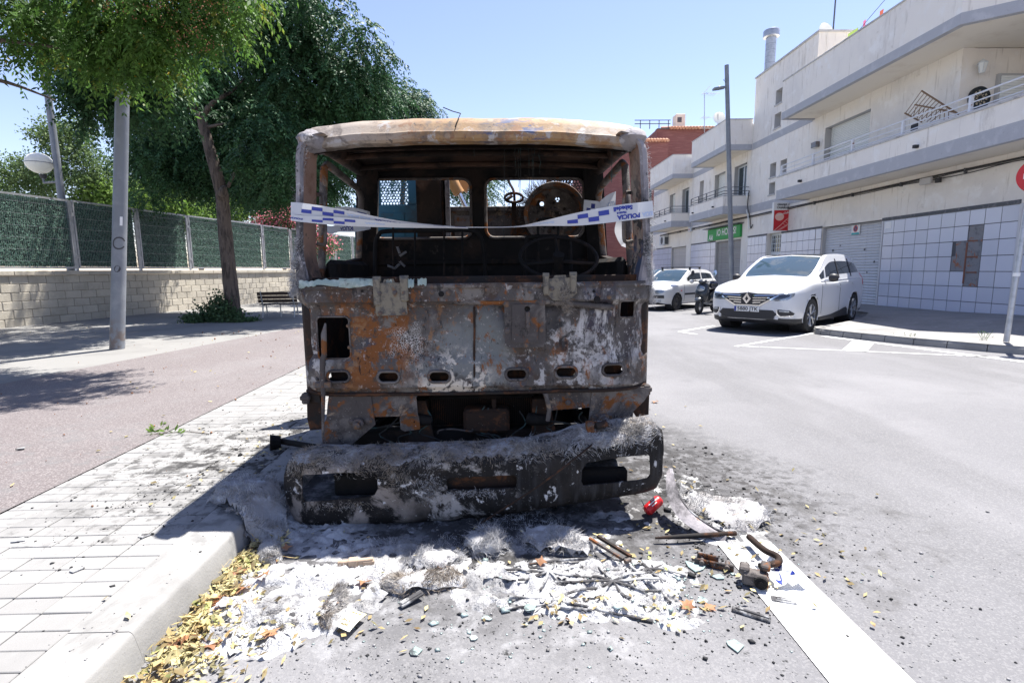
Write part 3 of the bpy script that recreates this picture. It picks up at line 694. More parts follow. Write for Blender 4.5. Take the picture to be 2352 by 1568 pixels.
M['cream'] = mat('cream_soffit', (.80,.74,.63), .92, layers=[dict(c=(.72,.65,.54), s=1.3, lo=.5, hi=.7)], bump=[(60,.2)], coord='World')
M['coping'] = mat('pale_coping', (.50,.49,.48), .9, layers=[dict(c=(.35,.34,.33), s=6, lo=.5, hi=.65)], coord='World')
M['walltile'] = mat('glazed_wall_tile', (.60,.62,.71), .18, rand=.05, layers=[dict(c=(.62,.64,.72), s=1.5, lo=.4, hi=.7)], bump=[(4,.05,'N',.01)], coord='World')
M['grout'] = mat('tile_grout', (.10,.10,.11), .9)
M['darktrim'] = mat('dark_grey_trim', (.10,.105,.115), .8, layers=[dict(c=(.17,.17,.18), s=8, lo=.5, hi=.65)])
M['whitetrim'] = mat('white_edge_trim', (.6,.6,.62), .6)
M['shutter'] = mat('ribbed_grey_shutter', (.56,.57,.60), .5, .1, rand=.05, layers=[dict(c=(.30,.31,.33), s=4, lo=.55, hi=.7, a=.5)])
M['shutterb'] = mat('beige_shutter', (.54,.51,.48), .55, .1, rand=.05, layers=[dict(c=(.28,.26,.24), s=3, lo=.55, hi=.7, a=.6)])
M['shutterd'] = mat('dark_beige_shutter', (.34,.32,.305), .6, .1, rand=.06, layers=[dict(c=(.14,.13,.125), s=3, st=(1,1,3), lo=.55, hi=.68, a=.7)])
M['blind'] = mat('white_roller_blind', (.78,.79,.75), .5)
M['jamb'] = mat('window_jamb', (.45,.445,.44), .9, coord='World')
M['glassd'] = mat('dark_window_glass', (.03,.05,.06), .06, spec=.8)
M['alu'] = mat('white_window_frame', (.62,.65,.67), .4)
M['darkrail'] = mat('dark_grey_railing', (.10,.11,.125), .5, .3)
M['whiterail'] = mat('chipped_white_railing', (.66,.67,.69), .5, layers=[dict(c=(.30,.16,.10), s=9, st=(1,1,1), lo=.62, hi=.68, d=7)], coord='World')
M['cementpatch'] = mat('bare_cement', (.25,.25,.26), .95, layers=[dict(c=(.17,.17,.18), s=6, lo=.5, hi=.65, d=7), dict(c=(.36,.15,.085), s=5, lo=.55, hi=.62, d=7)], bump=[(14,.8,'N',.03)], coord='World')
M['cable'] = mat('black_cable', (.03,.03,.032), .7)
yz = lambda x0: (lambda u, v, s=0: (x0, u, v))
def wall_x(name, x0, th, outline, holes, mt, par, res=0):
    m = MB(); m.sheet(outline, holes, res, lambda u, v, s: (x0+th*s, u, v), th); m.f = [f[::-1] for f in m.f]; return m.build(name, M[mt], par)
rc = lambda y0, y1, z0, z1: [(y0,z0),(y1,z0),(y1,z1),(y0,z1)]
def opening(par, y0, y1, z0, z1, kind, depth=.28, side=True):
    """lining, sill and filling of a window opening in the x=FX facade"""
    t = MB()
    for a in ((y0+.003,y0+.012,z0+.003,z1-.014),(y1-.012,y1-.003,z0+.003,z1-.014)): t.box(FX+.015,FX+depth,a[0],a[1],a[2],a[3])
    t.box(FX+.015,FX+depth,y0+.004,y1-.004,z1-.012,z1-.003); w_ = t.build('window_lining', M['jamb'], par)
    if kind == 'blind':
        n = int((z1-z0)/.06); 
        m = MB()
        for i in range(n): z = z0+(z1-z0)*i/n; m.rbox(FX+depth-.06,FX+depth-.04,y0+.03,y1-.03,z+.003,z+(z1-z0)/n-.003,.006)
        m.build('roller_blind', M['blind'], w_)
        m = MB(); m.box(FX+depth-.035,FX+depth-.03,y0+.012,y1-.012,z0,z1-.012); m.build('blind_back', M['grout'], w_)
    elif kind == 'glass':
        m = MB(); m.box(FX+depth-.04,FX+depth-.03,y0+.012,y1-.012,z0+.01,z1-.05); m.build('pane', M['glassd'], w_)
        m = MB(); yc = (y0+y1)/2
        for a in (y0+.012,yc-.03,y1-.072): m.box(FX+depth-.075,FX+depth-.042,a,a+.06,z0,z1-.012)
        m.box(FX+depth-.07,FX+depth-.043,y0+.075,yc-.035,z1-.09,z1-.02); m.box(FX+depth-.07,FX+depth-.043,yc+.035,y1-.075,z1-.09,z1-.02); m.build('frame', M['alu'], w_)
    elif kind == 'vent':
        m = MB(); m.box(FX+depth-.02,FX+depth,y0+.012,y1-.012,z0,z1-.012); m.build('recess_back', M['stucco'], w_)
        m = MB(); m.rbox(FX-.04,FX+.1,y0-.03,y1+.03,z0-.07,z0-.003,.006); m.build('sill', M['coping'], w_)
def balcony(par, pts, z0, zb, z1, th=.15, name='balcony', inner=FX, floor=True, cop=True):
    """pts: outer edge polyline (x,y) from far to near; closed against the facade"""
    b = None; P = [Vector(p) for p in pts]; m = MB(); m2 = MB(); m3 = MB()
    inn = []
    for i, p in enumerate(P):
        d0 = (P[i]-P[i-1]).normalized() if i else (P[1]-P[0]).normalized(); d1 = (P[i+1]-P[i]).normalized() if i < len(P)-1 else d0
        n = Vector((d0.y,-d0.x))+Vector((d1.y,-d1.x)); n.normalize(); c_ = max(.4, n.dot(Vector((d0.y,-d0.x)))); inn.append(p-n*th/c_)
    def strip(mb, za, zb_, out=0.0, sh=0.0):
        O = [p+(p-q).normalized()*out for p, q in zip(P, inn)]; k = len(P)
        vs = [(p.x,p.y,za) for p in O]+[(p.x,p.y,zb_) for p in O]+[(q.x,q.y,za) for q in inn]+[(q.x,q.y,zb_) for q in inn]
        fs = []
        for i in range(k-1): fs += [(i,i+1,k+i+1,k+i),(2*k+i+1,2*k+i,3*k+i,3*k+i+1),(k+i,k+i+1,3*k+i+1,3*k+i),(i+1,i,2*k+i,2*k+i+1)]
        fs += [(0,k,3*k,2*k),(k-1,3*k-1,4*k-1,2*k-1)]; mb.add(vs, fs)
    strip(m, zb, z1); b = m.build(name, M['stucco'], par)
    strip(m2, z0, zb, .004); m2.build('grey_band', M['stuccoband'], b)
    if cop: strip(m3, z1+.002, z1+.045, .03); m3.build('coping', M['coping'], b)
    if floor:
        poly = [(q.x,q.y) for q in inn]+[(inner-.002,inn[-1].y),(inner-.002,inn[0].y)]
        m = MB(); m.prism(poly, z0+.02, z0+.16); m.build('slab', M['cream'], b)
    return b
def tiles(par, y0, y1, z0, z1, ty, tz_, skip=(), x=FX, name='wall_tile', cut=None):
    m = MB(); m.box(x-.006,x-.001,y0,y1,z0,z1); m.build('grout_bed', M['grout'], par)
    ny = max(1, round((y1-y0)/ty)); nz_ = max(1, round((z1-z0)/tz_)); dy = (y1-y0)/ny; dz = (z1-z0)/nz_
    me = proto(MB().rbox(-.018,-.0065,-dy/2+.008,dy/2-.008,-dz/2+.008,dz/2-.008,.003), M['walltile'], name)
    for i in range(ny):
        for j in range(nz_):
            if (i, j) in skip: continue
            inst(name, me, par, (x, y0+dy*(i+.5), z0+dz*(j+.5)), (0, rnd.uniform(-.003,.003), rnd.uniform(-.003,.003)))
    return dy, dz
def roller(par, y0, y1, z0, z1, mt, rec=.12, pitch=.085, x=FX):
    s_ = MB(); s_.box(x+.01,x+rec+.08,y0+.004,y0+.014,z0,z1); s_.box(x+.01,x+rec+.08,y1-.014,y1-.004,z0,z1); s_.box(x+.01,x+rec+.08,y0+.016,y1-.016,z1-.014,z1-.004); sh = s_.build('roller_shutter', M['jamb'], par)
    n = int((z1-z0)/pitch); dz = (z1-z0)/n
    m = MB(); m.prism([(0,0),(-.018,dz*.25),(-.022,dz*.55),(-.006,dz*.93),(0,dz)], y0+.005, y1-.005, Matrix(((1,0,0,0),(0,0,1,0),(0,1,0,0),(0,0,0,1)))); m.f = [f[::-1] for f in m.f]
    me = proto(m, M[mt], 'slat')
    for i in range(n): inst('slat', me, sh, (x+rec, 0, z0+dz*i))
    return sh
# ---- near building with the long balcony and the stair tower
YA0, YA1 = 3.0, 25.82
ba = thing('corner_building', 'white stuccoed corner building with long white-railed balcony and tiled ground floor', 'building', (FX+3, 16, 0))
holes = [rc(16.71,19.83,.05,2.93), rc(22.75,23.95,.05,2.97), rc(17.68,20.1,4.55,6.6), rc(23.52,24.05,5.47,6.07), rc(23.52,24.05,4.71,5.23), rc(22.65,23.18,5.45,6.04), rc(23.35,23.9,8.55,9.15), rc(23.35,23.9,7.55,8.15)]
wall_x('facade', FX, .3, [(14.3,-.1),(YA1,-.1),(YA1,10.3),(20.9,10.3),(20.9,7.4),(14.3,7.4)], holes, 'stucco', ba)
wall_x('facade', FX, .3, rc(YA0,14.3,-.1,4.3), [], 'stucco', ba)
m = MB(); m.box(FX+.303,FX+6,14.303,14.6,4.31,7.11); m.build('return_wall', M['stucco'], ba)
m = MB(); m.box(FX+1.9,FX+2.2,5,14.29,4.2,7.3); m.build('loggia_wall', M['stucco'], ba)
m = MB(); m.box(FX+.31,FX+9,YA0,YA1,7.15,7.4); m.build('roof_slab', M['cream'], ba); m = MB(); m.box(FX+.31,FX+9,YA0,YA1,4.08,4.3); m.build('floor_slab', M['cream'], ba)
m = MB(); m.box(FX+8.7,FX+9,YA0,YA1,0,7.14); m.box(FX+.31,FX+8.69,YA1-.3,YA1,0,10.3); m.box(FX+.31,FX+8.69,20.9,21.2,7.41,10.3); m.build('side_walls', M['stucco'], ba)
m = MB(); m.box(FX-.04,FX+4,20.86,YA1+.04,10.302,10.38); m.build('tower_coping', M['coping'], ba)
m = MB(); m.box(FX+.31,FX+4,21.21,YA1-.31,10.1,10.28); m.build('tower_roof', M['cream'], ba)
opening(ba, 17.68, 20.1, 4.56, 6.6, 'blind')
for y0, y1, z0, z1 in ((23.52,24.05,5.47,6.07),(23.52,24.05,4.71,5.23),(22.65,23.18,5.45,6.04),(23.35,23.9,8.55,9.15),(23.35,23.9,7.55,8.15)): opening(ba, y0, y1, z0, z1, 'vent', .3)
lowb = balcony(ba, [(FX,20.95),(BXF,20.9),(BXF,10.6),(FX,9.4)], 4.08, 4.45, 4.93)
upb = balcony(ba, [(FX,20.95),(BXF,20.85),(BXF,12.95),(12.2,12.05),(14.5,10.6)], 7.1, 7.36, 8.5, floor=False)
m = MB(); m.prism([(BXF+.15,20.7),(FX+.3,20.7),(FX+.3,14.3),(FX+2.2,14.3),(FX+2.2,11.2),(12.3,12.1),(BXF+.15,13.0)], 7.12, 7.26); m.build('slab', M['cream'], upb)
wall_x('tower_band', FX-.012, .011, rc(20.96,YA1,7.06,7.36), [], 'stuccoband', ba); wall_x('tower_band', FX-.012, .011, rc(20.96,YA1,4.08,4.45), [], 'stuccoband', ba)
# railing
rl = MB(); 
for z in (5.36,5.2,5.06): rl.tube([(BXF+.06,20.7,z),(BXF+.06,10.6,z)], .022 if z > 5.3 else .016, 8)
ra_ = rl.build('railing', M['whiterail'], lowb, smooth=60)
y = 20.7
while y > 10.4: m = MB(); m.rbox(BXF+.02,BXF+.10,y-.035,y+.035,4.98,5.36,.006); m.build('baluster', M['whiterail'], ra_); y -= 2.05
cx = BXF-.032
for i in range(34): m = MB(); m.rbox(BXF-.035,BXF+.18,20.9-.3*i-.298,20.9-.3*i-.004,4.976,4.99,.003); m.build('ledge_tile', M['walltile'], lowb)
# drip spouts under the balcony
for y in (19.2,13.9): m = MB(); m.box(BXF-.12,BXF-.005,y-.04,y+.04,4.50,4.58); m.build('spout', M['cable'], lowb)
# ground floor tiling: 10 x 7 tiles with a broken patch
ty0, ty1 = 12.25, 16.62
skip = {(4,5),(4,4),(3,4),(5,4),(4,3),(3,3),(5,3),(4,2)} 
tl = thing('tile_cladding', None, None) if False else None
skip = set()
dy, dz = (ty1-ty0)/10, (2.87-.10)/7
# column index from the near (right) end: broken columns 3..5
for c_, r_ in ((2,5),(2,4),(3,4),(2,3),(3,3),(2,2)): skip.add((c_, r_))
tiles(ba, ty0, ty1, .10, 2.87, .437, .396, skip)
m = MB(); px_ = [(ty0+2*dy+.01,.10+2*dz+.01),(ty0+3*dy-.01,.10+2*dz+.01),(ty0+3*dy,.10+3*dz+.01),(ty0+4*dy-.01,.10+3*dz+.01),(ty0+4*dy-.01,.10+4*dz),(ty0+4*dy-.12,.10+4*dz+.02),(ty0+4*dy-.1,.10+5*dz-.01),(ty0+3*dy-.02,.10+5*dz),(ty0+3*dy-.03,.10+6*dz-.02),(ty0+2*dy+.01,.10+6*dz-.01)]
m.sheet(px_, [], .06, lambda u, v, s: (FX-.009-.008*abs(nz(u*7,v*7)), u, v)); m.f = [f[::-1] for f in m.f]; m.build('bare_patch', M['cementpatch'], ba, smooth=60)
for y0_, y1_, z0_, z1_ in ((2.15,2.85,2.9,2.98),(2.2,2.9,3.9,4.0),(2.3,2.95,4.95,5.03),(2.93,3.03,2.2,4.9)):
    m = MB(); u0, u1, v0, v1 = ty0+y0_*dy, ty0+y1_*dy, .10+z0_*dz, .10+z1_*dz; m.rbox(FX-.026,FX-.01,u0,u1,v0,v1,.004); m.build('exposed_brick_edge', mat('red_brick_edge', (.24,.10,.065), .9, bump=[(40,.6)]), ba)
m = MB(); m.box(FX-.03,FX-.001,ty0,16.70,2.875,2.97); m.build('top_trim', M['darktrim'], ba)
for y in (16.66,12.21): m = MB(); m.box(FX-.035,FX-.002,y-.03,y+.03,.1,2.873); m.build('edge_trim', M['whitetrim'], ba)
sgs = mat('pale_notice', (.55,.40,.38), .6); m = MB(); m.box(FX-.024,FX-.019,16.30,16.55,2.62,2.82); m.build('notice', M['sticker'], ba)
tiles(ba, 9.0, 12.15, .10, 2.87, .437, .396)
gs = roller(ba, 16.75, 19.8, .13, 2.90, 'shutter', .14, .095)
for y, z, r_ in ((19.3,2.05,.06),(17.6,2.02,.05),(18.7,1.75,.07),(17.1,1.6,.05),(18.2,1.4,.05),(18.9,2.2,.04),(17.4,1.25,.04),(18.0,1.05,.04),(19.0,1.3,.04)):
    m = MB(); m.add([(FX+.113, y+r_*math.cos(a_)*rnd.uniform(.6,1.3), z+r_*.8*math.sin(a_)*rnd.uniform(.6,1.3)) for a_ in np.linspace(0,6,9)], [tuple(range(9))[::-1]]); m.build('paint_blotch', M['darktrim'], gs)
tiles(ba, 20.25, 22.70, .10, 2.90, .41, .40); m = MB(); m.box(FX+.015,FX+.13,19.84,19.86,.1,2.9); m.build('edge_trim', M['whitetrim'], ba)
tiles(ba, 19.86, 20.22, .10, 2.90, .36, .40)
m = MB(); m.box(FX-.03,FX-.001,19.85,22.72,2.91,2.98); m.build('top_trim', M['darktrim'], ba)
tiles(ba, 24.0, 25.8, .10, 2.90, .36, .40); m = MB(); m.box(FX-.03,FX-.001,23.97,25.81,2.91,2.98); m.build('top_trim', M['darktrim'], ba)
# house door with barred fanlight
dr_ = MB(); dr_.box(FX+.2,FX+.24,22.76,23.94,.1,2.96); dr_ = dr_.build('entrance_door', M['alu'], ba)
m = MB(); m.box(FX+.185,FX+.199,22.85,23.85,2.15,2.85); m.build('fanlight', M['glassd'], dr_)
for yy in np.linspace(22.95,23.75,5): m = MB(); m.box(FX+.165,FX+.184,yy-.012,yy+.012,2.12,2.88); m.build('bar', M['alu'], dr_)
for zz in (2.3,2.5,2.7): m = MB(); m.box(FX+.155,FX+.164,22.85,23.85,zz-.01,zz+.01); m.build('bar', M['alu'], dr_)
for y0, y1 in ((22.88,23.25),(23.42,23.8)): m = MB(); m.box(FX+.185,FX+.199,y0,y1,.9,2.0); m.build('door_pane', M['glassd'], dr_)
# loggia: lantern, lit wall things
ln_ = thing('wall_lantern', 'small pale iron lantern on the balcony side wall above the dartboard', 'lantern', (12.72,14.2,6.55))
LX = 12.68
m = MB(); m.lathe([(.0,.18),(.05,.13),(.12,.07),(.115,.06)], 6, Matrix.Translation((LX,14.1,6.6))); m.build('cap', M['alu'], ln_)
m = MB(); m.lathe([(.10,.06),(.06,-.16),(.045,-.18),(0,-.18)], 6, Matrix.Translation((LX,14.1,6.6))); m.build('glass_body', M['blind'], ln_)
for k in range(6): a_ = R(60*k); m = MB(); m.tube([(LX+.102*math.cos(a_),14.1+.102*math.sin(a_),6.66),(LX+.062*math.cos(a_),14.1+.062*math.sin(a_),6.44)], .007, 4); m.build('rib', M['alu'], ln_)
m = MB(); m.tube([(LX,14.1,6.76),(LX,14.2,6.74),(LX,14.295,6.66)], .012, 6); m.build('bracket', M['alu'], ln_)
db = thing('dartboard', 'round black dartboard hanging on the balcony side wall', 'dartboard', (12.8,14.28,5.95)); DBc = (12.82,14.25,5.85)
Md = Matrix.Translation(DBc) @ Matrix.Rotation(R(90),4,'X'); M['dblack'] = mat('dart_black', (.015,.02,.025), .7); M['dcream'] = mat('dart_cream', (.45,.38,.27), .8)
m = MB(); m.lathe([(.29,-.04),(.29,.02),(.0,.02)], 28, Md); m.build('board', M['dblack'], db)
m = MB()
for k in range(10):
    for r0_, r1_ in ((.06,.12),(.14,.20)):
        a0_, a1_ = R(36*k+(18 if r0_ > .1 else 0)), R(36*k+18+(18 if r0_ > .1 else 0)); m.add([Md @ Vector((r_*math.cos(a_), r_*math.sin(a_), .023)) for r_, a_ in ((r0_,a0_),(r1_,a0_),(r1_,a1_),(r0_,a1_))], [(0,1,2,3)])
tag(m.build('segments', M['dcream'], db), kind='stuff')
m = MB(); m.box(13.25,14.15,14.2,14.295,4.3,6.45); fd = m.build('balcony_door', M['jamb'], ba)
for i in range(16): m = MB(); m.rbox(13.3,14.1,14.17,14.198,5.35+i*.065,5.35+i*.065+.06,.006); m.build('blind_slat', M['blind'], fd)
m = MB(); m.box(13.3,14.1,14.185,14.199,4.3,5.34); m.build('pane', M['glassd'], fd)
lb = thing('bulkhead_lamp', 'small grey box lamp on the wall beside the wide balcony window', 'lamp', (FX,20.5,6.1)); m = MB(); m.rbox(FX-.16,FX-.002,20.38,20.7,6.0,6.2,.01); m.build('housing', M['pole'], lb); m = MB(); m.box(FX-.14,FX-.03,20.42,20.66,5.985,5.999); m.build('lens', M['white_glass'], lb)
# clothes rack leaning on the balcony
M['rackwood'] = mat('brown_rack_wood', (.20,.115,.055), .7)
ck = thing('slatted_rack', 'brown wooden slatted rack tilted behind the white balcony railing', 'rack', (BXF+.4,15.0,5.0))
def rk(x, y): p = at_x(*zv_(x, y), BXF+.35); return p
zv_ = lambda zx, zy: ((3200+zx/2.24)/1.7415, (zy/2.24)/1.7415)
for A_, B_ in (((1090,815),(1420,1025)),((940,1015),(1090,1095)),((1030,940),(1400,1010))): m = MB(); m.tube([rk(*A_), rk(*B_)], .022, 6); m.build('rail', M['rackwood'], ck)
for k in range(10): f = k/10; m = MB(); a_, b_ = (1090+330*f*.8, 815+210*f*.8), (945+200*f*1.2, 1015+80*f*1.2); m.tube([rk(*a_), rk(*b_)], .009, 5); m.build('slat', M['rackwood'], ck)
for k in range(9): f = k/9; m = MB(); a_, b_ = (1040+330*f, 960+45*f), (1010+360*f, 1060+30*f); m.tube([rk(*a_), rk(*b_)], .009, 5); m.build('slat', M['rackwood'], ck)
for A_ in ((1000,1100,1070,1180),): 
    p0, p1 = rk(A_[0],A_[3]), rk(A_[2],A_[1]); t_ = thing('balcony_chair', 'small black chair back behind the balcony railing posts', 'chair', p0); m = MB(); m.rbox(BXF+.3,BXF+.34,p1.y,p0.y,p0.z,p1.z,.02); m.build('backrest', M['cable'], t_); m = MB(); m.tube([(BXF+.32,p0.y-.03,p0.z),(BXF+.32,p0.y-.03,4.3)], .015, 6); m.tube([(BXF+.32,p1.y+.03,p0.z),(BXF+.32,p1.y+.03,4.3)], .015, 6); m.build('legs', M['cable'], t_)
M['bluet'] = mat('blue_tarp', (.02,.13,.36), .6); t_ = thing('blue_sheet', 'bright blue plastic sheet lying behind the balcony ledge', 'sheet', (BXF+.4,16.4,4.95))
m = MB(); m.grid([[(BXF+.3+.1*i, 15.7+.2*j, 5.0+.03*nz(i,j,4)+.02*i) for j in range(7)] for i in range(4)]); m.build('sheet_fold', M['bluet'], t_, smooth=60)
# ---- second and third buildings
def house(name, label, y0, y1, yb0, yb1, wins, shut, tiles_, ac=None):
    b = thing(name, label, 'building', (FX+3, (y0+y1)/2, 0))
    wall_x('facade', FX, .3, [(y0,-.1),(y1,-.1),(y1,8.3),(y0,8.3)], [rc(w_[0],w_[1],w_[2],w_[3]) for w_ in wins]+[rc(shut[0],shut[1],.0,2.9)], 'stucco', b)
    for w_ in wins: opening(b, *w_[:4], w_[4])
    m = MB(); m.box(FX+.31,FX+8,y0,y1,8.0,8.25); m.build('roof', M['cream'], b); m = MB(); m.box(FX+.31,FX+8,y1-.25,y1,0,7.99); m.build('side_wall', M['stucco'], b)
    balcony(b, [(FX,yb1),(BXF,yb1),(BXF,yb0),(FX,yb0)], 7.1, 7.36, 8.5)
    lo = balcony(b, [(FX,yb1),(BXF,yb1),(BXF,yb0),(FX,yb0)], 4.08, 4.45, 4.92)
    r_ = MB(); path = lambda z: [(FX-.02,yb1-.05,z),(BXF+.05,yb1-.05,z),(BXF+.05,yb0+.05,z),(FX-.02,yb0+.05,z)]
    for z in (5.36,5.18,5.05): r_.tube(path(z), .018, 6)
    rr = r_.build('railing', M['darkrail'], lo)
    y = yb1-.05
    while y > yb0: m = MB(); m.box(BXF+.03,BXF+.07,y-.02,y+.02,4.97,5.36); m.build('baluster', M['darkrail'], rr); y -= 1.12
    for y in (yb0+1.1,yb1-.6): m = MB(); m.box(BXF-.1,BXF-.005,y-.04,y+.04,4.5,4.57); m.build('spout', M['cable'], lo)
    wall_x('band', FX-.012, .011, rc(y0,yb0-.01,7.06,7.36), [], 'stuccoband', b) if yb0-y0 > .1 else None
    wall_x('band', FX-.012, .011, rc(yb1+.01,y1,7.06,7.36), [], 'stuccoband', b); wall_x('band', FX-.012, .011, rc(yb1+.01,y1,4.08,4.45), [], 'stuccoband', b)
    roller(b, shut[0], shut[1], .13, 2.88, shut[2], .14, .09)
    for t in tiles_: tiles(b, t[0], t[1], .10, 2.90, .40, .40); m = MB(); m.box(FX-.025,FX-.001,t[0],t[1],2.905,2.97); m.build('top_trim', M['darktrim'], b)
    return b
house('terraced_house', 'white stuccoed house with grey railed balcony above green banner', 25.84, 33.55, 25.9, 30.4, [(26.3,27.7,4.3,6.62,'glass'),(28.8,30.2,4.3,6.64,'blind'),(31.8,32.45,5.35,6.67,'vent')], (26.55,29.65,'shutterd'), [(29.7,30.32),(30.36,33.5)])
house('terraced_house', 'farthest white stuccoed house with dark railed balcony beside brick building', 33.6, 42, 33.65, 38.6, [(34.2,35.5,4.3,6.64,'glass'),(36.9,38.1,4.3,6.64,'blind')], (34.4,37.3,'shutterb'), [(37.35,38.0),(38.05,41.9)])
# ---- brick building behind
M['brick'] = mat('red_brick', (.20,.082,.075), .9, layers=[dict(c=(.25,.11,.10), s=1.0, st=(1,1,9), lo=.5, hi=.62), dict(c=(.20,.065,.06), s=3, lo=.5, hi=.7, st=(.4,.4,8)), dict(c=(.42,.20,.17), s=5, lo=.6, hi=.7, st=(.3,.3,12), a=.6)], bump=[(14,.3,'N',.01,(1,1,5))], coord='World')
M['terracotta'] = mat('roof_tile_clay', (.42,.20,.12), .85, layers=[dict(c=(.55,.34,.24), s=6, lo=.5, hi=.65)], rand=.15)
br = thing('brick_building', 'tall red brick apartment block with tiled eaves behind the white houses', 'building', (8,50,0))
BYb = 48.0
xl = at_y(1420,400,BYb).x; xr = at_y(1660,400,BYb).x+14; zt = at_y(1560,297,BYb).z; zt1 = at_y(1480,290,BYb).z
xm = at_y(1508,330,BYb).x
hw = [[(at_y(a[0],a[1],BYb).x, at_y(a[0],a[1],BYb).z) for a in L_] for L_ in ([(1483,435),(1497,435),(1497,415),(1483,415)],)]
m = MB(); m.sheet([(xm,0),(xr,0),(xr,zt),(xm,zt)], [], 0, lambda u, v, s: (u, BYb+.4*s, v), .4); m.build('front_wall', M['brick'], br)
m = MB(); m.box(xm,xm+.4,BYb+.41,BYb+14,0,zt); m.box(xr-.4,xr,BYb+.41,BYb+14,0,zt); m.build('side_wall', M['brick'], br)
zs = at_y(1500,325,BYb-1.5).z; xw = at_y(1400,330,BYb-1.5).x
m = MB(); m.box(xw-3,xm+.6,BYb-1.5,BYb-.01,0,zs); wg = m.build('projecting_wing', M['brick'], br)
for i in range(16): x = xm+.5-.26*i; m = MB(); m.tube([(x,BYb-1.75,zs+.02),(x,BYb-1.2,zs+.22)], .13, 8); m.build('eaves_tile', M['terracotta'], wg, smooth=60)
xe0, xe1 = at_y(1540,295,BYb).x, at_y(1640,300,BYb).x+6
n_ = int((xe1-xe0)/.28)
for i in range(n_): x = xe0+.28*i; m = MB(); m.tube([(x,BYb-.35,zt+.03),(x,BYb+2.5,zt+.75)], .14, 8); m.build('roof_tile', M['terracotta'], br, smooth=60)
m = MB(); m.box(xm,xr,BYb-.1,BYb+.5,zt+.002,zt+.06); m.build('eaves_board', M['darktrim'], br)
for z in (.45,.75): m = MB(); m.box(xm-2,xe0,BYb,BYb+.05,zt+z,zt+z+.06); m.build('roof_rail', M['darkrail'], br)
for x in np.linspace(xm-1.5,xe0-.2,4): m = MB(); m.box(x,x+.06,BYb+.06,BYb+.12,zt+.06,zt+.8); m.build('rail_post', M['darkrail'], br)
cc = at_y(1560,275,BYb+3); m = MB(); m.rbox(cc.x-.45,cc.x+.45,BYb+2.6,BYb+3.6,zt,cc.z+.4,.03); ch_ = m.build('chimney', M['cream'], br); m = MB(); m.box(cc.x-.3,cc.x+.1,BYb+2.58,BYb+2.599,cc.z-.35,cc.z+.1); m.build('vent', M['darktrim'], ch_)
for px0 in ((1483,452),(1489,540)):
    p = at_y(*px0, BYb-1.5); wdw = MB(); wdw.box(p.x-.5,p.x+.5,BYb-1.53,BYb-1.505,p.z-.7,p.z+.7); ww = wdw.build('window', M['glassd'], br); m = MB(); m.box(p.x-.6,p.x+.6,BYb-1.56,BYb-1.506,p.z-.82,p.z-.72); m.build('sill', M['coping'], ww)
p = at_y(1645,260,40); 
# ---- roof things
cp_ = thing('chimney_pipe', 'tall grey ventilation pipe with wide cap on the stair tower roof', 'chimney', (FX+.7,24.8,10.3)); c0 = at_x(1768,150,FX+.7); 
m = MB(); m.tube([(FX+.7,c0.y,10.2),(FX+.7,c0.y,12.25)], .23, 20); m.build('pipe', M['galv'], cp_, smooth=50); m = MB(); m.lathe([(.26,0),(.36,.03),(.36,.30),(.34,.33),(.0,.35)], 20, Matrix.Translation((FX+.7,c0.y,12.2))); m.build('cap', M['galv'], cp_, smooth=40)
for z in np.arange(10.5,12.2,.28): m = MB(); m.lathe([(.234,0),(.234,.012)], 20, Matrix.Translation((FX+.7,c0.y,z)), cap=False); m.build('joint_ring', M['pole'], cp_)
def mast(name, label, x, y0, y1, Y, kind):
    a_, b_ = at_y(x, y0, Y), at_y(x, y1, Y); t = thing(name, label, 'antenna', b_)
    m = MB(); m.tube([a_, b_], .035, 6); m.build('mast', M['galv'], t)
    if kind == 'yagi':
        for dz, n, L_ in ((0,6,.9),(-2.0,3,.5),(-2.9,3,.4)):
            z = a_.z+dz; m = MB(); m.tube([(a_.x-.2,Y,z),(a_.x+L_*1.4,Y-.3,z-.1)], .02, 5)
            for k in range(n): xx_ = a_.x-.1+k*L_*1.3/n; m.tube([(xx_,Y-.45,z-.02*k),(xx_,Y+.45,z-.02*k)], .012, 4)
            m.build('aerial', M['galv'], t)
        m = MB(); m.grid([[(a_.x+.02+.1*i, Y-.4+.2*j, a_.z+.1+.12*i) for j in range(5)] for i in range(6)]); m.build('reflector', M['galv'], t)
    else:
        m = MB(); m.lathe([(0,-.12),(.25,-.08),(.45,.0),(.5,.06)], 20, Matrix.Translation((b_.x,Y-.1,b_.z+1.1)) @ Matrix.Rotation(R(80),4,'X'), cap=False); m.build('dish', M['blind'], t)
    return t
mast('roof_antenna', 'thin roof mast with several aerial combs above the brick block', 1618, 215, 305, 47.5, 'yagi')
mast('satellite_dish', 'small white satellite dish on a roof mast beside street light', 1649, 262, 305, 44, 'dish')
t_ = thing('roof_mast', 'thin dark vertical mast rising above the near balcony roof', 'antenna', at_y(1912,80,22)); m = MB(); m.tube([at_y(1920,-10,22), at_y(1912,90,22)], .03, 6); m.build('mast', M['darkrail'], t_)
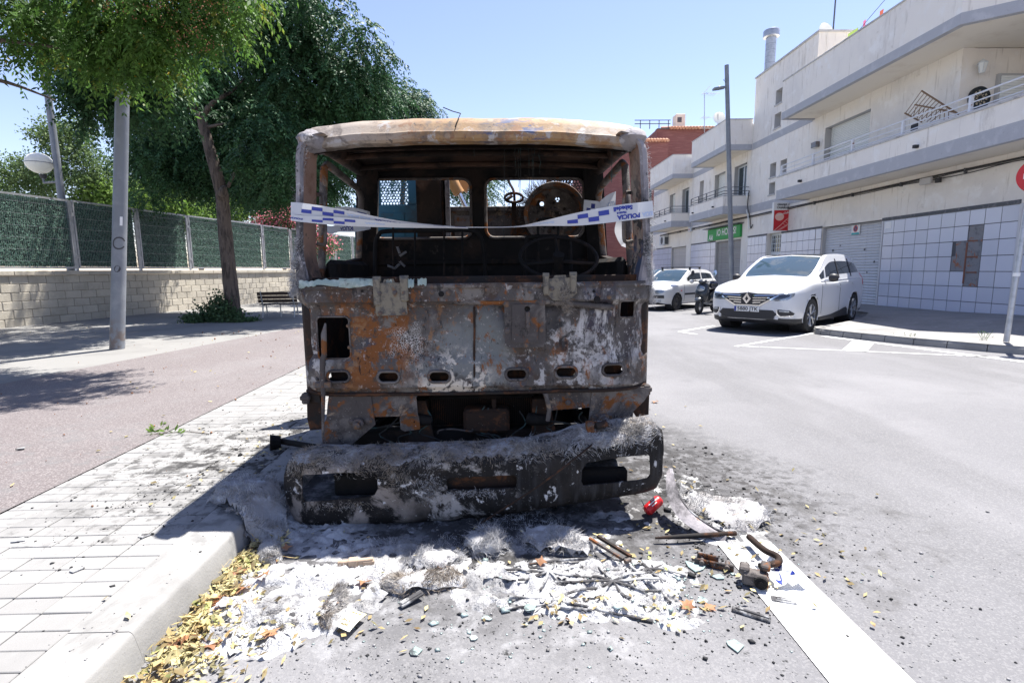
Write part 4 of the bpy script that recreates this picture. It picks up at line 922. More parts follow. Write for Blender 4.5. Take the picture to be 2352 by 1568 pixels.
# terrace wall, washing on the roof
tw_ = thing('roof_terrace_wall', 'white slanting terrace wall with green netting on the near roof', 'wall', (FX+1,17.5,7.4)); m = MB(); m.prism([(15.2,7.4),(20.88,7.4),(20.88,8.9),(19.4,9.6),(15.2,10.15)], 0, .2, Matrix(((0,0,1,FX+1.2),(1,0,0,0),(0,1,0,0),(0,0,0,1)))); m.build('wall', M['stucco'], tw_)
M['greennet'] = mat('green_netting', (.03,.10,.07), .8); m = MB(); m.tube([(FX+1.2,19.4,9.66),(FX+1.2,17.5,9.93),(FX+1.2,15.2,10.22)], .06, 6); m.build('netting', M['greennet'], tw_)
t_ = thing('roof_dish', 'large pale satellite dish peeking above the terrace wall', 'satellite dish', (FX+1.5,20,9.4)); dc = at_x(1898,85,FX+1.0)
m = MB(); m.lathe([(0,-.15),(.3,-.1),(.5,.02),(.55,.08)], 24, Matrix.Translation((dc.x,dc.y,dc.z)) @ Matrix.Rotation(R(75),4,'X') @ Matrix.Rotation(R(25),4,'Y'), cap=False); m.build('dish', M['blind'], t_, smooth=60); m = MB(); m.tube([dc, (dc.x,dc.y+.1,8.2)], .03, 6); m.build('stand', M['galv'], t_)
cl = thing('clothes_line', 'thin washing line strung above the near roof parapet', 'line', (BXF+.4,14.5,9.2)); La, Lb = at_x(2000,38,BXF+.5), at_x(2050,-20,BXF+.5); m = MB(); m.tube([at_x(1965,80,BXF+.5), La, Lb], .008, 4); m.build('cord', M['cable'], cl)
for nm, lab, colr, (x, y), (w_, h_) in (('washing','pink strip of washing hanging on the roof line',(.75,.2,.35),(1985,62),(.12,.38)),('washing','orange-red cloth hanging on the roof line',(.62,.16,.10),(2024,42),(.16,.45)),('washing','lime green cloth bunched on the terrace wall corner',(.45,.62,.16),(1958,88),(.5,.45))):
    c = at_x(x, y, BXF+.5); t_ = thing(nm, lab, 'cloth', c); m = MB(); m.grid([[(c.x+.02*nz(i*1.3,j,2), c.y-w_/2+w_*j/5, c.z+h_/2-h_*i/6) for j in range(6)] for i in range(7)]); m.build('cloth', mat('cloth_'+lab.split()[0], colr, .8, transl=.3), t_, smooth=70)
# ---- cables along the facade
cb = thing('cable_bundle', 'bundle of black cables sagging along the white facade under the balconies', 'cables', (FX,20,4))
for k in range(4):
    P = []
    for i in range(26):
        y = 40-i*1.25; P.append((FX-.035-.02*(k % 3), y, 3.95-.022*k-.05*abs(nz(i*.8,k*3.1,2))*(.4+.4*k)))
    m = MB(); m.tube(catmull(P,3), .011+.004*(k == 0), 5); m.build('cable', M['cable'], cb)
for y in (38,35.5,33,30.6,28.2,25.8,22.6,20.4,18.2,16.0,13.8): m = MB(); m.box(FX-.09,FX-.001,y-.012,y+.012,3.84,3.97); m.build('cable_clip', M['darktrim'], cb)
t_ = thing('junction_box', 'pale junction box among the cables under the near balcony', 'box', (FX,14.5,3.9)); m = MB(); m.rbox(FX-.18,FX-.11,14.75,15.15,3.74,3.92,.01); m.build('box', M['coping'], t_); m = MB(); m.rbox(FX-.17,FX-.10,14.45,14.62,3.72,3.85,.01); m.build('connector', M['cable'], t_)
t_ = thing('alarm_box', 'small white alarm box on the wall between balconies', 'alarm', (FX,33.4,3.9)); m = MB(); m.rbox(FX-.16,FX-.01,33.35,33.75,3.75,4.05,.01); m.build('box', M['alu'], t_); m = MB(); m.box(FX-.165,FX-.161,33.48,33.6,3.84,3.94); m.build('lens', M['canred_'] if 'canred_' in M else mat('alarm_red', (.5,.03,.03), .4), t_)
ac = thing('air_conditioner', 'white air conditioning unit under the farthest balcony', 'air conditioner', (FX,38.6,3.4)); m = MB(); m.rbox(FX-.36,FX-.01,38.0,39.1,3.15,3.78,.02); m.build('casing', M['alu'], ac); m = MB(); m.lathe([(.25,0),(.25,.02),(.05,.03),(0,.03)], 20, Matrix.Translation((FX-.36,38.5,3.46)) @ Matrix.Rotation(R(-90),4,'Y')); m.build('fan_grille', M['darkrail'], ac)
m = MB(); m.box(FX-.3,FX-.05,37.99,38.0-.012,3.2,3.7); m.build('side_vent', M['darkrail'], ac)
t_ = thing('downpipe_loop', 'white and black hoses looping down beside the grey-railed balcony', 'hose', (FX,25.6,4.5))
for dx, mt_, r_ in ((0,'blind',.035),(.18,'cable',.022)): m = MB(); m.tube(catmull([(FX-.08,25.95-dx,5.15),(FX-.2,25.75-dx,4.9),(FX-.12,25.95-dx,4.4),(FX-.08,25.75-dx,3.9),(FX-.06,25.65-dx,3.35),(FX-.05,25.5-dx,3.5)],5), r_, 6); m.build('hose', M[mt_], t_, smooth=60)
# ---- signs on the facade
M['signwhite'] = mat('sign_white', (.72,.72,.70), .5); M['signblack'] = mat('sign_black', (.02,.02,.02), .5); M['signred'] = mat('sign_red', (.52,.012,.02), .4); M['signpale'] = mat('sign_pale_print', (.75,.45,.38), .5); M['green'] = mat('banner_green', (.02,.30,.06), .6)
SYs = 20.3
bs = thing('bar_sign', 'white and red illuminated box sign for a bar projecting from the facade', 'sign', (FX-.5,21.2,3.6))
qa, qb = at_x(1776,534,FX-.62), at_x(1828,463,FX-.62); SYs = qa.y
x0, x1 = at_y(1776,500,SYs).x, at_y(1828,500,SYs).x; z0, z1, zm = at_y(1800,531,SYs).z, at_y(1800,464,SYs).z, at_y(1800,482,SYs).z
m = MB(); m.rbox(x0,x1,SYs,SYs+.14,z0,z1,.012); sb_ = m.build('sign_box', M['signwhite'], bs)
m = MB(); m.box(x0+.03,x1-.03,SYs-.006,SYs-.001,z0+.03,zm-.02); m.build('red_panel', M['signred'], sb_)
wS = x1-x0; xc_ = (x0+x1)/2
for tx_, dz in (('GRANJA  BAR',.66),('CASABLANCA',.28)): text_mb(tx_, wS*.115, lambda u, v: (xc_+u, SYs-.008, zm+(z1-zm)*dz+v), bold=.004).build('lettering', M['signblack'], sb_)
sc_ = lambda f, g: (x0+wS*f, SYs-.010, z0+(zm-z0)*g)
m = MB(); ce = sc_(.27,.68); m.add([(ce[0]+wS*.20*math.cos(R(a_)), SYs-.0085, ce[2]+wS*.17*math.sin(R(a_))) for a_ in range(0,360,20)], [tuple(range(18))]); m.build('bottle_cap_print', M['signpale'], sb_)
text_mb('Coca-Cola', wS*.125, lambda u, v: (xc_-wS*.10+u+v*.25, SYs-.011, z0+(zm-z0)*.82+v+u*.22), bold=.003).build('lettering', M['signwhite'], sb_)
for L_ in ([(.08,.05),(.35,.30),(.55,.52),(.72,.66),(.88,.90)], [(.20,.03),(.45,.2),(.70,.36),(.78,.52),(.95,.80)], [(.30,.05),(.5,.18),(.66,.3)], [(.42,.38),(.55,.28)], [(.50,.46),(.66,.34)], [(.58,.54),(.74,.43)], [(.70,.66),(.80,.56)], [(.84,.86),(.94,.78)]):
    m = MB(); m.tube([sc_(*p) for p in L_], .012, 4, flat=.4); m.build('bottle_line_print', M['signpale'], sb_)
m = MB(); m.tube([(x1-.02,SYs+.07,z0+.25),(FX-.01,SYs+.07,z0+.25)], .025, 6); m.tube([(x1-.02,SYs+.07,z1-.2),(FX-.01,SYs+.07,z1-.2)], .025, 6); m.build('bracket_arm', M['galv'], bs)
gb = thing('shop_banner', 'green shop banner with white hand-painted lettering over a rolled shutter', 'banner', (FX,28.5,3.3)); gx_ = FX-.12
m = MB(); m.rbox(gx_,FX-.005,26.48,30.6,2.99,3.63,.01); gbb = m.build('banner_board', M['green'], gb)
bt = lambda tx_, yc, zc, sz: text_mb(tx_, sz, lambda u, v: (gx_-.006, yc-u, zc+v), bold=.012).build('lettering', M['signwhite'], gbb)
bt('Aki', 30.1, 3.16, .42); bt('IO HORAS!', 28.1, 3.36, .50)
m = MB(); m.box(FX-.32,FX-.01,26.3,30.9,3.66,3.70); m.build('awning_case', M['darkrail'], gb)
ns = thing('no_parking_sign', 'white no-parking plate with red ring on the garage shutter', 'sign', (FX,18.6,2.4)); nc = at_x(1965,538,FX+.1); nx = FX+.10
m = MB(); m.rbox(nx-.012,nx,nc.y-.22,nc.y+.22,nc.z-.02,nc.z+.32,.004); nsb = m.build('plate', M['signwhite'], ns); m = MB(); m.box(nx-.015,nx-.0125,nc.y-.2,nc.y+.2,nc.z-.015,nc.z+.055); m.build('teal_strip', mat('teal_print', (.02,.33,.36), .5), nsb)
Mn = Matrix.Translation((nx-.013,nc.y,nc.z+.19)) @ Matrix.Rotation(R(-90),4,'Y')
m = MB(); m.lathe([(.115,0),(.115,.003),(.0,.003)], 24, Mn); m.build('red_ring', M['signred'], nsb); m = MB(); m.lathe([(.085,0),(.085,.005),(0,.005)], 24, Mn); m.build('dark_centre', mat('navy_print', (.03,.04,.12), .5), nsb); m = MB(); m.box(-.1,.1,-.012,.012,.0055,.0075, Mn @ Matrix.Rotation(R(45),4,'Z')); m.build('red_bar', M['signred'], nsb)
# ---- street light, no-entry sign
sl_ = thing('street_light', 'slim grey street light with small lamp head before the white houses', 'street light', (8.75,20,.12))
bt_, tp2 = at_y(1682,690,20), at_y(1669,150,20); m = MB(); m.tube([(bt_.x,20,.1),tuple(bt_),tuple(tp2)], [.10,.098,.075], 14); m.build('pole', M['pole'], sl_, smooth=50)
hp = at_y(1665,200,20); m = MB(); m.tube([hp, hp+Vector((-.25,-.02,.0))], .025, 6); m.build('arm', M['pole'], sl_); m = MB(); m.prism([(-.0,-.09),(.0,.09),(-.2,.13),(-.42,.10),(-.42,-.10),(-.2,-.13)], -.03, .035, Matrix.Translation(hp+Vector((-.02,-.02,-.03))) @ Matrix.Rotation(R(-8),4,'Y')); m.build('lamp_head', M['pole'], sl_)
m = MB(); m.tube([hp+Vector((.0,-.08,.12)),hp+Vector((-.1,-.08,.22)),hp+Vector((0,0,.28))], .008, 4); m.build('lamp_cable', M['cable'], sl_)
ne = thing('no_entry_sign', 'red round no-entry sign on grey post at right edge', 'road sign', (8.73,8.68,.15)); b0_, t0_ = at_z(2311,785,.14), at_y(2370,402,8.75)
m = MB(); d_ = (t0_-b0_); m.tube([b0_, b0_+d_*1.1], .042, 14); m.build('post', M['galv'], ne, smooth=50); Ms_ = Matrix.Translation(at_y(2391,402,8.68)) @ Matrix.Rotation(R(-40),4,'Z') @ Matrix.Rotation(R(90),4,'X')
m = MB(); m.lathe([(.30,-.008),(.30,.004),(.0,.004)], 40, Ms_); sd = m.build('disc', M['signred'], ne); m = MB(); m.box(-.21,.21,-.045,.045,.0045,.0065, Ms_); m.build('white_bar', M['signwhite'], sd)
m = MB(); c = b0_+d_*.41; m.lathe([(.048,-.03),(.048,.03)], 14, Matrix.Translation(c), cap=False); m.build('clamp', M['sticker'], ne)
# weeds in the kerb
for i, (x, y) in enumerate(((1735+0,0),)): pass
rs = np.random.RandomState(3)
for (x, y, h_) in ((2258,795,.28),(2088,785,.14),(2060,780,.10)):
    p = at_z(x, y, .02); t_ = thing('kerb_weed', {2258:'tallest weed growing in the joint below the right kerb',2088:'middle weed sprig in the right kerb joint',2060:'smallest weed sprig in the right kerb joint'}[x], 'weed', p)
    m = MB()
    for k in range(5): a_ = rs.uniform(0,6.28); m.tube([p, p+Vector((.04*math.cos(a_),.04*math.sin(a_),h_*.5)), p+Vector((.11*math.cos(a_),.11*math.sin(a_),h_*rs.uniform(.7,1.1)))], .003, 4)
    m.build('stems', M['park1'], t_); P = np.array([p[:]]*40)+rs.normal(size=(40,3))*np.array([.05,.05,.0])+np.stack([np.zeros(40),np.zeros(40),rs.uniform(.03,h_,40)],1); V, F = loose(P, .05, .006, rs, -.4); fastmesh('leaves', V, F, M['park1'], t_)
# ================================================================== THE BURNT TRUCK
TX, TY = -.15, 3.15
tk = thing('burnt_truck', 'burnt-out rusty lorry cab with empty windscreen and scorched front panel parked at kerb', 'truck', (TX, TY, 0))
def lc(x, y, Y=TY): p = at_y(x, y, Y); return (p.x-TX, p.y-TY, p.z)          # pixel -> local point (for regions)
def reg(x, y, r0, r1): p = lc(x, y); return (p[0], p[1], p[2], r0, r1)
RUST=(.17,.062,.018); RUST2=(.22,.11,.048); BROWN=(.048,.029,.020); DARK=(.012,.011,.012); BLUEG=(.135,.142,.138); STEEL=(.064,.056,.053); CRUST=(.46,.44,.43); BLUE=(.02,.03,.07)
M['burnt'] = mat('burnt_panel', STEEL, .66, 0.0, spec=.35, layers=[
    dict(c=BROWN, s=3.2, lo=.48, hi=.60, d=7), dict(c=(.15,.132,.118), s=4.5, lo=.52, hi=.64, d=8), dict(c=BLUE, s=3.4, lo=.56, hi=.66, d=6, a=.45),
    dict(c=BLUEG, s=2.2, lo=.38, hi=.48, d=7, reg=reg(1100,790,.08,.30), rs=5, rw=.28),
    dict(c=(.15,.155,.155), s=3, lo=.46, hi=.56, d=7, reg=reg(1050,860,.2,.42), rs=4, rw=.4),
    dict(c=RUST, s=9, lo=.47, hi=.54, d=8, reg=reg(850,790,.16,.40), rs=5, rw=.42, rough=.9),
    dict(c=RUST, s=10, lo=.56, hi=.62, d=8, a=.9, st=(1.5,1,.7), rough=.9),
    dict(c=RUST2, s=7, lo=.57, hi=.62, d=8, reg=reg(900,800,.2,.6), a=.9),
    dict(c=DARK, s=7.5, lo=.56, hi=.62, d=8, reg=reg(935,770,.1,.25)),
    dict(c=(.50,.48,.46), s=75, lo=.09, hi=.02, k='E', reg=reg(945,790,.02,.17), rs=9, rw=.42),
    dict(c=CRUST, s=10, lo=.47, hi=.58, d=9, reg=reg(1400,770,.12,.36), rs=6, rw=.36, rough=.95, st=(1.8,1,.6)),
    dict(c=(.045,.038,.04), s=5, lo=.50, hi=.60, d=9, reg=reg(1420,790,.1,.4), st=(1.8,1,.6)),
    dict(c=DARK, s=5, lo=.50, hi=.57, d=8, reg=reg(1320,760,.08,.24), a=.9),
    dict(c=CRUST, s=8, lo=.51, hi=.58, d=9, reg=reg(1290,860,.2,.45), rs=6, rw=.36, a=.8, rough=.95),
    dict(c=CRUST, s=8, lo=.48, hi=.54, d=9, reg=reg(705,830,.08,.2), rs=8, rw=.2, a=.85),
    dict(c=(.55,.49,.42), s=10, lo=.50, hi=.56, d=9, reg=reg(1040,890,.12,.3), rs=9, rw=.25),
    dict(c=CRUST, s=11, lo=.60, hi=.67, d=9, a=.6, rough=.95),
    dict(c=(.36,.33,.31), s=24, lo=.59, hi=.64, d=9, a=.8), dict(c=(.014,.012,.012), s=16, lo=.58, hi=.63, d=9, a=.85, st=(1.6,1,.6)), dict(c=(.14,.06,.022), s=30, lo=.60, hi=.65, d=9, a=.7),
    dict(c=(.40,.37,.35), s=80, lo=.66, hi=.72, a=.8), dict(c=(.012,.011,.011), s=46, lo=.64, hi=.69, a=.8)],
    bump=[(9,.35,'N',.012),(60,.45,'N',.004),(160,.3,'N',.002)])
M['burnt2'] = mat('burnt_bracket', (.062,.053,.05), .75, 0, spec=.3, layers=[dict(c=(.15,.132,.12), s=3.5, lo=.45, hi=.6, d=7), dict(c=RUST, s=5, lo=.53, hi=.6, d=8, rough=.9), dict(c=(.27,.20,.14), s=4, lo=.58, hi=.66, d=8), dict(c=DARK, s=6, lo=.57, hi=.64, d=8), dict(c=(.45,.42,.40), s=80, lo=.64, hi=.7, a=.6)], bump=[(12,.3,'N',.01),(90,.45,'N',.003)])
M['rustdark'] = mat('dark_rust', (.026,.016,.012), .85, 0, spec=.25, layers=[dict(c=(.085,.036,.017), s=6, lo=.5, hi=.6, d=7), dict(c=(.02,.018,.017), s=4, lo=.52, hi=.62, d=6), dict(c=(.2,.17,.15), s=40, lo=.66, hi=.72, a=.5)], bump=[(30,.4,'N',.006)])
M['sootm'] = mat('sooty_metal', (.010,.009,.009), .85, 0, spec=.25, layers=[dict(c=(.028,.019,.015), s=3.2, lo=.50, hi=.62, d=6), dict(c=(.006,.006,.006), s=5, lo=.5, hi=.6), dict(c=(.07,.058,.05), s=8, lo=.62, hi=.7, d=8, a=.6)], bump=[(25,.35,'N',.006)])
M['liner'] = mat('scorched_liner', (.030,.021,.017), .85, 0, spec=.25, layers=[dict(c=(.095,.055,.038), s=2.2, lo=.48, hi=.62, d=6), dict(c=(.010,.009,.009), s=2.8, lo=.47, hi=.6, d=5), dict(c=(.13,.10,.08), s=7, lo=.60, hi=.68, d=8, a=.7)], bump=[(18,.35,'N',.01)])
M['roofm'] = mat('scorched_roof', (.31,.265,.225), .75, .05, layers=[
    dict(c=(.29,.175,.08), s=2.4, lo=.36, hi=.55, d=7, reg=(.45,0.2,2.3,.6,1.35), rs=2, rw=.8),
    dict(c=(.22,.115,.048), s=3.5, lo=.5, hi=.6, d=8, reg=(.35,.2,2.3,.4,1.0), rs=3, rw=.7, a=.9),
    dict(c=(.10,.08,.07), s=4, lo=.50, hi=.62, d=8, a=.8), dict(c=(.36,.335,.32), s=8, lo=.55, hi=.62, d=8),
    dict(c=(.22,.10,.045), s=9, lo=.55, hi=.62, d=9, reg=(.1,0,2.23,.3,1.2), a=.8),
    dict(c=(.04,.07,.17), s=12, lo=.53, hi=.60, d=7, reg=(.25,.0,2.215,.05,.34), st=(.5,1,2)),
    dict(c=(.06,.05,.05), s=14, lo=.60, hi=.66, d=9), dict(c=(.42,.32,.22), s=11, lo=.25, hi=.13, k='V', reg=(.1,.2,2.3,.3,.7), a=.35), dict(c=(.08,.07,.065), s=60, lo=.64, hi=.7, a=.7)],
    bump=[(10,.25,'N',.008),(70,.4,'N',.003)])
M['pillar'] = mat('scorched_pillar', (.27,.25,.26), .85, 0, layers=[dict(c=(.045,.042,.045), s=3, st=(1,1,.45), lo=.43, hi=.6, d=7), dict(c=(.44,.42,.43), s=8, lo=.55, hi=.64, d=8), dict(c=(.03,.03,.03), s=9, lo=.58, hi=.64, d=8), dict(c=(.28,.16,.09), s=7, lo=.6, hi=.67, d=8, a=.7)], bump=[(14,.6,'N',.015),(80,.5,'N',.004)])
M['salmon'] = mat('flaking_primer', (.27,.165,.12), .8, 0, layers=[dict(c=(.31,.26,.215), s=2.2, lo=.5, hi=.64, d=6), dict(c=(.17,.085,.05), s=3.2, lo=.50, hi=.66, d=7), dict(c=(.025,.022,.022), s=11, lo=.60, hi=.64, d=5), dict(c=(.04,.032,.03), s=4, lo=.42, hi=.58, d=7, reg=(-1.0,.1,1.3,.1,.42)), dict(c=(.03,.03,.032), s=13, lo=.50, hi=.56, d=7, reg=(1.05,.1,1.6,.1,.75)), dict(c=(.04,.06,.11), s=6, lo=.45, hi=.55, reg=(1.05,.1,1.5,.05,.22))], bump=[(30,.3,'N',.005)])
M['ashy'] = mat('ash_fibre', (.40,.395,.40), .95, island=.35, layers=[dict(c=(.22,.21,.20), s=3, lo=.45, hi=.65), dict(c=(.52,.52,.535), s=7, lo=.55, hi=.7)], transl=.1, coord='World')
M['ashbrown'] = mat('brown_fibre', (.26,.22,.18), .95, island=.4, layers=[dict(c=(.38,.36,.34), s=4, lo=.48, hi=.62), dict(c=(.17,.145,.125), s=5, lo=.56, hi=.66)], transl=.1, coord='World')
M['glass_chunk'] = mat('melted_glass', (.26,.34,.32), .3, 0, layers=[dict(c=(.40,.47,.45), s=14, lo=.5, hi=.62, d=7), dict(c=(.07,.08,.085), s=11, lo=.52, hi=.62, d=8)], trans=.15, bump=[(40,.3,'N',.004)])
M['bolt'] = mat('bolt_steel', (.075,.06,.055), .65, 0, layers=[dict(c=(.13,.07,.035), s=30, lo=.5, hi=.62)], bump=[(120,.3,'N',.002)])
def fp(x, y, Y=TY): p = at_y(x, y, Y); return (p.x, p.z)
fpo = lambda L, Y=TY: [fp(a, b, Y) for a, b in L]
def relief(u, v):
    d = abs(u-TX); y = 0.0
    y -= .055*sstep(1.235,1.27,v)
    y -= .02*sstep(.93,.905,v); y += .035*sstep(.735,.712,v)
    y += .12*max(0,(d-.93)/.16)**2
    y += .02*sstep(.0,.02,u+.02)*sstep(.66,.60,u)*sstep(1.23,1.2,v)*sstep(.90,.96,v)*-1.0
    y -= .012*sstep(.012,.0,abs(u+.235))*sstep(1.2,1.15,v)
    y += .012*nz(u*3.1,v*3.4,1.7)+.006*nz(u*9,v*9,4)
    return y
holeL = rrect(*sum([[fp(728,775)[0], fp(803,775)[0]], [fp(765,823)[1], fp(765,728)[1]]], []), .025)
holeR = rrect(fp(1423,710)[0], fp(1456,710)[0], fp(1440,728)[1], fp(1440,690)[1], .012)
ov = []
for x, y in ((780,863),(894,864),(1010,863),(1186,857),(1299,853),(1406,847)):
    c = fp(x, y); ov.append((c, rrect(c[0]-.062, c[0]+.062, c[1]-.032, c[1]+.032, .031, 6)))
outl = fpo([(700,664),(676,655),(676,690),(692,700),(688,760),(690,810),(693,903),(760,908),(1100,905),(1400,894),(1493,888),(1496,800),(1490,700),(1503,690),(1503,646),(1480,644),(1090,650),(800,655)])
m = MB(); m.sheet(outl, [holeL, holeR]+[o[1] for o in ov], .022, lambda u, v, s: (u, TY+relief(u, v)+.006*s, v), .006)
fpan = m.build('front_panel', M['burnt'], tk, smooth=40)
def ring(loop, r0, yo, name='hole_rim', mt=None, n=6, rad=.009):
    m = MB(); c = Vector((sum(p[0] for p in loop)/len(loop), sum(p[1] for p in loop)/len(loop)))
    P = []
    for p in loop:
        d = (Vector(p)-c); d = d*(1+r0/max(d.length,1e-3)); u, v = c+d; P.append((u, TY+relief(u, v)+yo, v))
    m.tube(P, rad, n, closed=True); return m.build(name, mt or M['burnt2'], fpan, smooth=60)
for c, lp_ in ov:
    ring(lp_, .004, -.004)
    m = MB(); m.sheet([(a*1.25-c[0]*.25, b*1.25-c[1]*.25) for a, b in lp_], (), 0, lambda u, v, s: (u, TY+.075, v)); m.build('recess_back', M['rustdark'], fpan)
ring(holeL, .002, -.002, rad=.006); ring(holeR, .002, -.002, rad=.006)
# lower lip, seam ridge, tubes and plates on the panel
m = MB(); P = [(fp(x, y)[0], TY+relief(*fp(x, y-6))-.012, fp(x, y)[1]) for x, y in ((697,902),(760,906),(900,906),(1100,903),(1300,897),(1420,892),(1488,887))]
m.tube(catmull(P,4), .011, 8); m.build('lower_lip', M['rustdark'], fpan, smooth=60)
m = MB(); P = [(fp(x, y)[0], TY-.03+o_, fp(x, y)[1]) for x, y, o_ in ((1030,690,0),(1080,692,0),(1150,692,0),(1230,690,-.004),(1300,695,0),(1380,703,0),(1405,705,.01))]
m.tube(catmull(P,4), .019, 10); m.build('pipe_rail', M['burnt2'], fpan, smooth=60)
m = MB(); P = [(fp(1089+dx, y)[0], TY+relief(fp(1089,y)[0],fp(1089,y)[1])-.003, fp(1089, y)[1]) for y, dx in ((705,0),(760,1),(800,0),(850,1),(897,0))]
m.tube(P, .007, 6); m.build('seam', M['rustdark'], fpan, smooth=60)
# sill rail catching the sun
m = MB()
for x0, x1, yy in ((700,1478,648),):
    a, b = fp(x0, 656), fp(x1, 647)
    m.rbox(a[0], b[0], TY-.062, TY+.06, a[1]-.028, a[1]+.004, .008)
m.build('windscreen_sill', M['burnt'], tk, smooth=30)
m = MB(); a, b = fp(690,646), fp(1490,638); m.rbox(a[0]+.03, b[0]-.03, TY+.055, TY+.075, a[1]-.03, a[1]+.02, .006); m.build('sill_flange', M['rustdark'], tk)
# access cover with bolts and slot
cov = fpo([(1158,690),(1250,688),(1252,780),(1247,794),(1170,796),(1160,788)])
m = MB(); m.sheet(cov, [circ(*fp(1210,708), .017, 12)], 0, lambda u, v, s: (u, TY-.05+.012*s, v), .012); cv = m.build('access_cover', M['burnt2'], fpan)
inn = fpo([(1176,698),(1236,697),(1234,778),(1228,784),(1182,785),(1175,779)])
m = MB(); m.sheet(inn, [circ(*fp(1210,708), .018, 12)], 0, lambda u, v, s: (u, TY-.058+.01*s, v), .01); m.build('raised_face', M['burnt2'], cv)
m = MB(); c = fp(1211,725); m.rbox(c[0]-.012, c[0]+.012, TY-.075, TY-.05, c[1]-.05, c[1]+.03, .004); m.tube([(c[0],TY-.085,c[1]-.055),(c[0],TY-.05,c[1]-.055)], .012, 10); m.build('latch', M['bolt'], cv)
def bolt(x, y, par, yo=-.05, r=.013, Y=TY):
    c = fp(x, y, Y); m = MB(); m.lathe([(r*1.5,0),(r*1.5,.003),(r,.004),(r,.011),(r*.7,.013),(0,.013)], 8, Matrix.Translation((c[0], Y+yo, c[1])) @ Matrix.Rotation(R(90),4,'X'))
    return m.build('bolt', M['bolt'], par, smooth=30)
for x, y in ((1163,697),(1244,694),(1164,757),(1243,754),(1208,789)): bolt(x, y, cv)
for x, y in ((995,669),(1032,672),(1395,680),(1120,664),(858,672),(1216,668),(1318,664)): bolt(x, y, fpan, -.056, .011)
for x, y in ((800,748),(803,797),(804,735),(722,800),(730,870)): bolt(x, y, fpan, -.006, .008)
for x, y, r_ in ((1016,674,.017),(1367,686,.02),(838,668,.008),(1360,668,.009)):
    c = fp(x, y); m = MB(); m.lathe([(r_,0),(r_,.004)], 14, Matrix.Translation((c[0], TY-.0585+.0*r_, c[1])) @ Matrix.Rotation(R(90),4,'X')); m.build('drain_hole', M['sootm'], fpan)
# hinge brackets of the missing front flap
M['hingem'] = mat('scorched_hinge', (.17,.145,.105), .65, 0, layers=[dict(c=(.05,.045,.045), s=22, lo=.46, hi=.62, d=9, a=.85), dict(c=(.26,.24,.21), s=60, lo=.58, hi=.68, d=8, a=.5), dict(c=(.14,.07,.03), s=12, lo=.6, hi=.66, d=8)], bump=[(60,.5,'N',.003)])
def hinge(pl, knu, tab, Yh):
    m = MB(); m.sheet(fpo(pl), [], .03, lambda u, v, s: (u, Yh+.006*s+.004*nz(u*12,v*12), v), .006); h = m.build('hinge_bracket', M['hingem'], tk, smooth=30)
    for x0, x1, y0, y1 in knu:
        a, b = fp(x0, y1), fp(x1, y0); m = MB(); m.rbox(a[0], b[0], Yh-.012, Yh+.05, a[1], b[1], .006); m.tube([(a[0]-.003,Yh+.015,b[1]),(b[0]+.003,Yh+.015,b[1])], .016, 10); m.build('knuckle', M['hingem'], h, smooth=40)
    m = MB(); m.sheet(fpo(tab), [], 0, lambda u, v, s: (u, Yh+.012+.006*s, v), .006); m.build('centre_tab', M['hingem'], h)
    return h
h = hinge([(868,650),(935,648),(941,718),(938,721),(872,723),(870,715)], ((866,879,640,700),(926,941,638,690)), [(884,648),(888,641),(908,640),(912,648),(924,650),(924,664),(886,665)], TY-.075)
for x, y in ((880,717),(933,716),(878,672),(933,671),(913,671)): bolt(x, y, h, -.076, .010)
h = hinge([(1246,640),(1318,636),(1322,672),(1300,690),(1268,688),(1250,670)], ((1246,1258,632,676),(1306,1320,630,672)), [(1266,640),(1272,632),(1296,631),(1300,640),(1306,650),(1264,652)], TY-.072)
for x, y in ((1265,662),(1290,664)): bolt(x, y, h, -.073, .010)
# hanging rod on the left of the panel
m = MB(); P = [(fp(x, y)[0], TY-.05+o_, fp(x, y)[1]) for x, y, o_ in ((750,742,.03),(750,765,.0),(751,812,0),(747,822,0),(747,875,0),(749,895,.0),(749,998,-.01))]
m.tube(P, [.006,.017,.017,.017,.016,.014,.007], 8); m.build('hanging_rod', M['burnt2'], tk, smooth=50)
c = fp(748,880); m = MB(); m.rbox(c[0]-.05,c[0]+.05,TY-.06,TY-.035,c[1]-.02,c[1]+.02,.006); m.build('rod_clip', M['bolt'], tk)
# glass left in the lower edge of the windscreen
for x0, x1, hh, yy in ((697,735,14,652),(732,790,16,650),(786,868,18,649),(938,955,16,649),(963,983,15,648),(893,905,14,650)):
    P = []
    n = 7
    for i in range(n+1): P.append((x0+(x1-x0)*i/n, yy-hh*.55+rnd.uniform(-2.5,2.5)))
    for i in range(n,-1,-1): P.append((x0+(x1-x0)*i/n, yy+hh*.5+rnd.uniform(-5,4)))
    m = MB(); m.sheet(fpo(P), [], .03, lambda u, v, s: (u, TY-.068+.012*s-.012*nz(u*8,v*20,2)-.25*max(0,1.40-v)*0, v), .012); m.build('glass_remnant', M['glass_chunk'], tk, smooth=60)

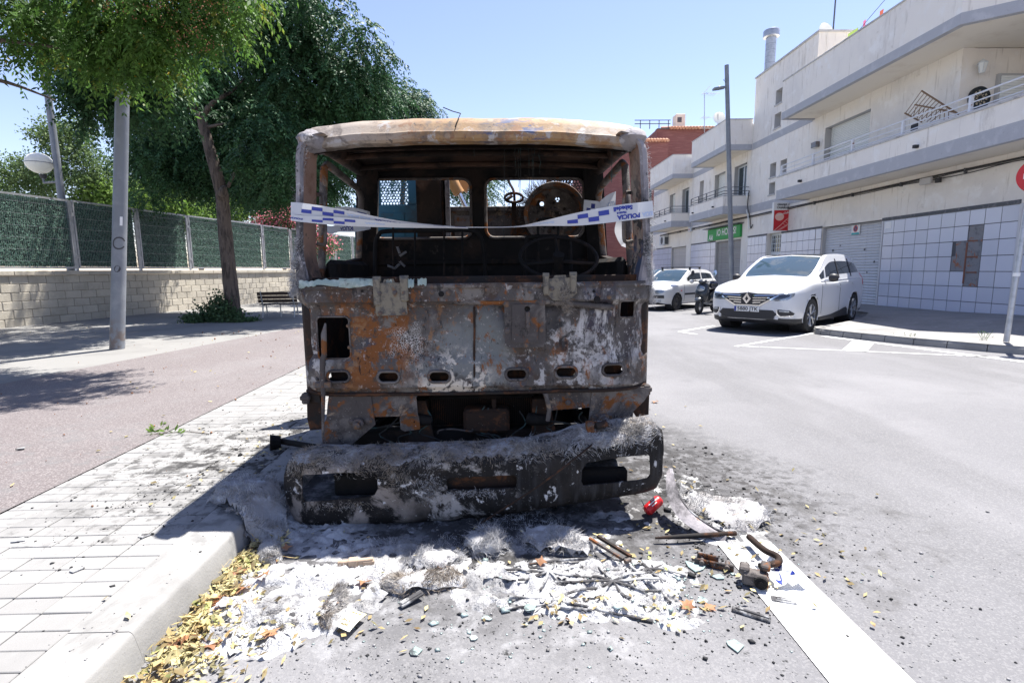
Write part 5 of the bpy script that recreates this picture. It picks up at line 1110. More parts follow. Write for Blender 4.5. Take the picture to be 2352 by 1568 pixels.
# ---- pillars, roof, cab sides
def xo(z, sg): return TX+sg*(1.085-.06*(z-1.37)/.9)
for sg in (-1, 1):
    rows = []; rowi = []
    zz = np.linspace(.72, 2.26, 45)
    for z in zz:
        x = xo(max(z,1.3), sg); w_ = .040+.05*sstep(1.6,1.3,z); jt = .008*nz(z*5, sg*3)
        bow = .0 if z > 1.35 else .0
        if z > 2.12:
            a = (z-2.12)/.14*R(88); x = xo(2.12,sg)-sg*.13*(1-math.cos(a)); z = 2.12+.125*math.sin(a)
        rows.append([(x+jt,TY+.14,z),(x+.006*sg,TY+.05,z),(x-sg*.012,TY+.0+jt,z),(x-sg*w_,TY-.012,z),(x-sg*(w_+.012),TY+.012,z)])
        rowi.append([(x-sg*(w_+.012),TY+.012,z),(x-sg*(w_+.015),TY+.08,z),(x-sg*(w_+.025),TY+.19,z),(x-sg*.03,TY+.22,z),(x,TY+.14,z)])
    k0 = [i for i, z in enumerate(zz) if z > 1.33][0]
    m = MB(); m.grid(rows[k0:]); m.build('windscreen_pillar', M['pillar'], tk, smooth=50)
    m = MB(); m.grid(rowi[k0:]); m.build('pillar_reveal', M['salmon'], tk, smooth=50)
    # corner skin below the screen
    m = MB(); R_ = []
    for z in np.linspace(.64,1.38,12):
        x = TX+sg*1.085
        R_.append([(x-sg*.10,TY+.035,z),(x-sg*.035,TY+.05+.01*nz(z*6,1),z),(x,TY+.10,z),(x+sg*.004,TY+.33,z)])
    m.grid(R_); m.build('corner_skin', M['rustdark'], tk, smooth=50)
    # roof corner lump
    m = MB(); c = Vector((TX+sg*.955, TY+.12, 2.232)); P = []
    for i in range(9):
        th = math.pi*i/8; row = []
        for k in range(16):
            a = 2*math.pi*k/16; d = Vector((math.sin(th)*math.cos(a), math.sin(th)*math.sin(a), math.cos(th)))
            r_ = 1+.22*nz(d.x*2.5+sg*3, d.y*2.5, d.z*2.5)
            row.append(c+Vector((d.x*.085*r_, d.y*.15*r_, d.z*.06*r_-.012)))
        P.append(row)
    m.grid(P, wrap=True); m.build('roof_corner', M['pillar'], tk, smooth=60)
prof = [(TY+.13,2.205),(TY+.05,2.208),(TY+.035,2.222),(TY+.03,2.258),(TY+.042,2.268),(TY+.06,2.305),(TY+.10,2.345),(TY+.19,2.375),(TY+.35,2.392),(TY+.7,2.405),(TY+1.2,2.405),(TY+1.45,2.39),(TY+1.53,2.36),(TY+1.55,2.30)]
U = np.linspace(-.975,.975,40); G = []
for u in U:
    e = abs(u)/.975
    G.append([(TX+u, y+.05*e**4*(y < TY+.3)+.004*nz(u*4,y*5), z-.035*e**2.5+.006*nz(u*5,y*4,3)) for y, z in prof])
m = MB(); m.grid(G); rf = m.build('roof', M['roofm'], tk, smooth=35)
m = MB(); G = [[(TX+u, y, z-.03-.035*abs(u)**3) for y, z in ((TY+.14,2.215),(TY+.4,2.36),(TY+.9,2.372),(TY+1.5,2.35))] for u in np.linspace(-1.0,1.0,16)]
m.grid(G); m.f = [f[::-1] for f in m.f]; m.build('headlining', M['liner'], tk, smooth=60)
for yy, dz in ((.28,.05),(.75,.02),(1.15,.02)):
    m = MB(); m.tube([(TX+u, TY+yy, 2.31-dz-.02*math.cos(u*1.6)*(dz > .03)-.03*abs(u)**3) for u in np.linspace(-.96,.96,14)], .03, 8, flat=.5); m.build('roof_bow', M['liner'], tk, smooth=60)
m = MB(); m.tube([fp(1018,248,TY+.15)+(0,) for _ in ()] or [(fp(1018,247,TY+.2)[0],TY+.2,fp(1018,247,TY+.2)[1]),(fp(1040,254,TY+.16)[0],TY+.16,fp(1040,256,TY+.16)[1]),(fp(1058,261,TY+.12)[0],TY+.12,fp(1058,261,TY+.12)[1]),(fp(1050,280,TY+.05)[0],TY+.04,fp(1050,280,TY+.04)[1]),(fp(1045,292,TY+.02)[0],TY+.025,fp(1045,292,TY+.025)[1])], .003, 5); m.build('aerial_wire', M['sootm'], tk)
# cab sides: door skins, door frames, B pillars
for sg in (-1, 1):
    X = lambda z: xo(max(z,1.37), sg)
    ol = [(TY+.30,.78),(TY+1.28,.78),(TY+1.28,1.50),(TY+1.22,1.56),(TY+.30,1.47)]
    dr = MB(); dr.sheet(ol, [], .12, lambda u, v, s: (X(v)-sg*(.02+.06*s+.01*nz(u*3,v*3)), u, v), .06); d = dr.build('door', M['rustdark'], tk, smooth=40)
    m = MB(); m.tube([(X(1.5)-sg*.05,TY+.33,1.46),(X(2.1)-sg*.055,TY+.36,2.12),(X(2.1)-sg*.06,TY+.42,2.15),(X(2.1)-sg*.07,TY+1.12,2.10),(X(2.1)-sg*.07,TY+1.2,2.04),(X(1.5)-sg*.05,TY+1.24,1.52)], .026, 8); m.build('window_frame', M['burnt2'], d, smooth=50)
    m = MB(); m.rbox(X(1.5)-sg*.14, X(1.5)-sg*.075, TY+.32, TY+1.22, 1.38, 1.53, .03); m.build('door_pad', M['sootm'], d, smooth=40)
    m = MB(); G = []
    for z in np.linspace(.75,2.32,14):
        x = X(z)-sg*.005; G.append([(x,TY+1.30,z),(x+sg*.002,TY+1.36,z),(x,TY+1.54,z),(x-sg*.13,TY+1.55,z),(x-sg*.15,TY+1.40,z),(x-sg*.06,TY+1.31,z)])
    m.grid(G, wrap=True); m.build('rear_pillar', M['sootm'], tk, smooth=40)
    # cant rail
    m = MB(); m.tube([(X(2.26)-sg*.03,TY+.16,2.24),(X(2.26)-sg*.04,TY+.6,2.27),(X(2.26)-sg*.04,TY+1.5,2.28)], .05, 8); m.build('cant_rail', M['liner'], tk, smooth=60)
    # grab handle
    xh = X(1.8)-sg*.085; m = MB()
    m.tube(catmull([(xh+sg*.03,TY+.20,1.92),(xh-sg*.015,TY+.19,1.925),(xh-sg*.035,TY+.18,1.88),(xh-sg*.035,TY+.17,1.66),(xh-sg*.015,TY+.19,1.62),(xh+sg*.03,TY+.20,1.625)],4), .012, 8); m.build('grab_handle', M['burnt2'], tk, smooth=60)
    # outer side lug and step flap under the corner
    b = fp(697 if sg < 0 else 1489, 918 if sg < 0 else 898)
    m = MB(); m.rbox(b[0]-.022,b[0]+.022,TY+.02,TY+.07,b[1]-.035,b[1]+.035,.008); m.rbox(b[0]-.03,b[0]+.03,TY+.015,TY+.05,b[1]-.01,b[1]+.02,.006); m.build('corner_lug', M['burnt2'], tk)
# left-edge lip seen outside the pillar
m = MB(); P = [(xo(z,-1)-.012, TY+.2, z) for z in (2.17,2.2,2.22)]; m.tube([(xo(2.2,-1)-.01,TY+.18,2.06),(xo(2.2,-1)-.018,TY+.18,2.16),(xo(2.2,-1)-.0,TY+.18,2.22)], .02, 8); m.build('rain_gutter', M['burnt2'], tk, smooth=60)
# rear wall with two windows
RY = TY+1.5
wl_ = rrect(-1.09,-.25,1.735,2.232,.075,5); wr_ = rrect(-.11,.735,1.735,2.228,.075,5)
m = MB(); m.sheet([(-1.17,.72),(.87,.72),(.87,2.36),(-1.17,2.36)], [wl_, wr_], .07, lambda u, v, s: (u, RY+.012*s+.006*nz(u*5,v*5), v), .012); rw = m.build('rear_wall', M['sootm'], tk, smooth=40)
for L_ in (wl_, wr_):
    c = (sum(p[0] for p in L_)/len(L_), sum(p[1] for p in L_)/len(L_)); m = MB(); m.tube([(c[0]+(p[0]-c[0])*1.015, RY-.01, c[1]+(p[1]-c[1])*1.02) for p in L_], .014, 6, closed=True); m.build('window_flange', M['burnt2'], rw, smooth=60)
for z in (1.35,1.5): m = MB(); m.rbox(-1.12,.82,RY-.03,RY-.004,z,z+.05,.01); m.build('stiffening_rib', M['sootm'], rw)
m = MB(); m.rbox(-1.15,.85,TY+.08,RY,.70,.76,.02); m.build('cab_floor', M['sootm'], tk)
m = MB(); m.rbox(-.42,.18,TY+.45,RY-.05,.76,1.06,.05); m.build('engine_cover', M['sootm'], tk)
# ---- seats, steering wheel, wires in the cab
def W(x, y, Y): p = at_y(x, y, Y); return (p.x, p.y, p.z)
SY = TY+1.05
st = MB(); st.tube(catmull([W(862,650,SY),W(862,565,SY),W(870,540,SY),W(890,531,SY),W(1000,530,SY),W(1080,529,SY),W(1104,545,SY),W(1112,590,SY),W(1116,655,SY)],4), .017, 8)
seat = st.build('passenger_seat_frame', M['sootm'], tk, smooth=60)
for x in (903,953,1020,1062):
    m = MB(); m.tube([W(x,522,SY-.01),W(x,650,SY-.01)], .009, 6); m.build('seat_bar', M['sootm'], seat)
m = MB(); a, b = W(862,650,SY-.25), W(1116,650,SY-.25); m.rbox(a[0],b[0],SY-.5,SY,a[2]-.1,a[2]-.06,.02); m.build('seat_base', M['sootm'], seat)
def coil(a, b, r, turns, th=.0022):
    a, b = Vector(a), Vector(b); d = b-a; t = d.normalized(); n = t.orthogonal().normalized(); q = t.cross(n); k = turns*8
    return [a+d*(i/k)+n*r*math.cos(i*math.pi/4)+q*r*math.sin(i*math.pi/4) for i in range(k+1)]
M['spring'] = mat('bare_spring_wire', (.34,.32,.30), .5, .6)
for a, b in (((912,566),(918,582)),((918,588),(933,578)),((918,600),(930,612)),((890,610),(905,616)),((905,618),(918,606))):
    m = MB(); m.tube(coil(W(*a,SY-.06), W(*b,SY-.06), .009, 7), .0022, 4); m.build('seat_spring', M['spring'], seat)
DYs = TY+1.0
st = MB(); st.tube(catmull([W(1206,655,DYs),W(1208,560,DYs),W(1216,545,DYs),W(1250,543,DYs),W(1300,545,DYs),W(1309,560,DYs),W(1312,655,DYs)],4), .015, 8)
ds = st.build('driver_seat_frame', M['sootm'], tk, smooth=60)
for x in (1236,1282): m = MB(); m.tube([W(x,505,DYs),W(x,650,DYs)], .010, 6); m.build('seat_bar', M['sootm'], ds)
m = MB(); m.tube(catmull([W(1235,530,DYs),W(1237,508,DYs),W(1245,503,DYs),W(1275,503,DYs),W(1282,509,DYs),W(1283,530,DYs)],3), .010, 6); m.build('headrest_hoop', M['sootm'], ds, smooth=60)
m = MB(); m.tube([W(1207,600,DYs),W(1311,598,DYs)], .010, 6); m.build('cross_bar', M['sootm'], ds)
m = MB(); a, b = W(1200,655,DYs-.25), W(1316,655,DYs-.25); m.rbox(a[0],b[0],DYs-.5,DYs,a[2]-.1,a[2]-.05,.02); m.build('seat_base', M['sootm'], ds)
SWY = TY+.42; c = Vector(W(1283,590,SWY))
Mw = Matrix.Translation(c) @ Matrix.Rotation(R(33),4,'X')
sw = MB(); sw.tube([Mw @ Vector((.262*math.cos(R(a)), .262*math.sin(R(a)), 0)) for a in range(0,360,9)], .013, 8, closed=True)
sw = sw.build('steering_wheel', M['sootm'], tk, smooth=60)
for a in (200, 340, 90): m = MB(); m.tube([Mw @ Vector((0,0,-.03)), Mw @ Vector((.13*math.cos(R(a)),.13*math.sin(R(a)),-.02)), Mw @ Vector((.26*math.cos(R(a)),.26*math.sin(R(a)),0))], [.018,.012,.01], 6); m.build('spoke', M['sootm'], sw)
m = MB(); m.tube([Mw @ Vector((0,0,.02)), Mw @ Vector((0,0,-.6))], .04, 10); m.build('column', M['sootm'], sw)
M['wire'] = mat('charred_wire', (.018,.02,.02), .8, layers=[dict(c=(.03,.07,.07), s=6, lo=.52, hi=.6)])
for i, (x, y0, y1, Yw) in enumerate(((1184,322,405,.5),(1191,325,430,.5),(1215,322,470,.6),(1222,325,440,.55),(1226,330,455,.6),(1158,335,545,.4),(1240,330,400,.6),(1195,335,500,.5),(1090,330,360,.3),(1405,325,420,.3))):
    P = []
    for k in range(9):
        t = k/8; P.append(Vector(W(x+5*nz(t*4,i*3)+3*t*nz(i,2), y0+(y1-y0)*t, TY+Yw)))
    m = MB(); m.tube(catmull(P,3), .0024, 4); m.build('dangling_wire', M['wire'], tk)
# ---- underside: frame, radiator, brackets, axle, wheels
def plate(name, L, Y, th=.008, mt='burnt2', holes=(), par=None, yf=None):
    m = MB(); m.sheet(fpo(L, Y), [fpo(h, Y) for h in holes], .05, lambda u, v, s: (u, Y+th*s+(yf(u,v) if yf else .006*nz(u*6,v*6,2)), v), th); return m.build(name, M[mt], par or tk, smooth=35)
b1 = plate('lower_bracket', [(755,908),(852,910),(862,975),(800,1028),(742,1030),(738,985),(750,960),(752,930)], TY+.01, .012)
m = MB(); a = W(740,1022,TY+.02); b = W(800,1028,TY+.02); m.rbox(a[0]-.01,b[0],TY-.05,TY+.08,a[2]-.008,a[2]+.006,.004); m.build('foot_flange', M['burnt2'], b1)
for x, y in ((808,968),(846,966)): bolt(x, y, b1, .005, .016)
m = MB(); c = fp(824,972); m.lathe([(.035,0),(.035,.02),(.022,.03),(.022,.06),(.012,.065),(0,.065)], 12, Matrix.Translation((c[0],TY,c[1])) @ Matrix.Rotation(R(90),4,'X')); m.build('pivot_stub', M['bolt'], b1, smooth=40)
plate('bracket_wing', [(705,905),(738,908),(742,985),(712,988),(706,960)], TY+.06, .008, 'rustdark')
s1 = plate('stamped_plate', [(852,908),(955,903),(960,955),(854,957)], TY+.02, .01)
for x, y in ((894,945),(942,945)): bolt(x, y, s1, .008, .012)
Mt = mat('stamp_mark', (.16,.15,.14), .7); c = fp(908,937); text_mb('73927', .022, lambda u, v: (c[0]+u, TY+.008, c[1]+v)).build('stamped_number', Mt, s1)
plate('hanger_plate', [(918,955),(962,955),(965,985),(930,990),(920,985)], TY+.05, .01)
b2 = plate('lower_bracket', [(1360,893),(1480,888),(1490,905),(1480,920),(1455,945),(1452,975),(1462,985),(1455,1030),(1440,1045),(1396,1000),(1352,972)], TY+.01, .012)
for x, y in ((1365,960),(1402,957)): bolt(x, y, b2, .005, .016)
m = MB(); c = fp(1385,960); m.rbox(c[0]-.065,c[0]+.065,TY-.01,TY+.006,c[1]-.028,c[1]+.028,.008); m.lathe([(.035,0),(.035,.02),(.022,.03),(.022,.06),(.012,.065),(0,.065)], 12, Matrix.Translation((c[0],TY-.01,c[1])) @ Matrix.Rotation(R(90),4,'X')); m.build('pivot_stub', M['bolt'], b2, smooth=40)
plate('bracket_wing', [(1455,900),(1492,893),(1490,952),(1462,958),(1450,940)], TY+.06, .008, 'rustdark')
s2 = plate('stamped_plate', [(1252,900),(1358,894),(1358,935),(1256,943)], TY+.02, .01)
for x, y in ((1306,904),(1305,925)): bolt(x, y, s2, .008, .012)
m = MB(); m.tube([W(1254,903,TY-.01),W(1257,920,TY-.01),W(1262,940,TY),W(1258,965,TY+.02)], .014, 8); m.build('latch_arm', M['burnt2'], s2)
ra = MB(); a, b = fp(985,910,TY+.32), fp(1225,1000,TY+.32); ra.rbox(a[0],b[0],TY+.32,TY+.40,b[1],a[1],.01); rad_ = ra.build('radiator', M['sootm'], tk)
m = MB()
for i in range(54): x = a[0]+.02+(b[0]-a[0]-.04)*i/53; m.box(x-.002,x+.002,TY+.305,TY+.319,b[1]+.08,a[1]-.02)
m.build('fins', M['rustdark'], rad_)
for k in range(5): z = b[1]+.005+k*.022; m = MB(); m.rbox(a[0]+.02,b[0]-.02,TY+.27,TY+.29,z,z+.008,.003); m.build('cooler_tube', M['rustdark'], rad_)
m = MB(); m.rbox(-1.0,.72,TY+.18,TY+.30,.30,.40,.01); m.build('front_crossmember', M['sootm'], tk)
for sg in (-1,1):
    m = MB(); m.rbox(TX+sg*.40-.05,TX+sg*.40+.05,TY+.15,TY+5.2,.36,.58,.01); m.build('chassis_rail', M['rustdark'], tk)
    x = TX+sg*.40; m = MB(); m.prism([(x-.06,.30),(x+.12,.30),(x+.06,.62),(x-.05,.62)], 0, .02, Matrix(((1,0,0,0),(0,0,-1,TY+.14),(0,1,0,0),(0,0,0,1)))); m.build('spring_hanger', M['rustdark'], tk)
    # fog lamp carcasses with cables
    c = Vector(W(965 if sg < 0 else 1235, 962, TY+.1)); m = MB(); m.tube([c+Vector((-.07,0,.012)),c+Vector((-.03,-.01,.0)),c+Vector((.07,0,-.01))], [.035,.042,.03], 10); m.build('connector', M['sootm'], tk, smooth=40)
    m = MB(); m.tube(catmull([c+Vector((-.07*1,0,0)), c+Vector((sg*.15,.02,-.03)), c+Vector((sg*.32,.02,-.06)), c+Vector((sg*.42,.1,-.02))],5), .006, 5); m.build('cable', M['wire'], tk)
for i in range(10):
    x0 = rnd.uniform(880,1340); P = [W(x0+rnd.uniform(-60,60)*(k/4), 940+k*24+rnd.uniform(-10,10), TY+.12+.05*nz(k,i)) for k in range(5)]
    m = MB(); m.tube(catmull(P,4), .005, 5); m.build('cable', M['wire'], tk)
m = MB(); m.tube(catmull([W(1005,995,TY+.1),W(1010,988,TY+.08),W(1040,985,TY+.08),W(1080,990,TY+.08),W(1085,985,TY+.1)],4), .006, 6); m.build('brake_pipe', M['burnt2'], tk)
m = MB(); m.rbox(-.25,.05,TY+.1,TY+.25,.40,.56,.02); m.tube([(-.05,TY+.15,.55),(-.05,TY+.15,.62)], .015, 8); m.build('steering_box', M['rustdark'], tk)
m = MB(); m.rbox(-.45,.15,TY+.55,TY+1.6,.30,.95,.06); m.build('engine_block', M['sootm'], tk)
m = MB(); m.tube([(-1.0,TY+.72,.33),(.7,TY+.72,.33)], .055, 10); m.build('front_axle', M['sootm'], tk)
for sg in (-1,1):
    x = TX+sg*.92; Mr = Matrix.Translation((x,TY+.72,.30)) @ Matrix.Rotation(R(90),4,'Y')
    m = MB(); m.lathe([(.10,-.02*sg),(.20,-.03*sg),(.24,-.10),(.29,-.11),(.27,-.05),(.26,.05),(.29,.11),(.24,.10)], 24, Mr, cap=False); wh = m.build('front_wheel_rim', M['rustdark'], tk, smooth=40)
    m = MB(); rs = np.random.RandomState(4)
    for k in range(18): a = R(k*20); m.tube([Mr @ Vector((.29*math.cos(a+d*.3),.29*math.sin(a+d*.3),-.1+.2*d)) for d in (0,.5,1)], .008, 4)
    m.build('tyre_wires', M['rustdark'], wh)
    m = MB(); m.tube([(TX+sg*.75,TY+.2,.36),(TX+sg*.70,TY+.9,.36)], .04, 8); m.build('leaf_spring', M['sootm'], tk)
# ---- load bed behind the cab: headboard, crane, spare wheel
HY = TY+1.95
M['bluepaint'] = mat('blue_paint', (.012,.10,.155), .55, layers=[dict(c=(.02,.055,.075), s=4, lo=.5, hi=.65), dict(c=(.10,.16,.18), s=30, lo=.63, hi=.7, a=.5)], bump=[(30,.15)])
M['craney'] = mat('crane_yellow', (.42,.20,.055), .6, layers=[dict(c=(.10,.055,.03), s=5, lo=.5, hi=.6, d=7)])
M['chrome'] = mat('piston_chrome', (.7,.7,.7), .2, 1.0)
def perf(name, x0, x1, y0, y1, pitch_, mt, par, Y):
    a, b = fp(x0, y1, Y), fp(x1, y0, Y); H = []; r = pitch_*.40; j = 0; z = a[1]+pitch_*.6
    while z < b[1]-pitch_*.5:
        x = a[0]+pitch_*.6+(pitch_*.5 if j % 2 else 0)
        while x < b[0]-pitch_*.5: H.append(circ(x, z, r, 6)); x += pitch_
        z += pitch_*.87; j += 1
    m = MB(); m.sheet([(a[0],a[1]),(b[0],a[1]),(b[0],b[1]),(a[0],b[1])], H, 0, lambda u, v, s: (u, Y+.004*s, v), .004)
    return m.build(name, M[mt], par)
hbd = plate('headboard', [(835,478),(1345,472),(1345,640),(835,640)], HY, .03, 'burnt2')
def rail_(name, x0, x1, y0, y1, Y, d, mt, par):
    a, b = fp(x0, y1, Y), fp(x1, y0, Y); m = MB(); m.rbox(a[0],b[0],Y,Y+d,a[1],b[1],.006); return m.build(name, M[mt], par)
rail_('blue_panel', 820, 960, 470, 640, HY-.05, .045, 'bluepaint', hbd)
rail_('blue_post', 938, 952, 330, 470, HY-.05, .045, 'bluepaint', hbd); rail_('blue_post', 822, 868, 330, 470, HY-.05, .045, 'bluepaint', hbd); rail_('blue_rail', 868, 938, 330, 345, HY-.05, .045, 'bluepaint', hbd)
perf('perforated_screen', 866, 940, 344, 472, .029, 'bluepaint', hbd, HY-.03)
rail_('recessed_panel', 872, 928, 488, 560, HY-.06, .008, 'bluepaint', hbd)
rail_('top_rail', 960, 1345, 472, 486, HY-.05, .045, 'burnt2', hbd)
rail_('board_panel', 1045, 1115, 495, 555, HY-.055, .005, 'burnt2', hbd); rail_('board_panel', 1122, 1180, 495, 555, HY-.055, .005, 'burnt2', hbd)
cm = rail_('crane_mast', 962, 1010, 372, 640, HY-.35, .22, 'liner', tk)
rail_('crane_channel', 1012, 1022, 385, 640, HY-.30, .06, 'rustdark', cm); rail_('pale_post', 1022, 1031, 380, 640, HY-.30, .03, 'pillar', cm)
m = MB(); m.tube([W(1028,395,HY+.3),W(1055,445,HY+.3)], .058, 14); m.build('hydraulic_cylinder', M['craney'], cm, smooth=50)
m = MB(); m.tube([W(1055,445,HY+.3),W(1072,482,HY+.3)], .024, 12); m.build('piston_rod', M['chrome'], cm, smooth=50)
m = MB(); m.prism([(p[0],p[1]) for p in fpo([(1050,380),(1110,380),(1122,480),(1108,480),(1100,430),(1085,408),(1070,440),(1058,430)], HY+.45)], 0, .14, Matrix(((1,0,0,0),(0,0,-1,HY+.6),(0,1,0,0),(0,0,0,1)))); m.build('crane_boom', M['craney'], cm)
rail_('hook_post', 1176, 1186, 462, 560, HY-.1, .05, 'rustdark', hbd)
m = MB(); c = fp(1180,455,HY-.1); m.tube([(c[0]+.085*math.cos(R(a)), HY-.12+.02*math.sin(R(a*1)), c[1]+.045*math.sin(R(a))) for a in range(0,360,24)], .013, 8, closed=True); m.build('shackle', M['rustdark'], hbd, smooth=60)
m = MB(); m.tube(catmull([W(1164,400,HY-.1),W(1170,420,HY-.1),W(1180,440,HY-.1),W(1182,470,HY-.1)],4), [.018]*13, 6, flat=.4); m.build('strap_end', M['rustdark'], hbd)
m = MB(); m.tube([W(1165,458,HY-.15),W(1176,450,HY-.13)], .016, 6); m.build('shackle_pin', M['rustdark'], hbd)
for k in range(6):
    for x in (1169,1191): p = W(x, 472+k*4.5, HY-.12); m = MB(); m.tube([(p[0]+.011*math.cos(R(a)), p[1]+(.011*math.sin(R(a)) if k % 2 else 0), p[2]+(.014*math.sin(R(a)) if not k % 2 else .014*math.cos(R(a)))) for a in range(0,360,60)], .004, 4, closed=True); m.build('chain_link', M['rustdark'], hbd)
sp = thing_ = None
c = Vector(W(1272,494,HY-.22)); Ms = Matrix.Translation(c) @ Matrix.Rotation(R(90),4,'X')
m = MB(); m.lathe([(.245,.10),(.262,.112),(.278,.115),(.283,.105),(.27,.09),(.25,.07),(.235,.02),(.235,-.05),(.27,-.08),(.283,-.09)], 40, Ms, cap=False); spw = m.build('spare_wheel_rim', M['burnt2'], tk, smooth=40)
hl = [circ(.15*math.cos(R(a)), .15*math.sin(R(a)), .021, 8) for a in range(15,375,60)]+[circ(0,0,.085,14)]
m = MB(); m.sheet(circ(0,0,.245,32), hl, 0, lambda u, v, s: (c.x+u, c.y+.02+.06*(1-math.hypot(u,v)/.245)+.008*s, c.z+v), .008); m.build('wheel_disc', M['burnt2'], spw, smooth=40)
for a in range(30,390,60): m = MB(); m.tube([(c.x+.112*math.cos(R(a)),c.y-.01,c.z+.112*math.sin(R(a))),(c.x+.112*math.cos(R(a)),c.y+.03,c.z+.112*math.sin(R(a)))], .013, 8); m.build('stud_hole', M['sootm'], spw)
V = []; rs = np.random.RandomState(8)
m = MB()
for k in range(520):
    a = rs.uniform(30,230); r0 = .275; yy = c.y+rs.uniform(-.09,.08); dr = rs.uniform(.03,.10)*(1.5 if 60 < a < 110 else 1); da = rs.uniform(-.2,.2)
    p = lambda r, b: (c.x+r*math.cos(R(b)), yy+rs.uniform(-.01,.01), c.z+r*math.sin(R(b)))
    m.tube([p(r0-.01,a), p(r0+dr*.6,a+da*20*.4), p(r0+dr,a+da*20)], [.0016,.0014,.001], 3, cap=False)
tag(m.build('tyre_wire_bristles', M['rustdark'], spw), kind='stuff')
perf('perforated_screen', 1262, 1345, 395, 480, .030, 'sootm', hbd, HY+.02)
rail_('screen_post', 1256, 1262, 330, 480, HY, .04, 'burnt2', hbd); rail_('screen_rail', 1262, 1345, 330, 395, HY, .03, 'burnt2', hbd)
m = MB(); m.rbox(-1.0,.70,HY+.04,HY+3.6,.62,.70,.01); m.build('load_bed', M['rustdark'], tk)
for sg in (-1,1): m = MB(); m.rbox(TX+sg*.86-.015,TX+sg*.86+.015,HY+.05,HY+3.6,.705,1.0,.006); m.build('bed_side', M['rustdark'], tk)
for sg in (-1,1):
    Mr = Matrix.Translation((TX+sg*.75,HY+2.2,.32)) @ Matrix.Rotation(R(90),4,'Y')
    m = MB(); m.lathe([(.10,-.02),(.25,-.10),(.33,-.11),(.33,.11),(.25,.10),(.1,.05)], 24, Mr); m.build('rear_wheel', M['rustdark'], tk, smooth=40)
m = MB(); m.rbox(TX-.03,TX+.03,TY+5.15,TY+5.2,.45,.65,.01); m.build('rear_crossmember', M['rustdark'], tk)
# ================================================================== POLICE TAPE
M['tape'] = mat('white_tape', (.62,.635,.67), .35, transl=.25)
M['tapeblue'] = mat('tape_blue', (.012,.03,.26), .4)
M['tapeghost'] = mat('tape_print_through', (.42,.50,.68), .4)
tp_ = thing('police_tape', 'white and blue chequered police cordon tape strung across empty windscreen', 'tape', (TX,TY-.08,1.7))
def ribbon(pts, name, marks, flip=1):
    """pts: (x px, y px, Y, half height px, twist deg)"""
    n = 96; K = [Vector((p[0],p[1],p[2])) for p in pts]; Cc = catmull(K, max(2,n//(len(pts)-1)))
    Wd = catmull([Vector((p[3],p[4],0)) for p in pts], max(2,n//(len(pts)-1)))
    Cw = [Vector(W(q.x,q.y,q.z)) for q in Cc]; S = [0.0]
    for a, b in zip(Cw[:-1], Cw[1:]): S.append(S[-1]+(b-a).length)
    ax = []
    for i, q in enumerate(Cw):
        t = (Cw[min(i+1,len(Cw)-1)]-Cw[max(i-1,0)]).normalized(); b = t.cross(Vector((0,-1,0))).normalized()*-1
        b = Vector((0,0,1))-t*t.z; b.normalize(); nn = t.cross(b); a = R(Wd[i].y); ax.append((b*math.cos(a)+nn*math.sin(a), Wd[i].x))
    def P(s, t, lift=0.0):
        s = max(0, min(S[-1]-1e-6, s)); i = int(np.searchsorted(S, s))-1; i = max(0, min(len(S)-2, i)); f = (s-S[i])/(S[i+1]-S[i]+1e-9)
        c = Cw[i].lerp(Cw[i+1], f); v = ax[i][0].lerp(ax[i+1][0], f); h = ax[i][1]*(1-f)+ax[i+1][1]*f
        q = c+v*(t*h); d = (CPOS-q).normalized(); return q+Vector((0,-1,0))*lift
    m = MB(); m.grid([[P(S[i], t) for t in (-1,-.5,0,.5,1)] for i in range(len(S))]); rb = m.build(name, M['tape'], tp_, smooth=60)
    for kind, s, *r in marks:
        m = MB()
        if kind == 'check':
            for k in range(r[0]):
                for row in (0,1):
                    if (k+row) % 2: continue
                    s0 = s+k*.062; m.grid([[P(s0+.062*u, (-.62+.62*row)+.62*v-.0, .0025) for v in (0,.5,1)] for u in (0,.25,.5,.75,1)])
            m.build('check_print', M['tapeblue'], rb)
        else:
            body, size, tv, mt = r
            fl = lambda u, v: P(s-u*1, tv-v/.05, .003)        # lettering upside down as in the street
            text_mb(body, size, fl, m, bold=.002); m.build('lettering', M[mt], rb)
    return rb
HZ = .047
Yt = TY-.075
ribbon([(668,478,Yt+.06,HZ*.72,0),(700,481,Yt,HZ*.72,0),(790,493,Yt,HZ*.62,25),(900,511,Yt,HZ*.5,50),(1000,519,Yt,HZ*.25,60),(1075,522,Yt,HZ*.16,70),(1180,521,Yt,HZ*.16,70),(1240,514,Yt,HZ*.35,45),(1330,503,Yt,HZ*.8,10),(1420,490,Yt,HZ,0),(1470,484,Yt,HZ,0),(1500,480,Yt+.06,HZ,0)], 'tape_strip',
    [('check',.10,4),('text',.60,'POLICIA',.04,.0,'tapeblue'),('text',.43,'POLICIA',.036,.1,'tapeghost'),('check',.80,4),('text',1.30,'AICILOP',.04,0,'tapeghost'),('text',1.50,'Sabadell',.04,.0,'tapeghost'),('check',1.64,4),('text',1.97,'Sabadell',.034,.55,'tapeblue'),('text',1.96,'Municipal',.014,.02,'tapeblue'),('text',2.0,'POLICIA',.036,-.5,'tapeblue'),('text',2.15,'POLICIA',.036,-.5,'tapeghost')])
ribbon([(668,499,Yt+.05,HZ*.4,0),(700,503,Yt-.006,HZ*.4,0),(800,510,Yt-.008,HZ*.5,20),(930,518,Yt-.008,HZ*.35,45),(1075,524,Yt-.008,HZ*.14,70)], 'tape_strip',
    [('text',.05,'POLICIA',.03,-.1,'tapeblue'),('check',.16,4),('text',.52,'POLICIA',.03,.0,'tapeghost')])
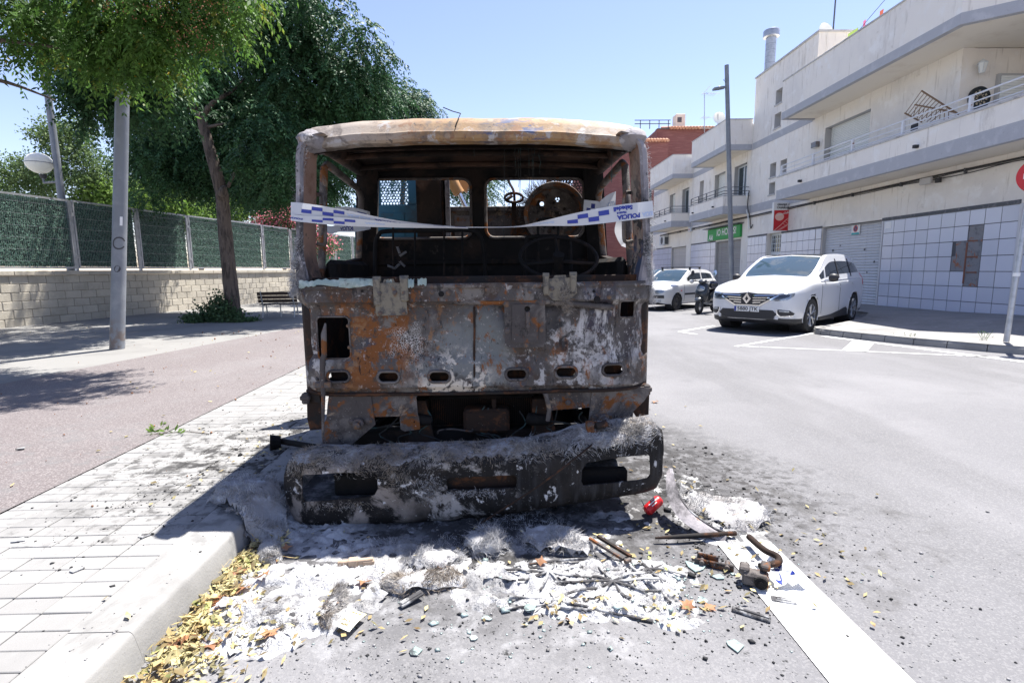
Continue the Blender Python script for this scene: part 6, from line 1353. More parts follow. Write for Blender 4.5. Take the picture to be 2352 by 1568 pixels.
ribbon([(732,521,TY+.35,HZ*.5,10),(760,528,TY+.5,HZ*.55,0),(776,524,TY+.75,HZ*.6,0),(815,517,TY+1.0,HZ*1.1,0),(850,514,TY+1.2,HZ*.9,0)], 'tape_strip', [('text',.55,'POLICIA',.05,-.3,'tapeblue')])
ribbon([(773,492,TY+.8,HZ*1.1,0),(810,492,TY+1.0,HZ*1.1,0),(850,500,TY+1.2,HZ*1.0,0)], 'tape_strip', [('check',.04,3),('text',.33,'Sabadell',.035,.3,'tapeblue')])
ribbon([(1340,476,TY+1.0,HZ*1.2,0),(1372,480,TY+.8,HZ*1.2,0),(1385,476,TY+.7,HZ*1.0,30),(1400,466,TY+.6,HZ*1.3,0),(1414,462,TY+.5,HZ*1.4,0)], 'tape_strip', [('check',.05,3),('text',.45,'POLICIA',.04,-.2,'tapeghost')])
ribbon([(1420,500,TY+.35,HZ*.6,0),(1428,530,TY+.4,HZ*1.0,60),(1436,560,TY+.5,HZ*.6,20),(1450,545,TY+.3,HZ*.5,0)], 'tape_strip', [])
# ================================================================== BUMPER AND DEBRIS
M['bumper'] = mat('charred_plastic', (.010,.009,.009), .75, 0, spec=.25, layers=[
    dict(c=(.022,.019,.018), s=4, lo=.5, hi=.62, d=6), dict(c=(.26,.225,.2), s=4, lo=.48, hi=.57, d=9, reg=(-.75,0,.20,.2,.55), rs=4, rw=.5),
    dict(c=(.32,.30,.285), s=6, lo=.49, hi=.58, d=9, reg=(-.05,0,.22,.15,.42), rs=5, rw=.4), dict(c=(.62,.61,.61), s=14, lo=.60, hi=.65, d=8, a=.9), dict(c=(.55,.53,.52), s=90, lo=.66, hi=.71, a=.7),
    dict(c=(.035,.034,.036), s=9, lo=.45, hi=.7, reg=(.65,0,.2,.3,.7), st=(3,1,.4), d=5)], bump=[(14,.4,'N',.01),(80,.5,'N',.004)])
M['ashy2'] = mat('felted_fibre', (.30,.295,.295), .97, layers=[dict(c=(.25,.235,.23), s=6, lo=.5, hi=.64, d=7), dict(c=(.44,.44,.45), s=9, lo=.52, hi=.66), dict(c=(.06,.055,.055), s=7, lo=.62, hi=.68, d=7)], bump=[(60,.8,'N',.01)], coord='World')
M['crustm'] = mat('matted_crust', (.25,.23,.22), .97, layers=[dict(c=(.05,.045,.042), s=9, lo=.48, hi=.60, d=8), dict(c=(.48,.475,.485), s=6, lo=.48, hi=.62, d=8), dict(c=(.26,.22,.18), s=16, lo=.55, hi=.66, d=8)], bump=[(40,1.0,'N',.03),(140,.8,'N',.01)], coord='World')
BY = 2.83; BX = -.15
bp_ = thing('fallen_bumper', 'charred black bumper with rectangular lamp openings drooping under the cab', 'bumper', (BX, BY, 0))
top = [(641,1100),(650,1072),(668,1060),(700,1053),(800,1055),(900,1050),(1000,1047),(1100,1042),(1200,1036),(1290,1022),(1340,1003),(1400,995),(1470,986),(1515,984),(1530,996)]
bot = [(1531,1060),(1530,1108),(1516,1132),(1450,1143),(1300,1166),(1200,1180),(1100,1195),(1000,1203),(900,1208),(800,1214),(700,1214),(666,1211),(648,1185),(641,1150)]
bo = fpo(top+bot, BY)
hs = [fpo(L_, BY) for L_ in ([(697,1152),(692,1140),(693,1097),(700,1090),(780,1086),(858,1083),(867,1090),(868,1122),(860,1137),(840,1142),(760,1148)][::1], [(1028,1126),(1025,1104),(1032,1098),(1180,1091),(1187,1097),(1186,1116),(1180,1120),(1100,1124)], [(1340,1115),(1335,1105),(1337,1078),(1347,1062),(1420,1050),(1488,1044),(1494,1050),(1496,1092),(1488,1100),(1420,1108)])]
tz = lambda u: np.interp(u, [p[0] for p in bo[:len(top)]], [p[1] for p in bo[:len(top)]])
bz = lambda u: np.interp(u, [p[0] for p in bo[len(top):]][::-1], [p[1] for p in bo[len(top):]][::-1])
UC0, UC1 = fp(695,1060,BY)[0], fp(1500,1000,BY)[0]
def bsurf(u, v, s=0.0):
    d = abs(u-BX); y = BY
    uc = min(max(u, UC0), UC1); y += .10*max(0, 1-(tz(uc)-v)/.07)**2+.03*max(0, 1-(v-bz(u))/.06)**2
    y += .07*max(0,(d-.92)/.2)**2
    y += .012*nz(u*3,v*5,2)+.004*nz(u*14,v*14)
    return (u, y+.012*s, v)
m = MB(); m.sheet(bo, hs, .022, lambda u, v, s: bsurf(u, v, s), .012); bsh = m.build('bumper_shell', M['bumper'], bp_, smooth=50)
m = MB(); G = []
for u in np.linspace(bo[2][0], bo[len(top)-2][0], 60):
    z = tz(u)-.004; y0 = bsurf(u, tz(u))[1]; G.append([(u, y0+.004, z), (u, y0+.06, z+.01*nz(u*6,1)), (u, y0+.17, z-.012+.014*nz(u*5,3)), (u, y0+.19, z-.06)])
m.grid(G); m.build('top_flange', M['bumper'], bp_, smooth=60)
m = MB(); m.rbox(-1.0,.75,BY+.12,BY+.19,.13,.26,.01); m.build('reinforcement_bar', M['sootm'], bp_)
m = MB(); a, b = fp(1020,1130,BY+.06), fp(1230,1090,BY+.06); m.rbox(a[0],b[0],BY+.06,BY+.07,a[1]-.01,b[1]+.02,.003); m.build('plate_recess', M['rustdark'], bp_)
def strands(P, D, ln, wd, rs, curl=.5, jit=.45):
    """thin curved ribbons: (n,3) roots and directions"""
    n = len(P); P = np.asarray(P, float); fl_ = np.array([(nz(p[0]*9,p[2]*9+p[1]*9,1.3,2), nz(p[0]*9,p[2]*9+p[1]*9,7.9,2)*.4, nz(p[0]*9,p[2]*9+p[1]*9,4.4,2)) for p in P]); D = D*.6+fl_*1.9+rs.normal(size=(n,3))*jit*.45; D /= np.linalg.norm(D,axis=1)[:,None]+1e-9
    S = np.cross(D, rs.normal(size=(n,3))); S /= np.linalg.norm(S,axis=1)[:,None]+1e-9
    C = np.cross(D, rs.normal(size=(n,3)))*curl
    l = (ln*rs.uniform(.4,1.3,n))[:,None]
    p1 = P+D*l*.5; p2 = P+D*l+C*l*.5
    w1 = S*wd
    V = np.stack([P-w1, P+w1, p1-w1*.8, p1+w1*.8, p2-w1*.25, p2+w1*.25],1).reshape(-1,3)
    b = np.arange(n)[:,None]*6
    F = np.concatenate([b+np.array([[0,1,3,2]]), b+np.array([[2,3,5,4]])],0)
    return V, F
x_ = lambda px_, py_=1050: fp(px_, py_, BY)[0]
rs = np.random.RandomState(2)
def fringe(name, par, u0, u1, n, mtn, zoff=(0,.02), d=(0,-.12,-.7), ln=.05, back=.12, wd=.0011):
    u = rs.uniform(u0, u1, n); P = np.array([bsurf(x, float(tz(x))-abs(rs.normal())*zoff[1]*2-zoff[0]) for x in u]); k = rs.uniform(0,back,n)*(rs.uniform(size=n) < .5)
    P[:,1] += k-.010; P[:,2] += .012*(k > 0)+.004; D = np.tile(np.array(d, float), (n,1)); D[k > .01] = (0,-.3,.05); D[:,0] += rs.normal(size=n)*.2
    V, F = strands(P, D, ln, wd, rs); tag(fastmesh(name, V, F, M[mtn], par), kind='stuff')
x_ = lambda px_, py_=1050: fp(px_, py_, BY)[0]
m = MB(); G = []
for u in np.linspace(bo[2][0]-.01, bo[len(top)-2][0]+.01, 130):
    zt_ = float(tz(u)); dp = .030+.028*nz(u*6,3)+.022*nz(u*23,5)+(.035*sstep(x_(1330),x_(1370),u)*sstep(x_(1510),x_(1470),u)); dp = max(.008, dp)
    row = [(u, bsurf(u,zt_)[1]+.15, zt_+.010*nz(u*9,1)), (u, bsurf(u,zt_)[1]+.06, zt_+.006+.014*nz(u*12,2))]
    for f_ in (0,.35,.7,1): q = bsurf(u, zt_-dp*f_); row.append((u, q[1]-.004-.010*abs(nz(u*22,f_*3,4)), q[2]+.006*(1-f_)))
    G.append(row)
m.grid(G); m.build('fibre_crust', M['crustm'], bp_, smooth=70)
fringe('fibre_fringe', bp_, x_(650), x_(1300), 7500, 'ashbrown', (0,.012), ln=.024)
fringe('fibre_fringe', bp_, x_(650), x_(880), 1800, 'ashbrown', (.0,.022), ln=.026)
fringe('fibre_fringe', bp_, x_(1180), x_(1520), 3500, 'ashy', (0,.014), ln=.028)
fringe('fibre_fringe', bp_, x_(1290), x_(1500), 3600, 'ashy', (.0,.022), ln=.03)
def patch_fibre(name, par, cx, cy, sx, sy, n, mtn, ln=.024):
    P = []
    while len(P) < n:
        a, b = rs.normal()*sx+cx, rs.normal()*sy+cy; u, v = fp(a, b, BY)
        if inpoly(u, v, bo) and not any(inpoly(u, v, h) for h in hs): q = bsurf(u, v); P.append((q[0], q[1]-.003, q[2]))
    V, F = strands(np.array(P), np.tile(np.array([0.,-.25,-.5]), (n,1)), ln, .0011, rs, .8, .8); tag(fastmesh(name, V, F, M[mtn], par), kind='stuff')
patch_fibre('fibre_patch', bp_, 905,1085,16,25,600,'ashbrown', .018); patch_fibre('fibre_patch', bp_, 985,1118,18,20,500,'ashy', .016); patch_fibre('fibre_patch', bp_, 800,1160,40,6,350,'ashbrown', .016); patch_fibre('fibre_patch', bp_, 1080,1128,40,7,350,'ashy', .02)
# rusty hinge lump and long rod lying over the bumper
lu = thing('rusty_hinge', 'rusty broken hinge lying on the ashy right end of the fallen bumper', 'hinge', W(1375,990,2.95))
m = MB(); c = Vector(W(1375,985,2.93))
for dx, dz, sx, sy, sz in ((0,0,.14,.07,.03),(-.05,.02,.05,.06,.05),(.03,.018,.07,.05,.04),(.055,-.02,.04,.07,.04),(-.01,.035,.05,.03,.02)): m.rbox(c.x+dx-sx/2,c.x+dx+sx/2,c.y-sy/2,c.y+sy/2,c.z+dz-sz/2,c.z+dz+sz/2,.008, None)
m.build('hinge_body', M['burnt2'], lu); m = MB(); m.tube([c+Vector((-.02,-.04,.03)),c+Vector((.04,-.03,.045))], .02, 10); m.build('hinge_pin', M['rustdark'], lu)
rd = thing('long_rod', 'thin rusty rod leaning diagonally across the fallen bumper', 'rod', at_z(1095,1207,.03))
m = MB(); m.tube(catmull([at_z(1093,1208,.02), Vector(W(1230,1120,2.74)), Vector(W(1330,1045,2.78)), Vector(W(1385,998,2.9))],5), .0055, 7); m.build('rod_bar', M['rustdark'], rd)

# ---- ash heightfield over the asphalt
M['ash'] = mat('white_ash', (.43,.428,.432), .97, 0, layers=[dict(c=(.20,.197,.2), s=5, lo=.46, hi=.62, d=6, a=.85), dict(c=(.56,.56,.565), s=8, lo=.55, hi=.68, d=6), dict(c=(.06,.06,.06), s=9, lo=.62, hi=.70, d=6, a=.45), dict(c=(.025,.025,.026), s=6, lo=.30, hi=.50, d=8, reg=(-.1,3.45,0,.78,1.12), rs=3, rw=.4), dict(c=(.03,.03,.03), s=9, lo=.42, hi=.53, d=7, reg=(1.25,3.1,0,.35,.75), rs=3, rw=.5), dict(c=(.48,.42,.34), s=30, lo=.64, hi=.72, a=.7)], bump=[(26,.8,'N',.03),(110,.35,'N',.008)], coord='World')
blobs = []
for x, y, rx, ry, h in [(640,1330,.30,.12,1.0),(760,1330,.35,.12,1.05),(900,1320,.3,.14,1.0),(560,1400,.16,.12,.9),(640,1410,.2,.12,1.0),(720,1420,.2,.1,.9),(530,1470,.14,.08,.8),(610,1480,.14,.07,.8),(1010,1310,.25,.12,1.0),(1120,1330,.22,.14,1.0),(1130,1385,.14,.07,.9),(1250,1330,.28,.16,1.05),(1380,1330,.28,.16,1.05),(1480,1330,.22,.14,.95),(1520,1390,.15,.09,.9),(1400,1400,.25,.07,.9),(1250,1390,.2,.06,.9),(860,1260,.4,.12,.8),(1100,1250,.4,.1,.8),(1300,1250,.25,.1,.7),(480,1500,.08,.06,.6),(1560,1430,.1,.05,.7),(830,1390,.1,.06,.7)]:
    p = at_z(x, y, 0); blobs.append((p.x, p.y, rx, ry, h, .0))
for x, y, rx, ry, h in [(1640,1190,.22,.28,.95),(1700,1200,.12,.15,.9),(1590,1140,.2,.35,.8),(700,1210,.5,.3,.6),(1200,1200,.7,.35,.6)]:
    p = at_z(x, y, 0); blobs.append((p.x, p.y, rx, ry, h, 0))
GS = .0105
GX, GY = np.arange(-1.34,1.95,GS), np.arange(1.62,3.95,GS)
xx, yy = np.meshgrid(GX, GY, indexing='ij'); mk = np.zeros_like(xx)
for bx_, by_, rx, ry, h, _ in blobs: mk = np.maximum(mk, h*np.exp(-(((xx-bx_)/rx)**2+((yy-by_)/ry)**2)**1.2))
nf = np.vectorize(lambda a, b: .5*nz(a*4.5,b*4.5,.3,4)+.5*nz(a*17,b*17,2.1,5)); n1 = nf(xx, yy)
nf2 = np.vectorize(lambda a, b: (1-abs(nz(a*13,b*13,7.7,3))*2.2)-.35); n2 = nf2(xx, yy)
hh = (mk-.22)*.034+n1*.036*np.clip(mk*1.5,0,1)+n2*.017*np.clip(mk*1.3,0,1)-.003
hh[mk < .08] = -.02
V = np.stack([xx, yy, np.clip(hh,-.02,.065)],-1).reshape(-1,3); a, b = xx.shape
I = np.arange(a*b).reshape(a,b); F = np.stack([I[:-1,:-1],I[1:,:-1],I[1:,1:],I[:-1,1:]],-1).reshape(-1,4)
keep = V[F,2].max(1) > -.004; F = F[keep]
o = fastmesh('ash_layer', V, F, M['ash']); o.data.polygons.foreach_set('use_smooth', [True]*len(o.data.polygons)); tag(o, 'white and grey ash spread over the asphalt before the burnt truck', 'ash', kind='stuff')
HH = {}
def ash_h(x, y):
    i, j = int((x-GX[0])/GS), int((y-GY[0])/GS)
    return max(0.0, float(hh[i,j])) if 0 <= i < a and 0 <= j < b else 0.0
# loose fibres lying on the ash
sel = np.argwhere((mk > .55)); k = sel[rs.choice(len(sel), 14000)]; P = np.stack([GX[k[:,0]], GY[k[:,1]], np.maximum(hh[k[:,0],k[:,1]],0)+.003],1)
V, F = strands(P, np.tile(np.array([0,0,.12]),(len(P),1)), .022, .0007, rs, .6, .8); V[:,2] = np.maximum(V[:,2],.003)
tag(fastmesh('ash_fibres', V, F, M['ashy']), 'loose pale fibres strewn over the ash', 'fibres', kind='stuff')
# ---- heaps of burnt glass fibre mat
def mat_heap(name, label, pts, th, n, mtn, Zf=None, ln=.034, folds=.03, seed=1):
    """pts: outline (world x,y); draped sheet with strands"""
    rs = np.random.RandomState(seed); cx = sum(p[0] for p in pts)/len(pts); cy = sum(p[1] for p in pts)/len(pts)
    t = thing(name, label, 'fibre mat', (cx, cy, Zf(cx, cy) if Zf else 0))
    zf = lambda u, v: (Zf(u, v) if Zf else 0.0)+th*(.35+.65*min(1, 4*mind(u, v)/max(.06,th)))*(1+.0)+folds*nz(u*7+seed,v*7,seed)
    def mind(u, v): return min(math.hypot(u-p[0], v-p[1]) for p in dens)
    dens = [tuple(Vector(pts[i]).lerp(Vector(pts[(i+1) % len(pts)]), f/6)) for i in range(len(pts)) for f in range(6)]
    m = MB(); m.sheet(pts, [], .025, lambda u, v, s: (u, v, zf(u, v)), 0, jit=.3); m.sheet(pts, [], 0, lambda u, v, s: (u, v, max((Zf(u,v) if Zf else 0)+.002, zf(u, v)-.025)))
    ob = m.build('mat_body', M['ashy2'], t, smooth=70)
    P = []; D = []; n = int(n*1.6)
    while len(P) < n:
        u, v = rs.uniform(min(p[0] for p in pts), max(p[0] for p in pts)), rs.uniform(min(p[1] for p in pts), max(p[1] for p in pts))
        if inpoly(u, v, pts): P.append((u, v, zf(u, v)-.002)); D.append((nz(u*5,v*5,1)*1.2, nz(u*5,v*5,9)*1.2, .25))
    for q in dens*max(1, int(n*.35/len(dens))): P.append((q[0], q[1], zf(*q))); d = Vector((q[0]-cx, q[1]-cy)).normalized(); D.append((d.x, d.y, -.35))
    V, F = strands(np.array(P), np.array(D), ln, .0011, rs, .6, .5); V[:,2] = np.maximum(V[:,2], .004)
    tag(fastmesh('mat_fibres', V, F, M[mtn], t), kind='stuff'); return t
gz = lambda x, y, z=0: at_z(x, y, z).to_2d()[:]
kz = lambda u, v: .135*sstep(-1.28,-1.45,u)
mat_heap('fibre_mat', 'grey shaggy fibre mat draped over the kerb beside the bumper', [gz(*p,.13) for p in ((484,1155),(500,1135),(560,1120),(630,1108),(655,1130))]+[gz(*p,.03) for p in ((660,1215),(640,1242),(600,1240))]+[gz(*p,.1) for p in ((565,1215),(520,1180))], .07, 2600, 'ashy', kz, seed=3)
mat_heap('fibre_mat', 'small ball of pale fibres in the gutter below kerb', [gz(*p) for p in ((585,1278),(605,1255),(640,1258),(650,1285),(625,1300),(595,1298))], .05, 700, 'ashy', seed=4)
mat_heap('fibre_mat', 'tall ragged fibre tuft standing in ash at centre', [gz(*p) for p in ((1065,1262),(1080,1235),(1130,1235),(1160,1255),(1145,1280),(1090,1282))], .075, 900, 'ashy', seed=5, ln=.045)
mat_heap('fibre_mat', 'thick pale fibre slab lying below the bumper, right of centre', [gz(*p) for p in ((1198,1250),(1210,1222),(1290,1228),(1370,1258),(1350,1282),(1240,1272))], .05, 900, 'ashy', seed=6)
mat_heap('fibre_mat', 'folded grey fibre bundle lying before the burnt ash pile', [gz(*p) for p in ((872,1345),(900,1330),(960,1335),(1040,1325),(1075,1330),(1060,1350),(990,1362),(920,1372),(885,1360))], .045, 1000, 'ashbrown', seed=7)
mat_heap('fibre_mat', 'frayed dark fibre clump near the yellow paper card', [gz(*p) for p in ((728,1440),(742,1395),(765,1365),(790,1355),(790,1385),(770,1420),(755,1450))], .05, 700, 'ashbrown', seed=8)
mat_heap('fibre_mat', 'loose fibre wisps at the left edge of the ash, near leaves', [gz(*p) for p in ((600,1420),(660,1405),(700,1415),(690,1440),(640,1450))], .03, 700, 'ashy', seed=9)
mat_heap('fibre_mat', 'fibre sheet curling under dry leaves in white ash', [gz(*p) for p in ((930,1300),(960,1283),(1040,1278),(1060,1290),(1020,1315),(960,1322))], .05, 700, 'ashy', seed=10)
mat_heap('fibre_mat', 'ash-white fibre heap lying right of the bumper end, with orange leaves', [gz(*p) for p in ((1560,1175),(1600,1145),(1680,1150),(1760,1178),(1770,1200),(1730,1225),(1690,1225),(1620,1200))], .04, 1100, 'ashy', seed=12)
# ---- melted grille half buried in ash
mg = thing('melted_grille', 'blackened web of melted plastic ribs radiating in the white ash', 'grille', at_z(1400,1345,.03))
cen = [(1408,1338),(1260,1322),(1490,1312)]
def agz(x, y, dz=.008): p = at_z(x, y, .02); return (p.x, p.y, ash_h(p.x, p.y)+dz)
M['rib'] = mat('charred_ribs', (.05,.048,.05), .9, layers=[dict(c=(.36,.36,.36), s=9, lo=.45, hi=.58)], bump=[(60,.5)])
for (cx, cy), sp_ in zip(cen, (range(0,360,36), range(10,370,45), range(5,365,60))):
    for a_ in sp_:
        L_ = rnd.uniform(70,120) if cx == 1408 else rnd.uniform(50,95)
        P = [agz(cx+L_*t*math.cos(R(a_))*1.25, cy+L_*.42*t*math.sin(R(a_)), .008) for t in (0,.33,.66,1)]
        m = MB(); m.tube(P, .006, 6); m.build('rib', M['rib'], mg, smooth=60)
for L_ in ([(1180,1300),(1260,1290),(1340,1282),(1430,1285)], [(1170,1370),(1250,1372),(1330,1392),(1420,1405),(1500,1420)], [(1440,1300),(1500,1345),(1540,1385)], [(1160,1392),(1240,1385),(1300,1395),(1360,1402)]):
    m = MB(); m.tube(catmull([agz(*p,.008) for p in L_],4), .007, 6); m.build('rib', M['rib'], mg, smooth=60)
# ---- single pieces lying about
def lying(name, label, cat, parts, loc):
    t = thing(name, label, cat, loc)
    for nm, mb, mt in parts: mb.build(nm, M[mt] if isinstance(mt, str) else mt, t, smooth=50)
    return t
# curved trim strip
P = [Vector(W(1538,1078,2.95)), at_z(1545,1130,.17), at_z(1575,1180,.10), at_z(1630,1220,.035), at_z(1672,1236,.015)]
C_ = catmull(P, 8); m = MB(); G = []
for i, p in enumerate(C_):
    f = i/(len(C_)-1); wd_ = .028+.03*math.sin(math.pi*min(1,f*1.1)); G.append([p+Vector((-wd_*.8,-wd_*.5,-.01)), p+Vector((0,0,.012)), p+Vector((wd_*.8,wd_*.5,.0)), p+Vector((wd_*.9,wd_*.6,-.012))])
m.grid(G); m2 = MB(); m2.tube([p+Vector((.03,.03,.006)) for p in C_[10:]], .008, 6)
lying('trim_strip', 'curved ash-grey trim strip hanging from bumper end to the road', 'trim', [('strip', m, 'pillar'), ('strip_edge', m2, 'rib')], C_[-1])
m = MB(); m.tube(catmull([at_z(1720,1232,.05), at_z(1755,1262,.06), at_z(1782,1275,.06), at_z(1790,1285,.055), at_z(1783,1293,.05), at_z(1745,1300,.045)],5), .016, 10)
m2 = MB(); c = at_z(1735,1322,.045); Mx = Matrix.Translation(c) @ Matrix.Rotation(R(-28),4,'Z'); m2.rbox(-.055,.055,-.035,.035,-.04,.022,.01,Mx); m2.rbox(-.07,-.025,-.025,.04,.0,.04,.008,Mx); m2.rbox(.02,.06,.0,.06,.03,.055,.006,Mx)
m3 = MB(); m3.lathe([(.028,0),(.028,.012),(.012,.014),(.012,.02),(0,.02)], 14, Mx @ Matrix.Translation((.025,-.035,-.005)) @ Matrix.Rotation(R(90),4,'X'))
lying('bent_pipe', 'bent rusty pipe with grey bracket block lying on the white line', 'pipe', [('pipe', m, 'rustdark'), ('block', m2, 'burnt2'), ('knob', m3, 'sootm')], at_z(1750,1300,0))
m = MB(); c = at_z(1775,1320,.0); rs2 = random.Random(3)
G = [[(c.x-.06+.14*i/7+.02*rs2.random(), c.y-.12+.20*j/9, .008+.05*abs(nz(i*.9,j*.9,3))+.018*rs2.random()) for i in range(8)] for j in range(10)]; m.grid(G)
m2 = MB()
for i, j in ((1,1),(2,2),(3,5),(4,6),(5,3)):
    q = [Vector(G[j][i]), Vector(G[j][i+1]), Vector(G[j+1][i+1]), Vector(G[j+1][i])]; m2.add([p+Vector((0,-.002,.003)) for p in q], [(0,1,2,3)])
lying('crumpled_tape', 'crumpled scrap of white and blue tape on the white line', 'tape', [('tape_scrap', m, 'tape'), ('check_print', m2, 'tapeblue')], c)
m = MB(); m.tube([at_z(1505,1235,.03), at_z(1560,1232,.035), at_z(1690,1224,.03)], [.006,.013,.013], 8); lying('thin_rod', 'dark straight rod lying on soot by the trim strip', 'rod', [('bar', m, 'rustdark')], at_z(1600,1230,0))
def angle_iron(p0, p1, wd_, h): 
    a_, b_ = Vector(p0), Vector(p1); d = (b_-a_); n = Vector((-d.y,d.x,0)).normalized()*wd_; m = MB(); z = Vector((0,0,h))
    m.add([a_,b_,b_+n,a_+n,a_+z,b_+z,b_+n+z,a_+n+z], [(0,3,2,1),(4,5,6,7),(0,1,5,4),(1,2,6,5),(2,3,7,6),(3,0,4,7)]); return m
p0, p1 = at_z(1352,1240,.05), at_z(1430,1288,.05); q0, q1 = at_z(1370,1235,.05), at_z(1447,1282,.05)
lying('channel_bars', 'pair of rusty parallel channel bars lying on the ash', 'bar', [('bar', angle_iron(p0,p1,.012,.014), 'burnt2'), ('bar', angle_iron(q0,q1,.014,.014), 'rustdark'), ('end_roller', MB().tube([at_z(1436,1290,.055), at_z(1447,1284,.055)], .011, 8), 'bolt')], at_z(1400,1262,0))
m = MB(); c = at_z(1640,1292,.02); Mx = Matrix.Translation(c) @ Matrix.Rotation(R(-25),4,'Z'); m.rbox(-.09,.09,-.018,-.008,-.02,.015,.004,Mx); m.rbox(-.08,.02,.012,.022,-.02,.03,.004,Mx)
lying('hinge_plate', 'small steel hinge with two pivots lying on the asphalt', 'hinge', [('plate', m, 'burnt2')]+[('pivot', MB().tube([Mx @ Vector((x,-.03,0)), Mx @ Vector((x,.03,0))], .012, 10), 'bolt') for x in (-.055,.06)], c)
m = MB(); c = at_z(1725,1410,.006); Mx = Matrix.Translation(c) @ Matrix.Rotation(R(-33),4,'Z'); m.rbox(-.075,.075,-.016,.016,-.006,.008,.004,Mx); m.rbox(-.06,.07,-.006,.006,.008,.014,.002,Mx)
lying('plastic_strip', 'flat dark grey strip lying by the white line edge', 'strip', [('strip', m, 'rib')], c)
m = MB(); c = at_z(1800,1378,.006); Mx = Matrix.Translation(c) @ Matrix.Rotation(R(-18),4,'Z'); m.rbox(-.05,.05,-.018,.018,-.006,.006,.003,Mx); m.rbox(-.03,.03,-.01,.01,.006,.01,.002,Mx)
lying('plastic_shard', 'small dark shard lying right of the white line', 'shard', [('shard', m, 'rib')], at_z(1880,1330,0))
m = MB(); a_ = at_z(800,1292,.03); Mx = Matrix.Translation(a_) @ Matrix.Rotation(R(8),4,'Z'); m.rbox(-.05,.12,-.012,.012,-.01,.015,.004,Mx); m.rbox(.0,.045,-.02,.02,-.03,.02,.004,Mx); m.rbox(.07,.125,-.015,.006,-.015,.006,.003,Mx)
M['beige'] = mat('scorched_beige_metal', (.38,.28,.20), .7, layers=[dict(c=(.14,.09,.06), s=9, lo=.5, hi=.62, d=7)], bump=[(60,.3)])
lying('clip_bracket', 'small beige metal bracket lying on the edge of ash', 'bracket', [('bracket_body', m, 'beige')], a_)
m = MB(); c = at_z(945,1375,.02); Mx = Matrix.Translation(c) @ Euler((R(10),R(-8),R(38))).to_matrix().to_4x4(); m.rbox(-.055,.055,-.016,.016,-.004,.008,.003,Mx); m.rbox(-.05,.05,-.008,.008,.008,.012,.002,Mx)
lying('charred_chip', 'charred flat chip propped beside the grey fibre bundle', 'chip', [('chip', m, 'rib')], c)
m = MB(); c = at_z(669,1415,.02); m.lathe([(0,-.018),(.014,-.014),(.02,0),(.015,.012),(0,.017)], 10, Matrix.Translation(c)); lying('black_lump', 'round black lump on the white ash', 'lump', [('lump', m, 'rib')], c)
# red drink can under the right end of the bumper
M['canred'] = mat('red_can_paint', (.55,.02,.025), .35, .2); M['canwhite'] = mat('can_white_print', (.8,.75,.7), .4)
c = at_z(1500,1160,.055); Mx = Matrix.Translation(c) @ Euler((R(0),R(62),R(25))).to_matrix().to_4x4()
m = MB(); m.lathe([(.02,-.06),(.026,-.055),(.033,-.045),(.033,.045),(.027,.057),(.024,.06),(.022,.055)], 20, Mx)
m2 = MB(); ra2 = .0336
cw = lambda u, v: tuple(Mx @ Vector((ra2*math.cos(R(200)+v/ra2), ra2*math.sin(R(200)+v/ra2), u)))
for z0_, z1_, a0_, a1_ in ((-.03,.03,-.004,.004),(-.02,.02,.012,.018),(.0,.03,-.018,-.011)): m2.grid([[cw(z0_+(z1_-z0_)*i/4, a0_+(a1_-a0_)*j/2) for j in range(3)] for i in range(5)])
lying('drink_can', 'crushed red drink can lying under the right bumper end', 'can', [('can_body', m, 'canred'), ('print', m2, 'canwhite')], c)
# paper card
M['card'] = mat('yellow_card', (.78,.72,.30), .6, layers=[dict(c=(.85,.83,.72), s=4, lo=.4, hi=.6)]); M['cardink'] = mat('card_ink', (.16,.13,.05), .6)
c0, c1, c2, c3 = (at_z(*p, .03) for p in ((769,1435),(802,1450),(842,1410),(806,1398)))
cd = thing('paper_card', 'small yellow printed car-buying card lying at the ash edge', 'card', (c0+c2)/2)
cf = lambda u, v, dz=.0: (c0.lerp(c1,u)).lerp(c3.lerp(c2,u), v)+Vector((0,0,dz+.006*math.sin(v*3)))
m = MB(); m.grid([[cf(i/6,j/6) for i in range(7)] for j in range(7)]); m.grid([[cf(i/6,j/6,-.0012) for i in range(7)] for j in range(7)]); m.build('card_sheet', M['card'], cd)
for tx_, v_, s_ in (('COMPRO',.20,.23),('COCHES',.38,.23),('665 00 002',.86,.13)): text_mb(tx_, s_, lambda u, v: cf(.5-u*1.0, v_-v*.75, .0015), None, bold=.006).build('card_print', M['cardink'], cd)
# black pipe with flange on the pavement behind the mat
fl = thing('flanged_pipe', 'black burnt pipe with flange lying on the pavement in truck shadow', 'pipe', at_z(655,1020,.13))
m = MB(); m.tube([at_z(640,1012,.18), at_z(700,1022,.18), at_z(760,1032,.18)], .022, 10); m.build('pipe', M['sootm'], fl, smooth=50)
m = MB(); m.tube([at_z(620,1016,.19), at_z(645,1014,.185)], [.06,.045], 10); m.build('flange', M['sootm'], fl)
